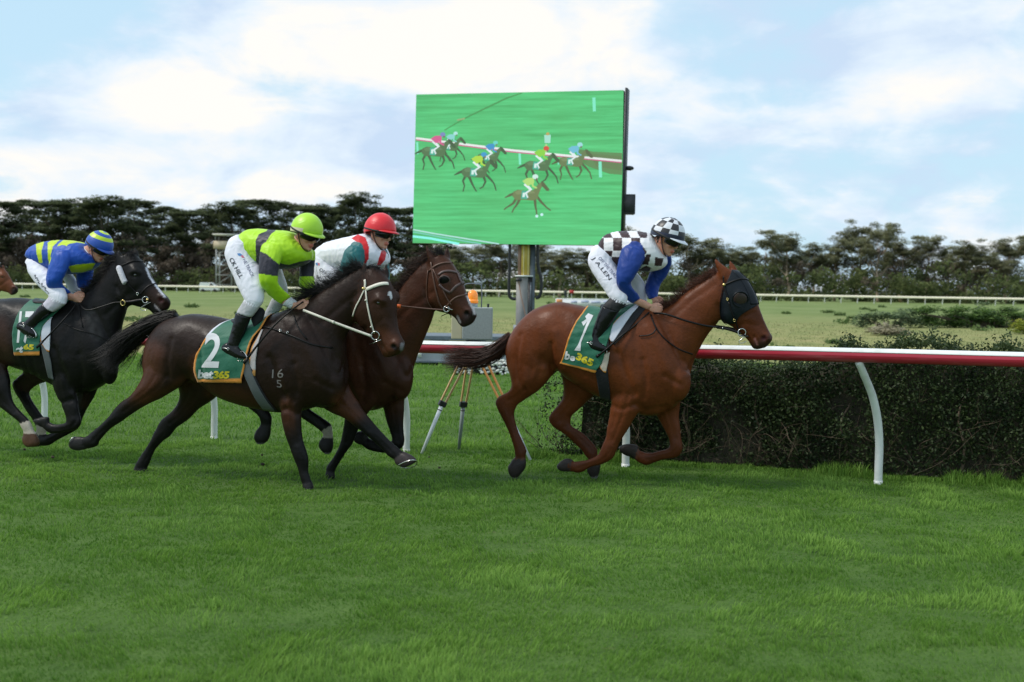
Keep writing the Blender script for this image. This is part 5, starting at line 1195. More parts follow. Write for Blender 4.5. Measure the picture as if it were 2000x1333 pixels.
# ---------------- 1: chestnut ------------------------------------------------
h1 = dict(
 trunk=[(1000, 654, 991, 700, 0, .09), (1011, 637, 1002, 735, 0, .18), (1036, 611, 1030, 758, 0, .24), (1064, 596, 1066, 742, 0, .265), (1091, 590, 1092, 724, 0, .265), (1119, 594, 1112, 741, 0, .265), (1146, 600, 1140, 759, 0, .28),
        (1180, 604, 1172, 776, 0, .285), (1214, 602, 1206, 787, 0, .27), (1244, 596, 1240, 808, 0, .25), (1274, 601, 1284, 811, 0, .235), (1300, 617, 1324, 789, 0, .21), (1322, 655, 1347, 752, 0, .15)],
 neck=[(1256, 594, 1338, 778, 0, .185), (1286, 607, 1352, 716, 0, .145), (1316, 591, 1366, 682, 0, .12), (1345, 567, 1384, 652, 0, .10), (1374, 548, 1402, 630, 0, .088), (1399, 532, 1414, 610, 0, .08), (1414, 524, 1426, 588, 0, .07)],
 nh=[(993, 690, 1083, 692, .12, .12), (994, 722, 1083, 724, .125, .125), (1000, 750, 1070, 743, .14, .105), (996, 762, 1053, 762, .14, .08), (986, 769, 1036, 774, .14, .058), (975, 774, 1013, 790, .14, .044), (968, 785, 1006, 802, .14, .042), (973, 802, 1004, 812, .14, .040), (985, 826, 1007, 824, .14, .030), (996, 851, 1015, 848, .14, .027), (1003, 873, 1024, 868, .14, .029), (1005, 885, 1029, 880, .14, .034), (1007, 896, 1026, 896, .14, .028)],
 nh_hoof=[(1002, 897, 1027, 899, .14, .034), (996, 906, 1027, 907, .14, .045), (992, 914, 1025, 916, .14, .05), (995, 927, 1017, 927, .14, .045), (1001, 935, 1009, 936, .14, .02)],
 fh=[(1082, 700, 1160, 735, -.12, .11), (1099, 742, 1163, 768, -.13, .1), (1099, 775, 1146, 786, -.14, .075), (1088, 793, 1131, 800, -.14, .055), (1075, 808, 1117, 813, -.14, .045), (1071, 819, 1115, 824, -.14, .042), (1080, 834, 1117, 833, -.14, .038), (1100, 847, 1130, 840, -.14, .032), (1120, 866, 1145, 852, -.14, .027), (1137, 882, 1159, 866, -.14, .030), (1143, 891, 1167, 879, -.14, .034), (1150, 899, 1168, 893, -.14, .028)],
 fh_hoof=[(1149, 903, 1170, 899, -.14, .034), (1146, 914, 1173, 908, -.14, .045), (1148, 924, 1171, 921, -.14, .048), (1157, 936, 1166, 936, -.14, .03)],
 nf=[(1196, 735, 1275, 740, .11, .09), (1195, 765, 1262, 778, .125, .085), (1192, 790, 1250, 802, .13, .070), (1190, 812, 1238, 820, .13, .058), (1186, 834, 1225, 842, .13, .048), (1182, 857, 1211, 864, .13, .041), (1175, 873, 1204, 881, .13, .042), (1168, 887, 1196, 897, .13, .042), (1158, 894, 1176, 908, .13, .036), (1146, 898, 1155, 913, .13, .029), (1134, 900, 1140, 921, .13, .030), (1122, 902, 1130, 924, .13, .034), (1112, 902, 1115, 922, .13, .029)],
 nf_hoof=[(1118, 897, 1114, 922, .13, .030), (1105, 896, 1104, 922, .13, .042), (1094, 902, 1095, 920, .13, .046), (1088, 909, 1089, 916, .13, .025)],
 ff=[(1262, 760, 1334, 755, -.12, .09), (1271, 790, 1330, 780, -.125, .075), (1279, 806, 1327, 798, -.13, .066), (1289, 824, 1326, 817, -.13, .053), (1299, 843, 1329, 838, -.13, .044), (1306, 857, 1331, 858, -.13, .041), (1307, 871, 1333, 878, -.13, .042), (1302, 877, 1323, 894, -.13, .039), (1290, 880, 1298, 898, -.13, .032), (1276, 884, 1281, 903, -.13, .028), (1261, 884, 1262, 909, -.13, .034), (1248, 880, 1244, 902, -.13, .028)],
 ff_hoof=[(1244, 870, 1235, 895, -.13, .032), (1230, 867, 1224, 891, -.13, .044), (1217, 869, 1216, 886, -.13, .044), (1209, 873, 1210, 878, -.13, .022)])
h1_head = [(1428, 528, 1404, 548, 0, .068), (1443, 532, 1403, 575, 0, .088), (1459, 548, 1404, 603, 0, .10), (1472, 570, 1410, 627, 0, .098), (1480, 592, 1426, 637, 0, .082), (1487, 612, 1443, 650, 0, .064), (1495, 631, 1454, 659, 0, .053), (1503, 648, 1462, 667, 0, .051), (1509, 660, 1466, 675, 0, .050), (1504, 670, 1471, 681, 0, .042), (1496, 679, 1481, 683, 0, .022)]
h1_ears = [[(1404, 543, 1431, 541, .055, .030), (1402, 530, 1425, 527, .055, .026), (1397, 518, 1413, 518, .058, .020), (1394, 505, 1398, 505, .060, .007)], [(1424, 534, 1442, 532, -.055, .028), (1424, 525, 1439, 524, -.055, .022), (1423, 516, 1434, 517, -.055, .016), (1424, 508, 1427, 508, -.055, .006)]]
def paint1(Q, lat, tg, tt, V):
    n = len(Q); C = np.tile([.126, .033, .0100], (n, 1)); legs = np.isin(tg, [1, 2, 3, 4]); dark = np.zeros(n)
    for k in ('nh', 'fh', 'nf', 'ff'): m_ = tg == LEG[k]; dark[m_] = sstep(.25, .6, tt[m_])*.38
    dark = np.maximum(dark, .35*sstep(640, 800, Q[:, 1])*(tg == 0)*0); hd = tg == 6; dark[hd] = .30+.35*sstep(.6, 1, tt[hd])
    C = C*(1-dark)[:, None]; rdg = sstep(14, 0, seg_dist(Q, [(1060, 596), (1110, 592), (1146, 600), (1200, 600)]))*.25; C *= (1-rdg)[:, None]
    mz = hd*sstep(20, 4, seg_dist(Q, [(1500, 668), (1480, 680)])); C = C*(1-mz[:, None]*.6)+np.array([.03, .022, .02])*mz[:, None]*.5
    nst = sstep(5.5, 3.5, seg_dist(Q, [(1491, 661), (1494, 660)])); C = C*(1-nst[:, None])+np.array([.05, .012, .012])*nst[:, None]
    mth = sstep(2.5, 1.0, seg_dist(Q, [(1474, 661), (1479, 673)])); C = C*(1-mth[:, None])+np.array([.22, .09, .08])*mth[:, None]
    cor = np.exp(-((tt-.05)/.08)**2)*np.isin(tg, [11, 12, 13, 14]); hoofcol(C, tg, tt, ('nh', 'fh', 'nf', 'ff'), (.030, .024, .022)); C[(tg >= 11) & (tt < .12)] = (.09, .035, .02)
    return C
r1, pl1, hp1, B1, me1 = horse(1, 'leading chestnut racehorse in black blinkers with cloth number one', (1200, 945), 22, h1, h1_head, h1_ears, (1446, 583), (1492, 661), [(1473, 657), (1476, 665), (1479, 674)], paint1, (0, 0),
    extra=[(1235, 690, .13, 26, 55, .13, -8, 0), (1222, 740, .13, 28, 26, .10, 0, 0), (1042, 690, .13, 44, 56, .13, 0, 0), (1058, 716, .13, 22, 24, .11, 0, 0), (1325, 742, .07, 24, 42, .11, 0, 0), (1318, 752, -.08, 22, 36, .10, 0, 0), (1424, 612, .045, 17, 22, .050, -15, 6), (1424, 612, -.045, 17, 22, .050, -15, 6), (1446, 574, .06, 15, 10, .045, 35, 6), (1446, 574, -.06, 15, 10, .045, 35, 6), (1495, 660, .032, 11, 9, .024, 40, 6), (1495, 660, -.032, 11, 9, .024, 40, 6), (1478, 677, 0, 10, 7, .03, 0, 6)],
    cre=[([(1404, 596), (1408, 618), (1418, 634)], .010, 4, 1, -.3), ([(1452, 618), (1474, 612), (1488, 640)], .004, 5, 1, -.3), ([(1430, 640), (1455, 632), (1480, 636)], .004, 4, 1, -.3)])
m_mane1 = hairmat('chestnut_mane', (.05, .018, .012), (.16, .06, .035)); m_mane2 = hairmat('black_mane', (.006, .005, .005), (.022, .019, .018)); m_tail1 = hairmat('chestnut_tail', (.020, .011, .010), (.095, .036, .024)); m_mane3 = hairmat('bay_mane', (.02, .013, .011), (.09, .045, .03))
mane(r1, pl1, B1, [(1405, 530), (1390, 541), (1375, 549), (1345, 568), (1318, 590), (1296, 604)], 1500, .105, .0016, m_mane1, (-.75, .75, .05), 4, .8, .45, .05)
mane(r1, pl1, B1, [(1318, 590), (1300, 602), (1284, 606)], 260, .13, .0016, m_mane1, (-.9, .5, .0), 14, 1.3, -.15, .05)
tail(r1, pl1, [(1001, 656), (985, 672), (962, 690), (930, 700), (895, 700), (862, 702)], 950, .0022, m_tail1, 3, .045, .115, .6)
# blinkers (hood)
m_hood = pbr('blinker_cloth', (.003, .006, .010), .42, spec=.28, bump=.15, bscale=70)
cloth('blinker_hood', patch(B1, hp1, [(1429, 529, 1441, 531), (1423, 545, 1456, 546), (1415, 563, 1467, 563), (1410, 583, 1475, 580), (1408, 600, 1479, 595), (1408, 613, 1462, 606), (1409, 623, 1446, 617), (1415, 632, 1436, 632)], 20, 32, .006), m_hood, r1, .004)
cloth('hood_front', patch(B1, hp1, [(1429, 529, 1441, 531), (1444, 545, 1457, 547), (1455, 563, 1468, 565), (1462, 580, 1476, 582), (1466, 596, 1479, 595)], 8, 20, .009), m_hood, r1, .003)
for lt in (1, -1):
    p, n = hit(B1, 1446, 583, hp1); p = p+n*.024
    if lt < 0: p = hp1.mirror(p); n = n-2*(n@hp1.N)*hp1.N
    obj('blinker_cup_rim', ring(p, n*.9+hp1.F*.25*1, .068, .0085, 26, 8), m_hood, r1)
    c0 = p-n*.010; obj('cup_gauze', sphere(c0, (.060, .060, .016), 20, 8, ax=[np.cross(n, [0, 0, 1.])/np.linalg.norm(np.cross(n, [0, 0, 1.])), np.cross(n, np.cross(n, [0, 0, 1.]))/np.linalg.norm(np.cross(n, [0, 0, 1.])), n]), pbr('cup_gauze', (.045, .026, .022), .5), r1)
strap_on('browband', B1, hp1, [(1416, 557), (1430, 551), (1446, 546), (1460, 548)], .016, m_leath, r1, .014); strap_on('cheek_strap', B1, hp1, [(1414, 540), (1415, 556), (1420, 575), (1424, 590)], .013, m_leath, r1, .013)
strap_on('cheek_strap', B1, hp1, [(1424, 590), (1430, 610), (1437, 626), (1443, 642), (1446, 650)], .011, m_leath, r1, .013); strap_on('throat_lash', B1, hp1, [(1415, 557), (1408, 590), (1410, 622), (1420, 634)], .008, m_leath, r1, .012)
for x, y, q in ((1415.5, 557, .016), (1422, 585, .012), (1435, 625, .013)):
    p, n = hit(B1, x, y, hp1); obj('buckle', ring(p+n*.018, n, q*.8, .0035, 14, 5), m_brass, r1)
p, n = hit(B1, 1415.5, 557, hp1); obj('rosette', sphere(p+n*.016, (.016, .016, .016), 12, 8), m_brass, r1)
H_steel_ring(r1, hp1, 1449, 650, .075, .034, .005); rein(r1, hp1, [(1444, 657, .07), (1452, 655, .075), (1462, 659, .06)], .012, m_leath, 'bit_strap')
obj('bit_loop', pipe(cr([hp1.at(1460, 656, .06), hp1.at(1449, 662, .075), hp1.at(1443, 668, .08), hp1.at(1449, 671, .075), hp1.at(1458, 667, .06)], 5), .0035, 6), m_steel, r1)
rein(r1, pl1, [(1276, 612, .10), (1300, 614, .16), (1340, 627, .15), (1375, 636, .11), (1405, 640, .09)], .017, m_leath); rein(r1, pl1, [(1400, 640, .09), (1420, 643, .085), (1436, 648, .08), (1447, 652, .075)], .022, m_leath)
obj('rein_keeper', ring(pl1.at(1412, 642, .092), pl1.F, .016, .003, 12, 5), m_steel, r1)
strap_on('breast_girth', B1, pl1, [(1271, 615), (1280, 640), (1300, 665), (1325, 682), (1352, 692)], .012, m_leath, r1, .006); strap_on('loose_strap_end', B1, pl1, [(1281, 643), (1277, 651), (1266, 656), (1249, 657)], .011, m_leath, r1, .012, mirror=False)
# cloths of number one
m_green = pbr('green_cloth', (.006, .155, .085), .62, bump=.25, bscale=60, sheen=.2, vc=True); m_wpad = pbr('white_pad', (.66, .68, .76), .75, bump=.3, bscale=50, vc=True); m_bpad = pbr('black_pad', (.006, .006, .009), .8, sheen=.05, bump=.4, bscale=60); m_greyl = pbr('grey_girth', (.10, .11, .115), .6, bump=.25, bscale=80)
m_wprint = pbr('white_print', (.68, .68, .70), .6); m_yprint = pbr('yellow_print', (.62, .52, .02), .6); m_brand = pbr('freeze_brand_hair', (.20, .18, .17), .7)
GR, OR, WH, CR = (.004, .120, .064), (.66, .24, .02), (.62, .64, .72), (.52, .44, .36)
def trim(UV, main=GR, sides='LB', wu=.06, wv=.035, col=OR, vmin=0):
    C = np.tile(main, (len(UV), 1)).astype(float)
    if 'L' in sides: C[(UV[:, 0] < wu) & (UV[:, 1] > vmin)] = col
    if 'R' in sides: C[UV[:, 0] > 1-wu] = col
    if 'B' in sides: C[UV[:, 1] > 1-wv] = col
    return C
def saddle_root(label, pl, px, py, d=1.3):
    p = pl.at(px, py, 0); return thing('saddle', label, 'saddle', p, 'race saddles')
s1 = saddle_root('black race saddle on a green number one cloth with white pad, on the chestnut', pl1, 1200, 602)
cloth('saddle_cloth', patch(B1, pl1, [(1147, 601, 1240, 598), (1137, 614, 1222, 612), (1125, 631, 1200, 632), (1115, 651, 1192, 655), (1107, 674, 1184, 680), (1100, 698, 1177, 706), (1095, 709, 1163, 728)], 46, 72, .016, True, .0022), m_green, s1, .005, lambda UV: trim(UV, wu=.038, wv=.034))
B1c = None
def layer_bvh(objs):
    Vs, Fs, k = [], [], 0
    dg = bpy.context.evaluated_depsgraph_get()
    for o in objs:
        m_ = o.data; V = getV(m_); Vs += [Vector(v) for v in V]; Fs += [tuple(i+k for i in p.vertices) for p in m_.polygons]; k += len(V)
    return BVHTree.FromPolygons(Vs, Fs)
cl1 = s1.children[0]; Bc1 = layer_bvh([cl1, [c for c in r1.children if c.name.startswith('body')][0]])
cloth('white_pad', patch(Bc1, pl1, [(1233, 598, 1250, 598), (1211, 619, 1232, 618), (1190, 641, 1215, 643), (1187, 653, 1206, 657), (1193, 667, 1198, 668)], 12, 30, .010), m_wpad, s1, .008, lambda UV: trim(UV, WH, 'L', .14))
cloth('black_pad', patch(Bc1, pl1, [(1250, 598, 1264, 600), (1232, 618, 1246, 622), (1215, 643, 1227, 646), (1205, 658, 1213, 662), (1196, 671, 1201, 674)], 8, 26, .006), m_bpad, s1, .010)
cloth('pad_corner', patch(Bc1, pl1, [(1167, 696, 1191, 689), (1165, 706, 1189, 705), (1172, 718, 1186, 718), (1180, 727, 1184, 728)], 10, 16, .012), m_wpad, s1, .006, lambda UV: np.where(((UV[:, 0] < .16) | (UV[:, 1] > .93))[:, None], OR, CR))
cloth('saddle_flap', patch(Bc1, pl1, [(1176, 603, 1234, 599), (1180, 618, 1208, 617), (1178, 640, 1189, 640), (1172, 665, 1189, 660), (1168, 690, 1192, 684)], 12, 26, .014), m_leath, s1, .012)
cloth('girth', patch(B1, pl1, [(1162, 722, 1187, 722), (1166, 742, 1189, 742), (1170, 762, 1192, 764), (1173, 777, 1193, 782)], 10, 20, .008), m_bpad, s1, .006)
def saddle_seat(root, pl, x0, x1, y, hgt, mat):
    st = [(x0, y-hgt*1.0, x0+1, y+6, 0, .10), (x0+(x1-x0)*.25, y-hgt*.4, x0+(x1-x0)*.25, y+8, 0, .15), (x0+(x1-x0)*.6, y-hgt*.35, x0+(x1-x0)*.6, y+10, 0, .13), (x1-3, y-hgt*1.1, x1-3, y+10, 0, .09), (x1, y-hgt*.6, x1+1, y+8, 0, .06)]
    V, F, _, _ = loft(pl, st, 5, 22, 2.2); obj('seat', (V, F), mat, root)
saddle_seat(s1, pl1, 1178, 1236, 600, 6, m_leath)
poly_on('number_one', [(1122, 684.5), (1134, 686), (1135, 670), (1141, 655), (1149, 637), (1159, 617), (1149, 613), (1143, 619), (1145.5, 624), (1136, 630), (1140, 637.5), (1147, 629), (1139, 650), (1129, 675)], Bc1, pl1, m_wprint, s1, .005)
text_on('printed_letter', 'b', Bc1, pl1, (1102.5, 702), (10, 1.5), (3.5, -16), m_wprint, s1, .007, .05); text_on('printed_letter', 'e', Bc1, pl1, (1112.5, 704), (10, 2.5), (2.5, -10), m_wprint, s1, .007, .04); text_on('printed_number', '365', Bc1, pl1, (1124, 702), (32, 15), (5, -14), m_yprint, s1, .005, .05)
def stirrup(root, pl, px, py, lat, top, mat=m_leath):
    c = pl.at(px, py, lat); obj('stirrup_iron', strap(cr([pl.at(px-9, py+3, lat), pl.at(px-8, py-6, lat), pl.at(px, py-15, lat), pl.at(px+8, py-6, lat), pl.at(px+9, py+3, lat), pl.at(px, py+4, lat), pl.at(px-9, py+3, lat)], 4), np.tile(pl.F*0+np.array([0, 0, 1.])*.1+pl.F, (25, 1)), .03, .005), m_steel, root)
    K = cr([pl.at(px, py-14, lat), pl.at((px+top[0])/2, (py+top[1])/2, (lat+top[2])/2+.01), pl.at(*top)], 6); obj('stirrup_leather', strap(K, np.tile(pl.N, (len(K), 1)), .016, .004), mat, root)
stirrup(s1, pl1, 1176, 687, .275, (1200, 612, .17)); stirrup(s1, pl1, 1200, 690, -.31, (1210, 620, -.17))

# ---------------- 2: dark bay ---------------------------------------------------
h2 = dict(
 trunk=[(302, 650, 289, 695, 0, .09), (316, 634, 295, 745, 0, .18), (340, 621, 322, 760, 0, .24), (376, 614, 366, 744, 0, .265), (408, 616, 400, 752, 0, .27), (440, 622, 430, 774, 0, .28), (474, 628, 466, 790, 0, .285), (508, 626, 504, 799, 0, .28), (543, 612, 543, 806, 0, .265), (572, 602, 585, 804, 0, .25), (602, 600, 622, 794, 0, .235), (632, 620, 654, 792, 0, .205), (655, 655, 672, 752, 0, .14)],
 neck=[(562, 604, 655, 790, 0, .185), (597, 589, 672, 712, 0, .15), (625, 571, 673, 664, 0, .122), (654, 553, 684, 640, 0, .102), (681, 536, 696, 616, 0, .088), (700, 525, 712, 592, 0, .08), (712, 519, 724, 570, 0, .07)],
 nh=[(291, 690, 385, 700, .12, .12), (281, 733, 370, 737, .125, .125), (270, 755, 349, 757, .14, .105), (255, 773, 318, 776, .14, .078), (239, 784, 284, 793, .14, .057), (227, 796, 254, 812, .14, .044), (213, 814, 238, 824, .14, .042), (201, 826, 222, 833, .14, .034), (184, 840, 207, 847, .14, .028), (172, 850, 195, 861, .14, .031), (167, 853, 189, 872, .14, .035), (158, 855, 170, 878, .14, .029)],
 nh_hoof=[(160, 853, 166, 879, .14, .034), (148, 853, 155, 881, .14, .045), (140, 858, 144, 879, .14, .046), (135, 866, 137, 874, .14, .02)],
 fh=[(352, 700, 432, 728, -.09, .11), (346, 738, 432, 762, -.11, .115), (353, 766, 411, 784, -.13, .1), (350, 785, 386, 801, -.14, .075), (334, 805, 366, 821, -.14, .055), (317, 819, 346, 835, -.14, .045), (303, 841, 331, 853, -.14, .042), (296, 858, 319, 861, -.14, .035), (285, 876, 306, 876, -.14, .028), (274, 892, 296, 893, -.14, .030), (265, 907, 290, 908, -.14, .035), (262, 916, 286, 915, -.14, .032)],
 fh_hoof=[(262, 916, 286, 915, -.14, .034), (261, 924, 287, 926, -.14, .044), (263, 929, 286, 931, -.14, .046)],
 nf=[(530, 735, 612, 742, .11, .095), (542, 770, 602, 775, .125, .085), (548, 800, 589, 800, .13, .066), (552, 825, 588, 823, .13, .056), (557, 846, 589, 842, .13, .049), (564, 868, 593, 863, .13, .042), (571, 888, 600, 887, .13, .043), (577, 903, 603, 903, .13, .037), (584, 921, 602, 921, .13, .029), (587, 934, 605, 933, .13, .033), (591, 945, 608, 943, .13, .029)],
 nf_hoof=[(592, 945, 609, 943, .13, .032), (593, 951, 611, 951, .13, .042), (594, 955, 612, 955, .13, .045)],
 ff=[(672, 735, 618, 775, -.10, .10), (683, 760, 632, 796, -.12, .09), (697, 783, 652, 808, -.13, .075), (711, 804, 674, 818, -.13, .060), (725, 821, 692, 832, -.13, .049), (738, 836, 706, 842, -.13, .043), (750, 849, 720, 853, -.13, .043), (761, 860, 733, 865, -.13, .034), (773, 871, 748, 881, -.13, .028), (785, 881, 760, 893, -.13, .034), (792, 887, 772, 899, -.13, .028)],
 ff_hoof=[(790, 883, 771, 899, -.13, .034), (801, 888, 772, 906, -.13, .046), (810, 895, 780, 911, -.13, .052), (814, 902, 790, 915, -.13, .048)])
h2_head = [(735, 521, 703, 543, 0, .072), (748, 534, 695, 572, 0, .095), (761, 554, 689, 600, 0, .112), (770, 578, 690, 622, 0, .114), (772, 600, 702, 636, 0, .102), (773, 623, 717, 649, 0, .082), (777, 643, 730, 661, 0, .066), (783, 658, 739, 673, 0, .060), (789, 671, 744, 684, 0, .058), (787, 683, 750, 693, 0, .050), (778, 692, 764, 697, 0, .025)]
h2_ears = [[(703, 548, 722, 548, .05, .028), (706, 536, 720, 536, .052, .024), (708, 522, 717, 522, .055, .018), (710, 509, 713, 509, .055, .006)], [(742, 544, 760, 542, -.06, .028), (745, 534, 760, 533, -.06, .022), (749, 524, 758, 524, -.06, .016), (753, 514, 756, 514, -.06, .006)]]
def paint2(Q, lat, tg, tt, V):
    n = len(Q); C = np.tile([.020, .0095, .0062], (n, 1)); blk = np.array([.0065, .0056, .0056]); brn = np.array([.080, .027, .012])
    a = leg_fade(tg, tt, dict(nh=(.30, .50), fh=(.25, .45), nf=(.22, .55), ff=(.30, .48)))
    w = .75*sstep(40, 5, seg_dist(Q, [(296, 690), (286, 740), (275, 765)]))*(tg <= 1)+.55*sstep(22, 4, seg_dist(Q, [(360, 748), (335, 768), (290, 788)]))+.5*sstep(22, 6, seg_dist(Q, [(384, 740), (384, 705)]))+.8*sstep(30, 6, seg_dist(Q, [(690, 772), (665, 790), (690, 812)]))+.6*sstep(20, 4, seg_dist(Q, [(560, 790), (566, 850)]))+.5*sstep(30, 10, seg_dist(Q, [(420, 765), (500, 790)]))
    w = w+(tg == 6)*(.55*sstep(22, 4, seg_dist(Q, [(745, 655), (762, 665), (750, 690)]))+.25); w = np.clip(w, 0, 1)*(1-a); C = C*(1-w[:, None])+brn*w[:, None]; C = C*(1-a[:, None])+blk*a[:, None]
    st = in_poly(Q, [(757, 572), (762, 569), (765, 573), (766, 588), (763, 584), (761, 578), (756, 577)]); C[st] = (.55, .55, .58)
    nst = sstep(6, 3.5, seg_dist(Q, [(768, 676), (772, 680)])); C = C*(1-nst[:, None])+np.array([.008, .005, .005])*nst[:, None]
    sn = sstep(5, 2, seg_dist(Q, [(786, 673), (784, 682)])); C = C*(1-sn[:, None])+np.array([.16, .15, .16])*sn[:, None]
    hoofcol(C, tg, tt, ('nh', 'fh', 'nf'), (.020, .018, .018)); m_ = tg == 14; C[m_] = (.045, .035, .035); return C
r2, pl2, hp2, B2, me2 = horse(2, 'dark bay racehorse in a white bridle, cloth number two, reaching far forward', (530, 946), 22, h2, h2_head, h2_ears, (739, 593), (769, 678), [(748, 676), (754, 688), (762, 694)], paint2, (-682, 8), headyaw=32,
    extra=[(548, 690, .13, 28, 55, .13, -8, 0), (537, 742, .13, 28, 28, .10, 0, 0), (335, 700, .14, 42, 48, .13, 20, 0), (655, 745, .05, 16, 40, .10, 0, 0), (714, 610, .05, 18, 24, .055, -15, 6), (714, 610, -.05, 18, 24, .055, -15, 6), (741, 584, .075, 15, 10, .042, 30, 6), (768, 582, -.06, 12, 12, .05, 30, 6), (772, 674, .034, 12, 10, .027, 40, 6), (772, 674, -.034, 12, 10, .027, 40, 6), (757, 690, 0, 11, 7, .034, 0, 6)],
    cre=[([(686, 596), (688, 618), (698, 634)], .009, 4, 1, -.3), ([(730, 640), (752, 618), (770, 640)], .003, 5, 1, -.3)])
mane(r2, pl2, B2, [(712, 519), (700, 525), (680, 537), (654, 554), (625, 572), (597, 590), (580, 598)], 1900, .16, .0017, m_mane2, (-.85, .55, .10), 5, .7, .35, .06)
mane(r2, pl2, B2, [(640, 563), (605, 585)], 400, .24, .0017, m_mane2, (-1, .35, .1), 15, .9, .1, .06); mane(r2, pl2, B2, [(735, 519), (722, 517), (712, 519)], 260, .12, .0016, m_mane2, (.7, -.2, .2), 25, .5, .5, .05)
tail(r2, pl2, [(345, 617), (318, 624), (285, 640), (256, 660), (228, 690), (196, 716)], 1250, .0022, m_mane2, 6, .05, .135, .8)
tail(r2, pl2, [(300, 655), (288, 680), (281, 705), (272, 735)], 90, .0018, m_mane2, 16, .01, .035, .8)
strap_on('browband', B2, hp2, [(716, 566), (729, 560), (745, 555), (758, 555)], .030, m_whl, r2, .006, mirror=False); strap_on('headpiece', B2, hp2, [(713, 547), (714, 556), (713, 565)], .022, m_whl, r2, .006); strap_on('throat_lash', B2, hp2, [(713, 566), (704, 585), (696, 600), (690, 618)], .013, m_whl, r2, .008)
strap_on('cheek_strap', B2, hp2, [(715, 566), (717, 588), (721, 610), (727, 635), (732, 651)], .015, m_whl, r2, .006)
for x, y, q in ((711.5, 564, .017), (716, 587, .011), (726, 638, .009)):
    p, n = hit(B2, x, y, hp2); obj('rosette', sphere(p+n*.012, (q, q, q*.8), 12, 8), m_brass if q > .015 else m_whl, r2)
H_steel_ring(r2, hp2, 733, 656, .085, .036, .005); obj('bit_bar', pipe([hp2.at(722, 673, .09), hp2.at(744, 664, .08)], .0035, 6), m_steel, r2)
rein(r2, pl2, [(592, 606, .15), (620, 617, .2), (650, 629, .19), (690, 644, .17), (726, 657, .15)], .021, m_whl); obj('rein_keeper', sphere(pl2.at(651, 629.5, .195), (.014, .010, .014), 10, 8), m_whl, r2)
strap_on('breast_girth', B2, pl2, [(508, 638), (530, 642), (548, 648), (580, 660), (610, 674), (650, 680)], .014, m_leath, r2, .008); strap_on('neck_strap', B2, pl2, [(575, 618), (582, 640), (600, 664)], .012, m_leath, r2, .006)
for x, y in ((548, 646.5), (563, 650)): p, n = hit(B2, x, y, pl2); obj('buckle', ring(p+n*.012, n, .010, .003, 12, 5), m_steel, r2)
text_on('brand_mark', '16', B2, pl2, (531, 739), (22, -1), (1, -17), m_brand, r2, .0015, .0, 1.1); text_on('brand_mark', '5', B2, pl2, (541, 757), (10, 1), (-1.5, -15), m_brand, r2, .0015, .0)
obj('horseshoe', pipe(cr([pl2.at(778, 909, -.07), pl2.at(790, 903, -.065), pl2.at(805, 899, -.075), pl2.at(814, 902, -.13), pl2.at(811, 910, -.17), pl2.at(797, 915, -.185), pl2.at(783, 913, -.16)], 5), .0055, 6), m_steel, r2)
obj('horseshoe', pipe(cr([pl2.at(135, 868, .18), pl2.at(136, 862, .19), pl2.at(141, 856, .18), pl2.at(147, 853, .15)], 5), .004, 6), m_steel, r2)
s2 = saddle_root('grey race saddle on a green number two cloth, on the dark bay', pl2, 500, 620)
cloth('saddle_cloth', patch(B2, pl2, [(458, 625, 549, 600), (428, 637, 527, 620), (409, 653, 514, 640), (399, 669, 501, 655), (387, 688, 492, 670), (382, 706, 487, 685), (382, 727, 480, 712), (388, 745, 473, 748)], 46, 72, .016, True, .0016), m_green, s2, .005,
      lambda UV: np.where(((UV[:, 0] < .05) & (UV[:, 1] < .36))[:, None], WH, trim(UV, GR, 'LRB', .034, .034)))
Bc2 = layer_bvh([s2.children[0], [c for c in r2.children if c.name.startswith('body')][0]])
cloth('pad_edge', patch(Bc2, pl2, [(511, 645, 514, 645), (502, 662, 507, 664), (492, 680, 503, 684), (488, 700, 500, 704), (487, 716, 500, 718), (490, 732, 499, 735)], 8, 26, .006), m_wpad, s2, .006, lambda UV: np.where(((UV[:, 0] < .2) | (UV[:, 1] > .86))[:, None], (.55, .26, .07), (.50, .46, .46)))
cloth('saddle_flap', patch(Bc2, pl2, [(478, 624, 502, 620), (482, 640, 496, 636), (478, 660, 490, 655), (470, 680, 484, 680), (468, 700, 484, 698)], 10, 26, .012), m_greyl, s2, .01)
cloth('girth', patch(Bc2, pl2, [(471, 700, 486, 698), (473, 715, 489, 712), (480, 738, 496, 735), (490, 760, 506, 757), (502, 782, 520, 780), (516, 800, 538, 803)], 10, 30, .009), m_greyl, s2, .006)
cloth('girth_edge', patch(Bc2, pl2, [(486, 712, 490, 712), (495, 735, 499, 735), (506, 758, 510, 758), (520, 781, 524, 781), (536, 802, 544, 805)], 4, 20, .006), m_bpad, s2, .006)
V, F, _, _ = loft(pl2, [(498, 640, 503, 640, .17, .03), (491, 624, 512, 626, .17, .035), (493, 611, 517, 611, .16, .035), (500, 603, 514, 604, .15, .03), (505, 600, 510, 601, .15, .012)], 5, 18); obj('knee_roll', (V, F), m_bpad, s2)
saddle_seat(s2, pl2, 462, 520, 628, 6, m_leath); stirrup(s2, pl2, 474, 701, .285, (495, 640, .19)); stirrup(s2, pl2, 500, 702, -.31, (510, 640, -.17))
text_on('number_two', '2', Bc2, pl2, (394, 718), (33, 1), (9, -67), m_wprint, s2, .005, .02); text_on('printed_word', 'bet', Bc2, pl2, (386.5, 739), (30, 1), (2, -17), m_wprint, s2, .005, .045, .92); text_on('printed_number', '365', Bc2, pl2, (416.5, 739.5), (31, .5), (2, -15), m_yprint, s2, .005, .05, .95)

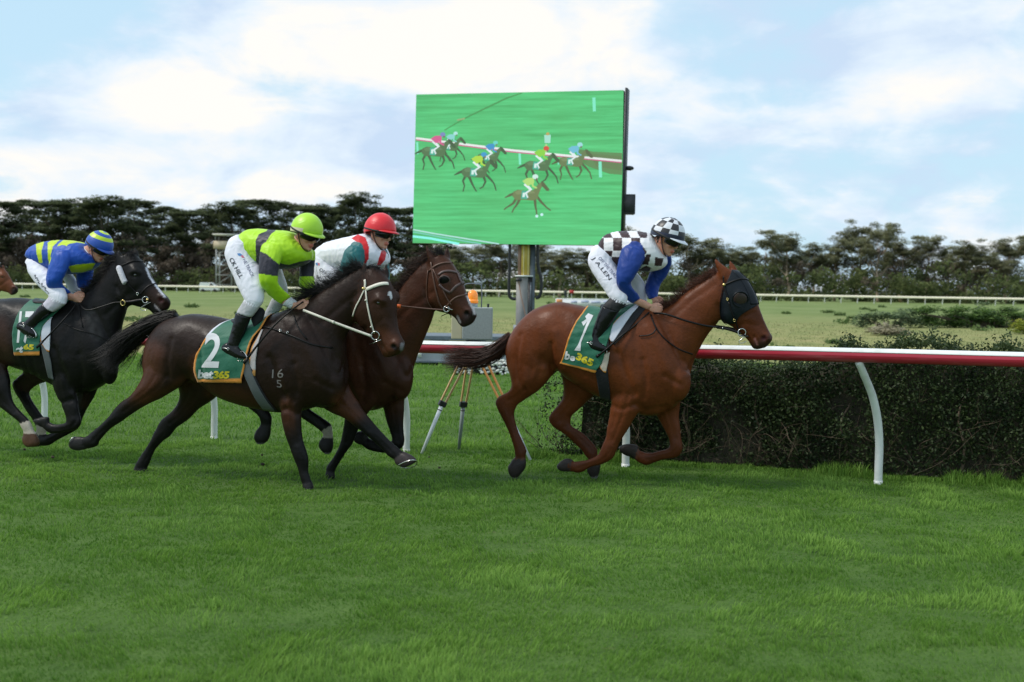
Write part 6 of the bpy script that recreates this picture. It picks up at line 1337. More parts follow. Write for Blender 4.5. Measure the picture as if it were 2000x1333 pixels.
# ---------------- 3: bay behind number two --------------------------------------
h3 = dict(
 trunk=[(456, 668, 448, 708, 0, .09), (468, 652, 460, 750, 0, .18), (492, 634, 487, 768, 0, .23), (520, 624, 520, 760, 0, .25), (548, 621, 545, 765, 0, .255), (575, 623, 567, 780, 0, .26), (600, 625, 595, 788, 0, .27), (633, 625, 627, 796, 0, .27), (668, 619, 660, 800, 0, .26), (698, 611, 695, 804, 0, .24), (728, 614, 740, 800, 0, .225), (754, 632, 782, 774, 0, .20), (774, 665, 803, 745, 0, .14)],
 neck=[(712, 606, 792, 772, 0, .18), (741, 600, 808, 714, 0, .145), (765, 584, 819, 682, 0, .12), (785, 560, 833, 650, 0, .10), (803, 537, 846, 618, 0, .088), (822, 518, 850, 588, 0, .08), (840, 503, 856, 560, 0, .07)],
 nh=[(450, 700, 545, 705, .12, .11), (455, 735, 532, 742, .12, .1), (455, 758, 505, 758, .12, .07), (453, 775, 482, 760, .12, .044), (475, 790, 497, 776, .12, .036), (497, 806, 518, 794, .12, .029), (507, 817, 530, 812, .12, .034), (509, 830, 530, 829, .12, .029)],
 nh_hoof=[(506, 834, 529, 836, .12, .034), (499, 845, 528, 848, .12, .044), (497, 857, 524, 860, .12, .047), (503, 868, 514, 869, .12, .025)],
 fh=[(505, 700, 592, 740, -.12, .1), (525, 748, 590, 758, -.12, .08), (545, 782, 582, 768, -.12, .044), (570, 800, 592, 784, -.12, .036), (590, 817, 606, 800, -.12, .029), (612, 832, 632, 817, -.12, .029), (627, 843, 647, 830, -.12, .034), (633, 850, 649, 846, -.12, .028)],
 fh_hoof=[(629, 855, 650, 857, -.12, .034), (623, 866, 651, 868, -.12, .044), (627, 878, 649, 879, -.12, .046), (636, 887, 644, 888, -.12, .025)],
 nf=[(672, 745, 750, 755, .11, .095), (676, 775, 738, 785, .12, .08), (675, 803, 720, 806, .12, .066), (674, 822, 707, 824, .12, .056), (670, 843, 698, 843, .12, .047), (665, 863, 689, 866, .12, .041), (659, 880, 676, 884, .12, .034), (648, 897, 666, 900, .12, .028), (639, 911, 657, 915, .12, .033), (637, 921, 654, 922, .12, .030)],
 nf_hoof=[(637, 922, 653, 923, .12, .034), (636, 930, 653, 931, .12, .044), (635, 935, 654, 936, .12, .046)],
 ff=[(735, 750, 803, 752, -.11, .09), (745, 780, 790, 778, -.12, .075), (750, 802, 789, 800, -.12, .060), (756, 824, 788, 822, -.12, .050), (763, 846, 788, 846, -.12, .042), (766, 860, 789, 864, -.12, .042), (760, 864, 783, 877, -.12, .040), (748, 866, 756, 885, -.12, .032), (736, 862, 738, 884, -.12, .028), (724, 857, 720, 879, -.12, .034), (716, 853, 709, 872, -.12, .029)],
 ff_hoof=[(720, 845, 708, 870, -.12, .032), (706, 842, 700, 868, -.12, .042), (696, 845, 694, 864, -.12, .042), (692, 850, 692, 858, -.12, .02)])
h3_head = [(866, 496, 838, 515, 0, .070), (878, 508, 833, 543, 0, .092), (890, 526, 831, 570, 0, .104), (901, 546, 835, 592, 0, .100), (908, 565, 851, 607, 0, .084), (914, 582, 871, 612, 0, .066), (921, 596, 884, 618, 0, .055), (928, 608, 892, 626, 0, .053), (930, 618, 896, 633, 0, .050), (924, 630, 903, 639, 0, .041), (914, 637, 909, 639, 0, .02)]
h3_ears = [[(836, 516, 856, 510, .055, .028), (834, 504, 850, 502, .055, .024), (832, 492, 842, 492, .058, .018), (830, 477, 833, 477, .060, .006)], [(863, 507, 880, 508, -.055, .028), (865, 498, 880, 499, -.055, .022), (868, 490, 878, 491, -.055, .016), (872, 482, 875, 482, -.055, .006)]]
def paint3(Q, lat, tg, tt, V):
    n = len(Q); C = np.tile([.040, .0145, .0078], (n, 1)); blk = np.array([.0065, .0056, .0056]); a = leg_fade(tg, tt, dict(nh=(.2, .4), fh=(.2, .4), nf=(.15, .42), ff=(.12, .4)))
    w = (tg == 6)*.55+(tg == 5)*.30+.6*sstep(36, 8, seg_dist(Q, [(690, 680), (690, 760)])); w = np.clip(w, 0, 1)*(1-a); C = C*(1-w[:, None])+np.array([.088, .031, .015])*w[:, None]
    C = C*(1-a[:, None])+blk*a[:, None]; mz = (tg == 6)*sstep(34, 8, seg_dist(Q, [(925, 625), (900, 640)])); C = C*(1-mz[:, None]*.85)+np.array([.014, .011, .011])*mz[:, None]*.85
    bl = (tg == 6)*sstep(3.2, 1.6, seg_dist(Q, [(911, 575), (918, 592), (925, 604), (927, 613)])); C = C*(1-bl[:, None])+np.array([.50, .46, .46])*bl[:, None]
    lp = (tg == 6)*sstep(3.0, 1.2, seg_dist(Q, [(893, 618), (899, 630)])); C = C*(1-lp[:, None]*.7)+np.array([.4, .36, .36])*lp[:, None]*.7
    nst = sstep(5.5, 3.0, seg_dist(Q, [(911, 611), (913, 615)])); C = C*(1-nst[:, None])+np.array([.006, .004, .004])*nst[:, None]
    wp = (tg == LEG['fh'])*(tt > .88); C[wp.astype(bool)] = (.36, .32, .26); hoofcol(C, tg, tt, ('nh', 'fh', 'nf', 'ff'), (.018, .016, .016)); C[(tg == 12) & (tt < .22)] = (.36, .32, .26); return C
r3, pl3, hp3, B3, me3 = horse(3, 'bay racehorse with a thin white blaze, half hidden behind the number two horse', (655, 932), 22, h3, h3_head, h3_ears, (869, 548), (912, 613), [(894, 618), (899, 628), (903, 634)], paint3, (-547, 12),
    extra=[(690, 695, .13, 26, 55, .12, -8, 0), (676, 748, .12, 28, 26, .10, 0, 0), (784, 735, .06, 22, 42, .10, 0, 0), (849, 578, .045, 17, 22, .052, -15, 6), (849, 578, -.045, 17, 22, .052, -15, 6), (868, 540, .065, 14, 9, .042, 35, 6), (868, 540, -.065, 14, 9, .042, 35, 6), (914, 611, .032, 11, 9, .024, 40, 6), (914, 611, -.032, 11, 9, .024, 40, 6)],
    cre=[([(831, 565), (835, 588), (846, 603)], .009, 4, 1, -.3), ([(872, 590), (895, 580), (912, 600)], .004, 5, 1, -.3)])
mane(r3, pl3, B3, [(856, 497), (842, 502), (822, 518), (803, 537), (785, 560), (768, 582)], 1500, .13, .0017, m_mane3, (-.9, .45, .1), 7, .6, .25, .05); mane(r3, pl3, B3, [(868, 496), (856, 494)], 200, .10, .0016, m_mane2, (-.2, .8, .2), 17, .8, .6, .05)
tail(r3, pl3, [(455, 668), (438, 690), (425, 715), (420, 740)], 300, .0024, m_mane2, 8, .04, .07)
strap_on('browband', B3, hp3, [(838, 530), (850, 520), (866, 514), (880, 514)], .016, m_brl, r3, .006); strap_on('cheek_strap', B3, hp3, [(842, 512), (846, 540), (852, 570), (858, 592), (866, 604)], .016, m_brl, r3, .006); strap_on('throat_lash', B3, hp3, [(837, 528), (834, 560), (836, 590), (846, 605)], .010, m_brl, r3, .008)
strap_on('noseband', B3, hp3, [(868, 605), (880, 590), (893, 580), (911, 576)], .016, m_brl, r3, .006); strap_on('cheek_strap', B3, hp3, [(846, 526), (862, 560), (874, 585), (882, 596)], .012, m_brl, r3, .006)
m_mask = pbr('brown_mask', (.09, .055, .05), .45, spec=.5); 
for pts in ([(856, 538), (866, 531), (880, 530), (893, 534)], [(893, 534), (897, 545), (902, 556)], [(880, 572), (890, 560), (904, 552)], [(858, 556), (868, 566), (880, 572)]): strap_on('eye_mask_edge', B3, hp3, pts, .022, m_mask, r3, .007)
p, n = hit(B3, 868, 548, hp3); obj('mask_cup_rim', ring(p+n*.014, n, .050, .006, 22, 6), m_mask, r3); obj('mask_cup', sphere(p+n*.004, (.044, .044, .018), 16, 8, ax=[np.cross(n, [0, 0, 1.])/np.linalg.norm(np.cross(n, [0, 0, 1.])), np.cross(n, np.cross(n, [0, 0, 1.]))/np.linalg.norm(np.cross(n, [0, 0, 1.])), n]), m_leath, r3)
q, n2_ = hp3.mirror(p+n*.016), n-2*(n@hp3.N)*hp3.N; obj('mask_cup', sphere(q, (.045, .045, .045), 14, 10), m_leath, r3)
H_steel_ring(r3, hp3, 872, 604, .07, .026, .005); obj('bit_bar', pipe([hp3.at(868, 600, .08), hp3.at(884, 606, .07)], .0045, 6), m_steel, r3); rein(r3, pl3, [(725, 590, .12), (765, 596, .16), (800, 600, .12), (840, 604, .09), (870, 606, .075)], .014, m_brl)
K = cr([pl3.at(770, 597, .17), pl3.at(783, 599, .165)], 3); obj('rein_grip', strap(K, np.tile(pl3.N, (len(K), 1)), .034, .006), pbr('orange_grip', (.75, .13, .02), .6), r3)
obj('loose_strap', pipe(cr([hp3.at(862, 618, .05), hp3.at(874, 613, .06), hp3.at(880, 616, .06), hp3.at(881, 621, .06)], 4), .004, 5), m_leath, r3)
s3 = saddle_root('race saddle and green cloth on the bay behind the number two horse', pl3, 640, 618)
cloth('saddle_cloth', patch(B3, pl3, [(575, 622, 700, 612), (560, 660, 684, 640), (552, 700, 677, 662), (550, 725, 676, 682), (556, 745, 668, 705)], 30, 40, .016, True, .0016), m_green, s3, .005, lambda UV: trim(UV, GR, 'LRB', .03, .05))
saddle_seat(s3, pl3, 610, 680, 620, 6, m_leath)
cloth('girth', patch(B3, pl3, [(630, 700, 650, 700), (634, 740, 654, 740), (640, 795, 660, 798)], 8, 20, .010), m_greyl, s3, .006)

# ---------------- 4: black horse on the left ------------------------------------
h4 = dict(
 trunk=[(-108, 655, -116, 700, 0, .09), (-96, 630, -103, 735, 0, .18), (-72, 606, -75, 755, 0, .24), (-42, 590, -42, 735, 0, .265), (-14, 586, -16, 712, 0, .265), (14, 584, 8, 709, 0, .265), (40, 582, 33, 718, 0, .275), (75, 587, 66, 730, 0, .28), (108, 590, 98, 746, 0, .265), (138, 586, 134, 763, 0, .245), (160, 592, 172, 766, 0, .23), (184, 612, 208, 745, 0, .205), (203, 640, 226, 712, 0, .15)],
 neck=[(146, 590, 218, 742, 0, .18), (163, 579, 235, 696, 0, .15), (180, 563, 233, 655, 0, .122), (196, 546, 240, 625, 0, .102), (212, 524, 246, 600, 0, .09), (225, 507, 243, 575, 0, .08), (237, 497, 248, 550, 0, .07)],
 nh=[(-108, 700, 5, 700, .12, .12), (-100, 735, 17, 733, .125, .11), (-60, 762, 19, 756, .14, .085), (-22, 776, 22, 774, .14, .058), (-10, 787, 28, 789, .14, .044), (14, 806, 39, 803, .14, .035), (36, 824, 53, 817, .14, .029), (40, 832, 60, 827, .14, .034), (46, 843, 66, 841, .14, .029)],
 nh_hoof=[(46, 848, 70, 848, .14, .034), (44, 857, 75, 858, .14, .044), (47, 867, 76, 868, .14, .047), (54, 874, 70, 873, .14, .035)],
 fh=[(10, 690, 92, 718, -.12, .1), (46, 722, 98, 741, -.13, .08), (36, 736, 75, 751, -.14, .057), (25, 748, 60, 762, -.14, .045), (30, 766, 58, 773, -.14, .042), (43, 788, 66, 788, -.14, .032), (55, 808, 79, 808, -.14, .028), (66, 824, 87, 820, -.14, .029), (72, 838, 91, 838, -.14, .034), (69, 847, 88, 850, -.14, .028)],
 fh_hoof=[(66, 850, 87, 855, -.14, .034), (61, 858, 84, 866, -.14, .044), (64, 868, 80, 872, -.14, .04)],
 nf=[(98, 705, 168, 712, .11, .09), (103, 738, 153, 742, .125, .082), (107, 760, 149, 762, .13, .066), (114, 778, 150, 777, .13, .054), (122, 795, 154, 793, .13, .046), (129, 812, 156, 811, .13, .042), (130, 824, 158, 827, .13, .043), (126, 827, 148, 839, .13, .041), (114, 829, 122, 846, .13, .033), (103, 828, 98, 847, .13, .033), (94, 823, 87, 838, .13, .029)],
 nf_hoof=[(96, 815, 84, 837, .13, .032), (82, 815, 76, 831, .13, .042), (71, 818, 69, 826, .13, .036), (65, 822, 65, 824, .13, .015)],
 ff=[(148, 735, 202, 738, -.12, .085), (148, 758, 192, 755, -.13, .066), (150, 777, 182, 778, -.13, .052), (147, 796, 170, 798, -.13, .045), (141, 812, 160, 818, -.13, .042), (134, 826, 153, 836, -.13, .040), (120, 837, 136, 848, -.13, .034), (104, 844, 113, 860, -.13, .029), (89, 850, 97, 870, -.13, .034), (78, 853, 80, 871, -.13, .029)],
 ff_hoof=[(74, 851, 75, 873, -.13, .032), (60, 850, 60, 873, -.13, .044), (50, 853, 51, 867, -.13, .036)])
h4_head = [(256, 492, 232, 517, 0, .072), (269, 503, 229, 545, 0, .092), (281, 517, 231, 570, 0, .104), (291, 534, 241, 588, 0, .100), (301, 550, 260, 596, 0, .082), (311, 564, 275, 601, 0, .065), (320, 574, 287, 604, 0, .055), (328, 582, 296, 609, 0, .052), (332, 591, 301, 614, 0, .048), (329, 602, 309, 614, 0, .040), (322, 608, 315, 612, 0, .02)]
h4_ears = [[(226, 517, 246, 511, .05, .028), (226, 506, 242, 503, .052, .022), (228, 497, 237, 496, .052, .016), (230, 489, 233, 489, .052, .006)], [(255, 500, 272, 505, -.055, .028), (258, 495, 272, 498, -.055, .022), (261, 490, 269, 492, -.055, .014), (264, 485, 266, 486, -.055, .006)]]
def paint4(Q, lat, tg, tt, V):
    n = len(Q); C = np.tile([.0075, .0062, .0060], (n, 1)); brn = np.array([.062, .026, .016]); w = .55*sstep(40, 8, seg_dist(Q, [(-5, 640), (0, 700)]))+.4*(tg == 6)*sstep(24, 6, seg_dist(Q, [(300, 575), (318, 590)]))+.3*(tg == 2)*(tt < .4)+.4*sstep(14, 4, seg_dist(Q, [(168, 775), (165, 790)]))
    C = C*(1-w[:, None])+brn*w[:, None]; sw = .30*sstep(16, 5, seg_dist(Q, [(178, 615), (182, 640), (188, 655)]))*(noise3(V, 18)*.8+.6).clip(0, 1); C = C*(1-sw[:, None])+np.array([.11, .11, .11])*sw[:, None]
    bl = (tg == 6)*sstep(2.6, 1.4, seg_dist(Q, [(286, 525), (292, 540), (302, 555), (312, 568), (322, 580)])); C = C*(1-bl[:, None])+np.array([.55, .55, .60])*bl[:, None]
    lp = (tg == 6)*sstep(2.4, 1.0, seg_dist(Q, [(302, 596), (310, 605), (314, 610)])); C = C*(1-lp[:, None]*.7)+np.array([.4, .36, .36])*lp[:, None]*.7
    nst = sstep(5.0, 3.0, seg_dist(Q, [(313, 585), (316, 588)])); C = C*(1-nst[:, None])+np.array([.05, .012, .012])*nst[:, None]
    hoofcol(C, tg, tt, ('fh', 'nf', 'ff'), (.020, .018, .018)); wp = ((tg == LEG['nh']) & (tt > .80)) | ((tg == 11) & (tt < .22)) | ((tg == LEG['fh']) & (tt > .84)); C[wp] = np.array([.46, .40, .33]); m_ = (tg == 11) & (tt >= .22); C[m_] = (.085, .042, .022); return C
r4, pl4, hp4, B4, me4 = horse(4, 'black racehorse with a narrow blaze and white cheek roll, at the left', (60, 897), 22, h4, h4_head, h4_ears, (264, 538), (314, 587), [(303, 597), (309, 604), (313, 610)], paint4, (-1102, -10),
    extra=[(132, 680, .13, 26, 52, .12, -8, 0), (122, 722, .12, 28, 26, .09, 0, 0), (214, 715, .05, 14, 30, .09, 0, 0), (246, 574, .045, 17, 21, .052, -20, 6), (246, 574, -.045, 17, 21, .052, -20, 6), (264, 530, .065, 14, 9, .04, 40, 6), (264, 530, -.065, 14, 9, .04, 40, 6), (316, 586, .032, 11, 9, .024, 45, 6), (316, 586, -.032, 11, 9, .024, 45, 6)],
    cre=[([(228, 560), (236, 580), (248, 594)], .009, 4, 1, -.3)])
mane(r4, pl4, B4, [(240, 497), (225, 508), (212, 526), (196, 547), (180, 564), (165, 577)], 1500, .14, .0017, m_mane2, (-.9, .25, .12), 9, .5, .5, .06); mane(r4, pl4, B4, [(256, 492), (244, 493)], 220, .12, .0016, m_mane2, (.7, .15, .2), 19, .5, .5, .05)
tail(r4, pl4, [(-108, 655), (-130, 670), (-160, 690), (-200, 705)], 300, .0024, m_mane2, 10, .04, .12)
m_fleece = pbr('white_fleece', (.62, .60, .64), .9, bump=.8, bscale=60, sheen=.4)
Pp, Nn = line_on(B4, hp4, [(233, 521), (238, 534), (244, 549), (247, 553)], .012); obj('cheek_roll', pipe(Pp, np.concatenate([[.018], np.full(len(Pp)-2, .029), [.022]]), 14), m_fleece, r4); obj('cheek_roll', pipe(hp4.mirror(Pp), .028, 12), m_fleece, r4)
strap_on('browband', B4, hp4, [(236, 520), (248, 515), (262, 510), (276, 512)], .011, m_leath, r4, .006); strap_on('cheek_strap', B4, hp4, [(248, 552), (258, 563), (268, 573), (276, 580), (280, 586)], .009, m_leath, r4, .006); strap_on('noseband', B4, hp4, [(273, 577), (282, 566), (292, 558), (303, 555)], .012, m_leath, r4, .006)
p, n = hit(B4, 270, 574, hp4); obj('buckle', ring(p+n*.012, n, .012, .004, 12, 5), m_steel, r4); H_steel_ring(r4, hp4, 284, 586, .07, .030, .005); obj('brass_stud', sphere(hp4.at(288, 586, .078), .015, 10, 8), m_brass, r4)
obj('bit_loop', pipe(cr([hp4.at(294, 591, .055), hp4.at(282, 597, .07), hp4.at(274, 603, .075), hp4.at(280, 607, .07), hp4.at(288, 604, .055)], 5), .0035, 6), m_steel, r4)
rein(r4, pl4, [(156, 592, .12), (163, 603, .18), (175, 606, .20), (200, 599, .17), (222, 592, .13), (238, 591, .11)], .013, m_leath); rein(r4, pl4, [(238, 591, .11), (255, 590, .09), (272, 587, .08), (282, 587, .075)], .026, m_leath); obj('rein_ring', ring(pl4.at(240, 592, .115), pl4.N, .026, .005, 18, 6), m_brass, r4)
strap_on('breast_girth', B4, pl4, [(124, 631), (145, 642), (165, 648), (190, 655), (215, 668)], .010, m_leath, r4, .006); strap_on('neck_strap', B4, pl4, [(155, 594), (157, 620), (162, 640)], .008, m_leath, r4, .006)
s4 = saddle_root('race saddle on a green number seventeen cloth with white pad, on the black horse', pl4, 90, 588)
cloth('saddle_cloth', patch(B4, pl4, [(77, 584, 138, 587), (57, 592, 122, 603), (43, 606, 106, 617), (33, 623, 92, 630), (27, 646, 84, 642), (27, 668, 80, 664), (31, 694, 79, 694)], 40, 64, .016, True, .0018), m_green, s4, .005, lambda UV: trim(UV, GR, 'B', .03, .036))
Bc4 = layer_bvh([s4.children[0], [c for c in r4.children if c.name.startswith('body')][0]])
cloth('white_pad', patch(Bc4, pl4, [(99, 624, 102, 621), (88, 633, 100, 632), (80, 644, 100, 648), (79, 660, 99, 664), (82, 671, 98.5, 676), (93, 686, 97, 688)], 12, 30, .010), m_wpad, s4, .007, lambda UV: trim(UV, WH, 'LB', .12, .04))
cloth('girth', patch(Bc4, pl4, [(80, 672, 96, 684), (84, 690, 98, 696), (88, 706, 101, 708), (92, 724, 103, 724), (96, 738, 106, 742)], 8, 24, .008), m_greyl, s4, .006)
cloth('saddle_flap', patch(Bc4, pl4, [(84, 588, 118, 590), (84, 606, 104, 608), (78, 622, 92, 624), (74, 640, 84, 640)], 10, 18, .010), m_green, s4, .008, lambda UV: np.tile(GR, (len(UV), 1)))
saddle_seat(s4, pl4, 76, 124, 588, 5, m_leath); stirrup(s4, pl4, 62, 656, .285, (95, 600, .18)); stirrup(s4, pl4, 78, 662, -.31, (105, 605, -.17))
text_on('number_seventeen', '17', Bc4, pl4, (33, 671), (28, 0), (6, -62), m_wprint, s4, .005, .02); text_on('printed_word', 'et', Bc4, pl4, (31, 690), (14, -1), (1, -13), m_wprint, s4, .005, .05, .9); text_on('printed_number', '65', Bc4, pl4, (46, 683), (20, 1), (1, -11), m_yprint, s4, .005, .05)

# ---------------- 5: the horse whose nose enters at the left edge -----------------
dv = Vector(P(4, 566, 14.0))-Vector(pl4.at(322, 582, 0))
r5 = r4.copy(); link(r5); r5['label'] = 'reddish bay racehorse of which only the nose shows at the left edge'; r5.location = r4.location+Vector((dv.x, dv.y, 0))
bay = bpy.data.materials.new('x'); bpy.data.materials.remove(bay)
for ch in list(r4.children):
    if ch.name.split('.')[0] in ('body', 'eye', 'mane', 'tail'):
        c = ch.copy(); link(c); c.parent = r5
        if ch.name.startswith('body'):
            c.data = ch.data.copy(); ca = c.data.color_attributes['Col']; arr = np.empty(len(ca.data)*4, dtype=np.float32); ca.data.foreach_get('color', arr); arr = arr.reshape(-1, 4); V = getV(c.data); Q = proj(V)
            k = np.array([.155, .050, .022]); mz = sstep(42, 14, np.linalg.norm(Q-np.array([326, 605]), axis=1))[:, None]; leg = sstep(760, 800, Q[:, 1])[:, None]; arr[:, :3] = (k*(1-mz)+np.array([.02, .014, .013])*mz)*(1-leg)+.01*leg; ca.data.foreach_set('color', arr.ravel())
# ================================================================ JOCKEYS
WHT = (.78, .78, .86)
def jacket(root, pl, T, colf, seed, amp=.0034, hem=True):
    me, tg, tt = lofts_mesh(pl, [T['jtorso'], T['sleeven'], T['sleevef']], .0078, 2)
    V = getV(me); Q = proj(V); lat = (V-pl.A)@pl.N
    tg = np.where(limb_mask(Q, lat, T['sleeven'], 1), 2, np.where(limb_mask(Q, lat, T['sleevef'], -1, 1.5) | ((tg == 3) & (tt > .25)), 3, np.where((tg == 2) & (tt > .35), 2, 1)))
    wrinkle(me, pl, amp, 9.0, seed); V = getV(me); Q = proj(V)
    vcol(me, np.clip(colf(Q, lat, tg, tt, V), 0, 1)); put('silk_jacket', me, m_silk, root); return me
def breeches(root, pl, T, seed, print_=None):
    me, tg, tt = lofts_mesh(pl, [T['hips'], T['legn'], T['legf'], T['sockn'], T['sockf']], .0088, 2)
    wrinkle(me, pl, .0026, 9.0, seed); V = getV(me); C = np.tile(T.get('bcol', WHT), (len(V), 1)).astype(float)
    if 'sockcol' in T: C[(tg >= 4)] = T['sockcol']
    vcol(me, C); put('breeches', me, m_breech, root); return bvh(me)
def boots(root, pl, T, seed):
    for k in ('n', 'f'):
        me, tg, tt = lofts_mesh(pl, [T['shin'+k], T['foot'+k]], .0075, 2)
        wrinkle(me, pl, .0014, 16.0, seed); V = getV(me); C = np.tile((.007, .007, .008), (len(V), 1)); vcol(me, C); put('boot', me, m_boot, root)
    f = T['footn'][0]; c = [pl.at((f[0]+f[2])/2+4, (f[1]+f[3])/2-4, T['footn'][0][4]+.045)]
    K = cr([pl.at(f[0]-3, f[1]+3, f[4]), pl.at(f[0]+3, f[1]+1, f[4]+.035), pl.at(f[0]+14, f[1]+3, f[4]+.048)], 4); obj('spur', strap(K, np.tile(pl.N, (len(K), 1)), .006, .003), m_steel, root); obj('spur_button', ring(K[-1]+pl.N*.004, pl.N, .011, .003, 12, 5), m_steel, root)
def cuff_and_neck(root, pl, T, L):
    if 'cuff' in T:
        V, F, _, _ = loft(pl, T['cuff'], 5, 20); obj('shirt_cuff', (V, F), m_shirt, root)
    V, F, _, _ = loft(pl, T['collar'], 6, 24); obj('stock_collar', (V, F), m_shirt, root)
def whip(label, pts, pl, r=(.009, .008, .006, .004), handle=None):
    K = cr([pl.at(*p) for p in pts], 5); o = thing('riding_whip', label, 'whip', K[0], 'riding whips'); rr = np.interp(np.linspace(0, 1, len(K)), np.linspace(0, 1, len(r)), r)
    obj('shaft', pipe(K, rr, 8), m_leath, o)
    e = K[-1]+(K[-1]-K[-3]); obj('flap', strap(np.array([K[-1], (K[-1]+e)/2, e]), np.tile(pl.N, (3, 1)), .026, .004), m_leath, o)
    if handle:
        H = K[:max(3, len(K)//6)]; obj('grip', pipe(np.array([K[0]+(K[0]-K[2])*t for t in np.linspace(handle[0], handle[1], 6)]), .0125, 10), pbr('cork_grip', (.30, .21, .06), .6, bump=.5, bscale=60), o); obj('knob', sphere(K[0]+(K[0]-K[2])*handle[1]*1.05, .019, 12, 8), pbr('green_glass_knob', (.12, .30, .08), .1, coat=1), o)
    return o
def bands(Q, polys): 
    m_ = np.zeros(len(Q), bool)
    for p in polys: m_ |= in_poly(Q, p)
    return m_
SKIN = (.66, .335, .235)
def far_ax(a): return np.array([a[0], -a[1], a[2]])
# ---- jockey one: black and white checks, blue sleeves
T1 = dict(
 torso=[(1170, 470, 1192, 515, 0, .14), (1190, 457, 1205, 520, 0, .16), (1212, 452, 1225, 526, 0, .18), (1240, 452, 1254, 530, 0, .19), (1262, 455, 1284, 526, 0, .18), (1276, 462, 1302, 508, 0, .10)],
 jtorso=[(1172, 474, 1187, 516, 0, .13), (1182, 461, 1196, 521, 0, .155), (1194, 455, 1208, 524, 0, .17), (1214, 452, 1227, 527, 0, .185), (1240, 452, 1254, 531, 0, .20), (1260, 454, 1284, 529, 0, .195), (1273, 459, 1301, 517, 0, .15), (1280, 467, 1301, 505, 0, .09)],
 sleeven=[(1228, 478, 1256, 488, .17, .055), (1216, 488, 1258, 497, .19, .068), (1210, 505, 1256, 511, .215, .068), (1205, 526, 1246, 529, .24, .062), (1204, 547, 1236, 546, .25, .058), (1208, 562, 1232, 555, .235, .054), (1216, 575, 1237, 565, .20, .048), (1227, 587, 1245, 574, .15, .040), (1236, 593.5, 1250, 584, .115, .034)],
 sleevef=[(1282, 502, 1310, 500, -.17, .055), (1276, 516, 1312, 512, -.19, .062), (1269, 535, 1303, 537, -.21, .058), (1262, 553, 1290, 556, -.20, .053), (1261, 569, 1286, 570, -.16, .047), (1267, 585, 1284, 582, -.11, .036)],
 neck=[(1264, 462, 1288, 503, 0, .055), (1279, 462, 1297, 492, 0, .052), (1288, 460, 1303, 480, 0, .05)], collar=[(1266, 460, 1290, 508, 0, .072), (1274, 463, 1294, 501, 0, .064), (1277, 466, 1295, 498, 0, .058)],
 handn=[(1236, 592, 1250, 583, .11, .026), (1252, 600, 1265, 590, .095, .024), (1264, 606, 1275, 596, .08, .028)], handf=[(1270, 583, 1284, 580, -.11, .025), (1276, 590, 1288, 588, -.09, .024)],
 hips=[(1166, 478, 1190, 505, .02, .14), (1157, 486, 1192, 514, .02, .15), (1156, 500, 1190, 528, .02, .14)],
 legn=[(1168, 478, 1202, 503, .08, .09), (1153, 493, 1203, 516, .10, .095), (1149, 511, 1205, 525, .125, .092), (1156, 530, 1210, 534, .15, .084), (1169, 550, 1215, 549, .18, .074), (1182, 569, 1222, 567, .205, .064), (1190, 581, 1225, 583, .22, .056), (1200, 586, 1222, 594, .225, .048)],
 legf=[(1180, 480, 1215, 510, -.08, .09), (1193, 500, 1236, 527, -.12, .086), (1212, 525, 1250, 541, -.15, .078), (1226, 546, 1259, 556, -.18, .068), (1238, 568, 1264, 574, -.205, .058), (1240, 582, 1264, 590, -.22, .05)],
 sockn=[(1194, 580, 1224, 594, .225, .048), (1185, 589, 1214, 602, .235, .049), (1177, 599, 1209, 610, .24, .050)], sockf=[(1240, 586, 1262, 594, -.22, .045), (1228, 606, 1252, 616, -.25, .045), (1218, 620, 1242, 630, -.27, .044)], sockcol=(.02, .02, .022),
 shinn=[(1176, 598, 1209, 609, .24, .053), (1168, 616, 1199, 625, .245, .054), (1161, 636, 1187, 643, .25, .047), (1156, 652, 1177, 659, .255, .040), (1153, 663, 1176, 672, .26, .040)], shinf=[(1218, 620, 1242, 630, -.27, .05), (1204, 645, 1226, 654, -.29, .045), (1196, 668, 1214, 675, -.30, .038)],
 footn=[(1141, 668, 1141, 681, .255, .030), (1148, 661, 1148, 684, .258, .037), (1158, 660, 1157, 686, .262, .040), (1170, 666, 1168, 688, .268, .042), (1181, 674, 1180, 688, .272, .040), (1189, 679, 1188, 686, .272, .026)], footf=[(1186, 674, 1186, 688, -.30, .032), (1198, 668, 1197, 691, -.30, .038), (1212, 674, 1212, 692, -.30, .04), (1222, 682, 1222, 690, -.30, .028)])
ha = head_axes(33, 24, 2)
p1, plj, L1, c1 = human('jockey in black and white checks with blue sleeves, crouched on the chestnut', pl1.A, 22, T1, (1302, 468, .0), ha, 1.13, [((1278, 604, .07), head_axes(15, 18, 0), 1.05), ((1283, 590, -.08), far_ax(head_axes(25, 18, 0)), .95)], SKIN)
def jc1(Q, lat, tg, tt, V):
    x, y = Q[:, 0], Q[:, 1]; blkc = np.array((.042, .020, .022)); wh = np.array((.78, .77, .79)); blue = np.array((.008, .042, .25))
    row = np.where(y < 465, 0, np.where(y < 490, 1, np.where(y < 500+.10*(x-1180), 2, 3))); u = (x-1197+.55*np.clip(465-y, 0, 20)+.18*np.clip(y-490, 0, 60))/17.8; col = np.floor(u).astype(int); C = np.where((((col+row) % 2) == 1)[:, None], blkc, wh)
    C = np.where(((x > 1264) & (y < 505))[:, None] | ((x > 1246) & (y > 488))[:, None], wh, C)
    C[bands(Q, [[(1253, 517), (1262, 498), (1272, 497), (1266, 518)], [(1279, 503), (1296, 505), (1292, 520), (1278, 520)], [(1245, 529), (1262, 519), (1272, 524), (1266, 533), (1250, 533)], [(1250, 478), (1258, 484), (1264, 494), (1258, 500), (1254, 496)]])] = blkc
    C = C.astype(float); C[tg > 1] = blue; return C
jacket(p1, pl1, T1, jc1, 1)
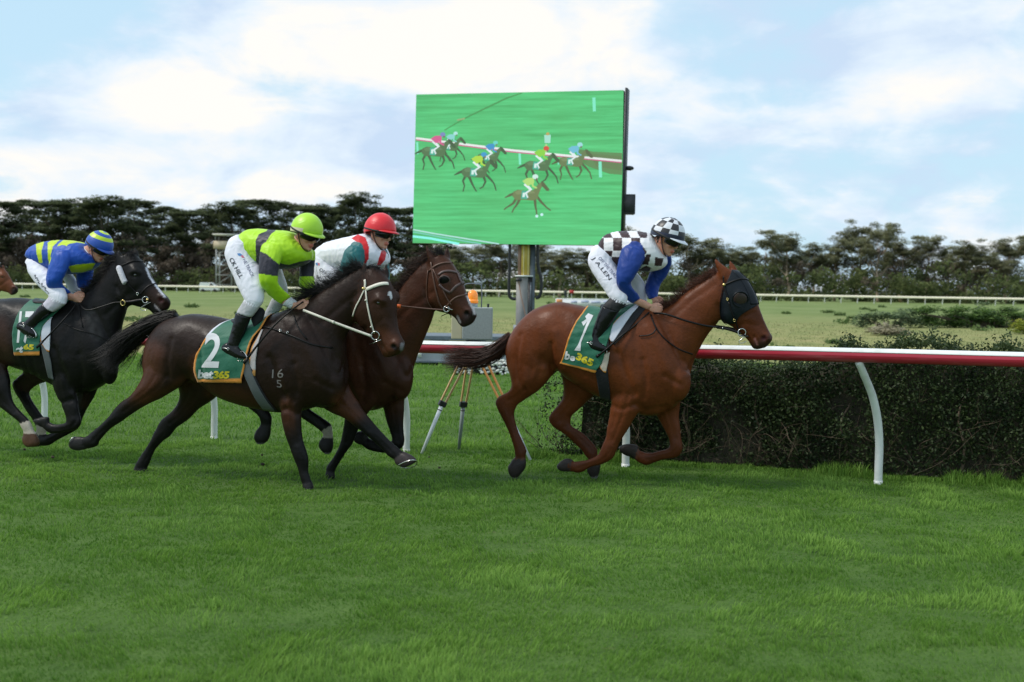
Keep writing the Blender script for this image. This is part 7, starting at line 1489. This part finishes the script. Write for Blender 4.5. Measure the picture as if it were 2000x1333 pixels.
BB1 = breeches(p1, pl1, T1, 2); boots(p1, pl1, T1, 3); cuff_and_neck(p1, pl1, T1, L1)
helmet(p1, L1, ha, 1.0, lambda e, a: ((.015, .02, .05) if (e > 88 or (84 < e and False)) else ((.02, .018, .022) if (int((e+6)//25)+int(a//32.73)) % 2 else (.72, .73, .78))) if e > 16 else (.02, .022, .04), (.72, .74, .80)); goggles(p1, L1, ha)
text_on('printed_name', 'J A.LEN', BB1, pl1, (1153.5, 506.5), (34, 43), (8, -5.5), m_print, p1, .003, .01, 1.05); text_on('printed_slogan', 'OFF THE TRACK', BB1, pl1, (1168, 505.5), (36, 42), (5, -4), m_print2, p1, .003)
whip('black whip slanting from the hand of the jockey in checks down to his boot', [(1268, 610, .13), (1240, 636, .20), (1215, 655, .28), (1185, 682, .31), (1170, 694, .31)], pl1, (.0075, .008, .009, .010))
# ---- jockey two: lime green with black hoop
T2 = dict(
 torso=[(472, 462, 484, 508, 0, .14), (486, 452, 502, 516, 0, .16), (506, 449, 522, 520, 0, .18), (532, 450, 550, 522, 0, .195), (556, 452, 582, 516, 0, .185), (575, 462, 602, 500, 0, .10)],
 jtorso=[(470, 466, 480, 500, 0, .13), (476, 456, 491, 512, 0, .155), (488, 449, 505, 518, 0, .17), (508, 447.5, 522, 522, 0, .19), (532, 450, 550, 526, 0, .205), (556, 451, 580, 522, 0, .20), (572, 456, 602, 510, 0, .16), (580, 466, 606, 494, 0, .09)],
 sleeven=[(520, 474, 550, 478, .17, .055), (512, 482, 552, 490, .19, .068), (509, 500, 549, 504, .215, .070), (507, 520, 543, 523, .24, .064), (507, 540, 541, 541, .25, .058), (510, 556, 542, 553, .235, .054), (520, 570, 550, 564, .19, .048), (534, 584, 560, 573, .14, .041), (550, 594, 568, 580, .10, .034)],
 sleevef=[(586, 490, 614, 490, -.16, .055), (586, 506, 614, 506, -.19, .062), (587, 524, 612, 522, -.20, .058), (587, 539, 611, 538, -.19, .055), (585, 552, 613, 553, -.17, .055), (591, 566, 613, 564, -.14, .046), (600, 578, 615, 575, -.11, .035)],
 neck=[(562, 462, 586, 495, 0, .055), (577, 460, 594, 485, 0, .052), (586, 456, 602, 474, 0, .05)], collar=[(570, 462, 590, 502, 0, .072), (575, 464, 593, 496, 0, .064), (577, 466, 594, 492, 0, .058)], cuff=[(553, 597, 569, 581, .098, .031), (562, 601, 576, 586, .09, .030), (569, 604, 581, 590, .085, .029)],
 handn=[(550, 594, 566, 582, .10, .026), (568, 602, 580, 590, .09, .025), (576, 606, 588, 593, .08, .027)], handf=[(598, 574, 612, 571, -.12, .025), (603, 584, 616, 580, -.10, .024)],
 hips=[(468, 458, 484, 490, .02, .14), (456, 466, 484, 500, .02, .15), (450, 480, 480, 512, .02, .14)],
 legn=[(466, 458, 500, 488, .08, .09), (448, 474, 498, 502, .10, .095), (441, 495, 502, 514, .125, .092), (447, 517, 508, 526, .15, .084), (456, 537, 511, 541, .18, .074), (464, 557, 514, 558, .205, .066), (471, 571, 515, 576, .22, .060), (477, 583, 513, 590, .23, .054), (480, 590, 506, 600, .235, .045)],
 legf=[(490, 470, 525, 500, -.08, .09), (506, 492, 545, 522, -.12, .085), (520, 520, 552, 540, -.15, .074), (530, 545, 559, 560, -.18, .064), (536, 566, 560, 580, -.205, .055), (532, 580, 556, 592, -.22, .048)],
 sockn=[(476, 588, 508, 598, .235, .046), (469, 600, 500, 609, .24, .046), (463, 611, 491, 620, .245, .047)], sockf=[(532, 584, 554, 594, -.22, .044), (522, 604, 543, 612, -.25, .043), (515, 618, 536, 626, -.27, .043)], sockcol=(.46, .46, .48),
 shinn=[(462, 611, 489, 620, .245, .051), (458, 626, 484, 634, .25, .052), (454, 642, 478, 650, .255, .046), (449, 658, 471, 664, .26, .039), (445, 670, 468, 678, .262, .039)], shinf=[(515, 618, 536, 626, -.27, .048), (504, 645, 524, 652, -.29, .044), (498, 665, 514, 671, -.30, .038)],
 footn=[(432, 679, 432, 690, .255, .028), (440, 671, 438, 693, .258, .036), (451, 669, 449, 697, .262, .039), (464, 676, 461, 701, .268, .042), (476, 687, 474, 703, .272, .040), (485, 695, 484, 701, .272, .025)], footf=[(488, 670, 488, 684, -.30, .032), (500, 666, 499, 688, -.30, .038), (514, 674, 514, 692, -.30, .04), (524, 682, 524, 690, -.30, .028)])
hb = head_axes(38, 19, 2)
p2, _, L2, c2 = human('jockey in lime green with a black hoop, crouched on the dark bay', pl2.A, 22, T2, (598, 459, .02), hb, 1.08, [((589, 598, .075), head_axes(20, 8, 0), 1.08), ((606, 590, -.09), far_ax(head_axes(25, 15, 0)), .95)], SKIN)
def jc2(Q, lat, tg, tt, V):
    x, y = Q[:, 0], Q[:, 1]; lime = np.array((.42, .72, .018)); bk = np.array((.030, .028, .042)); C = np.tile(lime, (len(Q), 1)).astype(float)
    L_ = np.interp(y, [447, 452, 458, 472, 492, 513, 525], [524, 520, 505, 499, 499, 504, 510]); R_ = np.interp(y, [447, 452, 458, 468, 484, 500, 525], [541, 537, 529, 523, 515, 515, 520])
    C[(tg == 1) & (x > L_) & (x < R_)] = bk
    low = np.interp(x, [500, 520, 543, 564, 584, 615], [500, 497, 514, 518, 512, 506]); C[(tg == 1) & (x > 500) & (y > low)] = bk
    lo2 = np.interp(x, [505, 521, 544, 556], [490, 497, 516, 520]); C[(tg == 2) & (y > lo2) & (y < 534.8+.15*(x-507))] = bk; C[(tg == 3) & (y > 508) & (y < 540)] = bk; return C
jacket(p2, pl2, T2, jc2, 5, .0040); BB2 = breeches(p2, pl2, T2, 6); boots(p2, pl2, T2, 7); cuff_and_neck(p2, pl2, T2, L2)
helmet(p2, L2, hb, 1.0, lambda e, a: (.42, .74, .025) if e < 88 else ((.62, .56, .38) if 60 < a < 300 else (.40, .70, .03)), (.38, .66, .025)); goggles(p2, L2, hb)
text_on('printed_name', 'CK HILL', BB2, pl2, (447.5, 507), (21, 38), (7.5, -4), m_print, p2, .003, .012, 1.0); text_on('printed_slogan', 'HE TRACK', BB2, pl2, (473.5, 508.5), (18, 34), (5.5, -3), m_print2, p2, .003)
m_pb, m_pp = pbr('blue_logo', (.06, .22, .50), .6), pbr('pink_logo', (.60, .14, .22), .6)
for pg, mt in (([(463, 496), (469, 495), (474, 499), (470, 501), (466, 500)], m_pb), ([(470, 500), (474, 499), (478, 504), (473, 504)], m_pp)): poly_on('logo', pg, BB2, pl2, mt, p2, .003)
whip('black whip of the lime green jockey, cork grip up and tip down past his boot', [(592, 590, .10), (570, 606, .20), (540, 632, .27), (505, 672, .31), (484, 700, .32)], pl2, (.0065, .0075, .009, .011), (.6, 2.6))
# ---- jockey three: white and red with teal sleeves
T3 = dict(
 torso=[(620, 492, 650, 525, 0, .14), (640, 475, 668, 532, 0, .16), (664, 467, 692, 538, 0, .18), (692, 461, 716, 538, 0, .19), (716, 460, 740, 524, 0, .17), (732, 468, 752, 506, 0, .10)],
 jtorso=[(614, 496, 650, 520, 0, .13), (624, 484, 660, 528, 0, .155), (637, 475, 673, 536, 0, .17), (660, 468, 692, 543, 0, .19), (690, 461, 716, 544, 0, .205), (713, 457, 738, 532, 0, .195), (728, 462, 755, 516, 0, .15), (737, 472, 756, 500, 0, .09)],
 sleeven=[(684, 480, 709, 484, .17, .055), (675, 490, 711, 496, .19, .067), (669, 508, 710, 512, .215, .067), (665, 526, 703, 529, .24, .062), (664, 544, 697, 544, .24, .056), (672, 560, 702, 556, .20, .050), (688, 574, 711, 566, .15, .044), (704, 584, 722, 574, .11, .036)],
 sleevef=[(732, 494, 757, 494, -.16, .053), (733, 510, 758, 510, -.185, .058), (735, 530, 760, 534, -.195, .055), (739, 548, 760, 552, -.17, .048), (746, 564, 763, 564, -.12, .040), (752, 576, 766, 575, -.10, .034)],
 neck=[(716, 464, 734, 498, 0, .055), (726, 460, 742, 482, 0, .052), (732, 456, 748, 472, 0, .05)], collar=[(717, 462, 740, 504, 0, .072), (722, 464, 742, 496, 0, .064), (724, 466, 743, 491, 0, .058)],
 handn=[(704, 583, 720, 574, .11, .025), (718, 592, 730, 582, .09, .025)], handf=[(752, 575, 766, 574, -.10, .024), (758, 584, 770, 581, -.09, .024)],
 hips=[(612, 494, 650, 515, .02, .14), (604, 506, 648, 526, .02, .14)],
 legn=[(612, 496, 645, 512, .08, .09), (602, 508, 655, 522, .10, .095), (600, 525, 664, 532, .13, .09), (608, 545, 668, 545, .16, .082), (622, 564, 670, 558, .19, .070), (635, 580, 668, 575, .21, .06), (640, 592, 662, 592, .22, .05)],
 legf=[(635, 495, 670, 520, -.08, .09), (655, 520, 695, 540, -.13, .08), (675, 545, 708, 560, -.17, .07), (685, 570, 710, 580, -.2, .058)],
 sockn=[(632, 590, 660, 598, .225, .046), (624, 606, 650, 612, .235, .046)], sockf=[(682, 574, 706, 586, -.21, .045), (672, 600, 695, 608, -.24, .043)], sockcol=(.6, .6, .62),
 shinn=[(622, 608, 648, 614, .235, .05), (614, 630, 638, 636, .24, .05), (608, 652, 630, 658, .25, .042)], shinf=[(671, 602, 694, 610, -.24, .048), (662, 630, 682, 636, -.27, .044), (656, 652, 672, 658, -.29, .038)],
 footn=[(592, 662, 592, 674, .25, .030), (602, 656, 600, 680, .255, .037), (618, 662, 616, 684, .26, .041), (634, 674, 634, 686, .265, .036)], footf=[(646, 658, 646, 672, -.29, .032), (660, 654, 659, 678, -.29, .038), (676, 664, 676, 680, -.29, .036)])
hc = head_axes(36, 9, 3)
p3, _, L3, c3 = human('smiling jockey in white and red with teal sleeves and a red cap', pl3.A, 22, T3, (742, 458, .01), hc, 1.10, [((732, 590, .08), head_axes(20, 10, 0), 1.0), ((770, 588, -.09), far_ax(head_axes(25, 15, 0)), .95)], (.66, .35, .25))
def jc3(Q, lat, tg, tt, V):
    C = np.tile((.80, .81, .88), (len(Q), 1)).astype(float); red = (.62, .010, .018); teal = (.008, .125, .135)
    C[bands(Q, [[(686, 466), (699, 458), (714, 464), (721, 484), (720, 506), (714, 516), (708, 512), (709, 490), (700, 475)], [(745, 490), (756, 489), (752, 508), (742, 520), (736, 518)]]) & (tg == 1)] = red; C[tg > 1] = teal; return C
jacket(p3, pl3, T3, jc3, 9); BB3 = breeches(p3, pl3, T3, 10); boots(p3, pl3, T3, 11); cuff_and_neck(p3, pl3, T3, L3)
helmet(p3, L3, hc, 1.0, lambda e, a: (.74, .012, .022), (.68, .012, .02)); goggles(p3, L3, hc)
text_on('printed_slogan', 'OFF T', BB3, pl3, (623, 529), (20, 14), (3.5, -5.5), m_print, p3, .003); text_on('printed_name', 'V', BB3, pl3, (617, 543), (7, 5), (2.5, -6), m_print, p3, .003)
for pg, mt in (([(616, 515), (620, 513), (622, 518), (618, 519)], m_pb), ([(620, 514), (625, 515), (624, 520), (621, 518)], m_pp)): poly_on('logo', pg, BB3, pl3, mt, p3, .003)
# ---- jockey four: royal blue with yellow bands
T4 = dict(
 torso=[(62, 494, 84, 518, 0, .14), (76, 480, 98, 524, 0, .16), (96, 473, 118, 528, 0, .18), (120, 471, 140, 530, 0, .19), (146, 474, 168, 522, 0, .18), (164, 480, 186, 508, 0, .10)],
 jtorso=[(59, 496, 76, 512, 0, .12), (65, 485, 86, 521, 0, .155), (74, 478, 98, 529, 0, .17), (94, 472, 118, 534, 0, .19), (118, 469.5, 140, 536, 0, .205), (144, 471, 168, 531, 0, .20), (160, 475, 187, 519, 0, .155), (168, 484, 189, 505, 0, .09)],
 sleeven=[(110, 488, 136, 490, .17, .055), (104, 500, 138, 503, .19, .066), (98, 516, 134, 519, .215, .066), (94, 533, 127, 534, .24, .060), (92, 549, 120, 548, .25, .056), (96, 564, 121, 557, .225, .051), (108, 575, 128, 563, .18, .045), (122, 582, 137, 571, .13, .037)],
 sleevef=[(156, 508, 182, 505, -.16, .053), (153, 522, 182, 520, -.185, .057), (151, 537, 180, 537, -.19, .055), (151, 551, 178, 551, -.17, .05), (154, 563, 171, 562, -.12, .038)],
 neck=[(160, 484, 180, 512, 0, .052), (170, 480, 188, 500, 0, .05), (178, 476, 194, 492, 0, .05)], collar=[(162, 480, 184, 514, 0, .068), (168, 482, 187, 509, 0, .060), (171, 484, 188, 506, 0, .055)],
 handn=[(124, 582, 136, 572, .12, .026), (136, 587, 146, 576, .10, .024), (146, 588, 154, 577, .09, .028)], handf=[(156, 562, 168, 562, -.12, .024), (160, 572, 170, 572, -.10, .024)],
 hips=[(64, 500, 88, 520, .02, .13), (58, 510, 90, 530, .02, .14)],
 legn=[(62, 502, 94, 518, .08, .085), (56, 513, 102, 527, .10, .092), (57, 530, 110, 535, .14, .086), (67, 547, 117, 547, .17, .078), (81, 563, 124, 563, .20, .068), (95, 576, 130, 578, .22, .060), (104, 586, 128, 592, .23, .050)],
 legf=[(85, 500, 120, 520, -.08, .088), (106, 518, 137, 537, -.13, .082), (122, 538, 148, 553, -.17, .072), (133, 558, 157, 572, -.20, .062), (134, 572, 156, 584, -.215, .052)],
 sockn=[(98, 578, 128, 594, .235, .046), (90, 588, 114, 604, .24, .045), (84, 594, 104, 610, .245, .045)], sockf=[(133, 578, 152, 590, -.22, .044), (120, 596, 140, 606, -.25, .042)], sockcol=(.55, .52, .60),
 shinn=[(85, 592, 103, 609, .245, .049), (76, 601, 94, 616, .25, .050), (67, 611, 83, 625, .255, .045), (57, 621, 72, 634, .26, .039), (50, 628, 66, 642, .262, .038)], shinf=[(120, 596, 140, 606, -.25, .046), (104, 618, 124, 628, -.28, .043), (94, 638, 110, 646, -.30, .038)],
 footn=[(33, 634, 32, 643, .255, .027), (40, 629, 36, 647, .258, .035), (49, 628, 44, 652, .262, .039), (60, 635, 54, 657, .268, .042), (68, 645, 64, 659, .272, .038), (72, 652, 70, 659, .272, .022)], footf=[(84, 644, 84, 656, -.30, .032), (96, 640, 95, 662, -.30, .038), (110, 648, 110, 666, -.30, .038)])
hd = head_axes(27, 28, 3)
p4, _, L4, c4 = human('jockey in royal blue with yellow bands, crouched on the black horse', pl4.A, 22, T4, (192, 486, .0), hd, 1.0, [((151, 582, .085), head_axes(18, 2, 0), 1.10), ((166, 576, -.09), far_ax(head_axes(25, 15, 0)), .95)], SKIN)
def jc4(Q, lat, tg, tt, V):
    C = np.tile((.008, .070, .40), (len(Q), 1)).astype(float); ye = (.52, .66, .015)
    C[bands(Q, [[(70, 470), (88, 468), (81, 490), (83, 514), (76, 514), (71, 495)], [(93, 474), (108, 466), (120, 466), (103, 482), (99, 500), (102, 524), (97, 526), (93, 500)], [(113, 478), (128, 466), (164, 470), (170, 477), (150, 474), (134, 477), (126, 487), (122, 495), (112, 490)], [(133, 521), (150, 517), (187, 514), (180, 526), (160, 533), (140, 533)], [(84, 520), (96, 528), (100, 534), (84, 528)]]) & (tg == 1)] = ye
    return C
jacket(p4, pl4, T4, jc4, 13); BB4 = breeches(p4, pl4, T4, 14); boots(p4, pl4, T4, 15); cuff_and_neck(p4, pl4, T4, L4)
helmet(p4, L4, hd, 1.0, lambda e, a: (.52, .68, .02) if (8 < e < 24 or 42 < e < 62) else (.008, .070, .40), (.008, .06, .36)); goggles(p4, L4, hd)
for k, pg in enumerate(([(67, 540), (70, 537), (69, 545), (73, 542), (73, 549)], [(75, 547), (77, 551), (74, 552), (79, 555)], [(81, 556), (83, 553), (82, 561), (87, 559)], [(86, 563), (90, 562), (88, 567), (93, 569), (95, 574)])): 
    Pp, Nn = line_on(BB4, pl4, pg, .003); obj('signature_print', strap(Pp, Nn, .006, .001), m_print, p4)
whip('thin black whip of the blue and yellow jockey, pointing down at the white pad', [(150, 592, .12), (137, 610, .20), (115, 635, .27), (84, 667, .31)], pl4, (.005, .006, .008, .009))
whip('end of a whip held on the far side, showing under the black horse\'s belly', [(120, 742, .05), (106, 748, .05), (98, 755, .05), (91, 761, .05)], pl4, (.007, .006, .005, .004)) if False else None
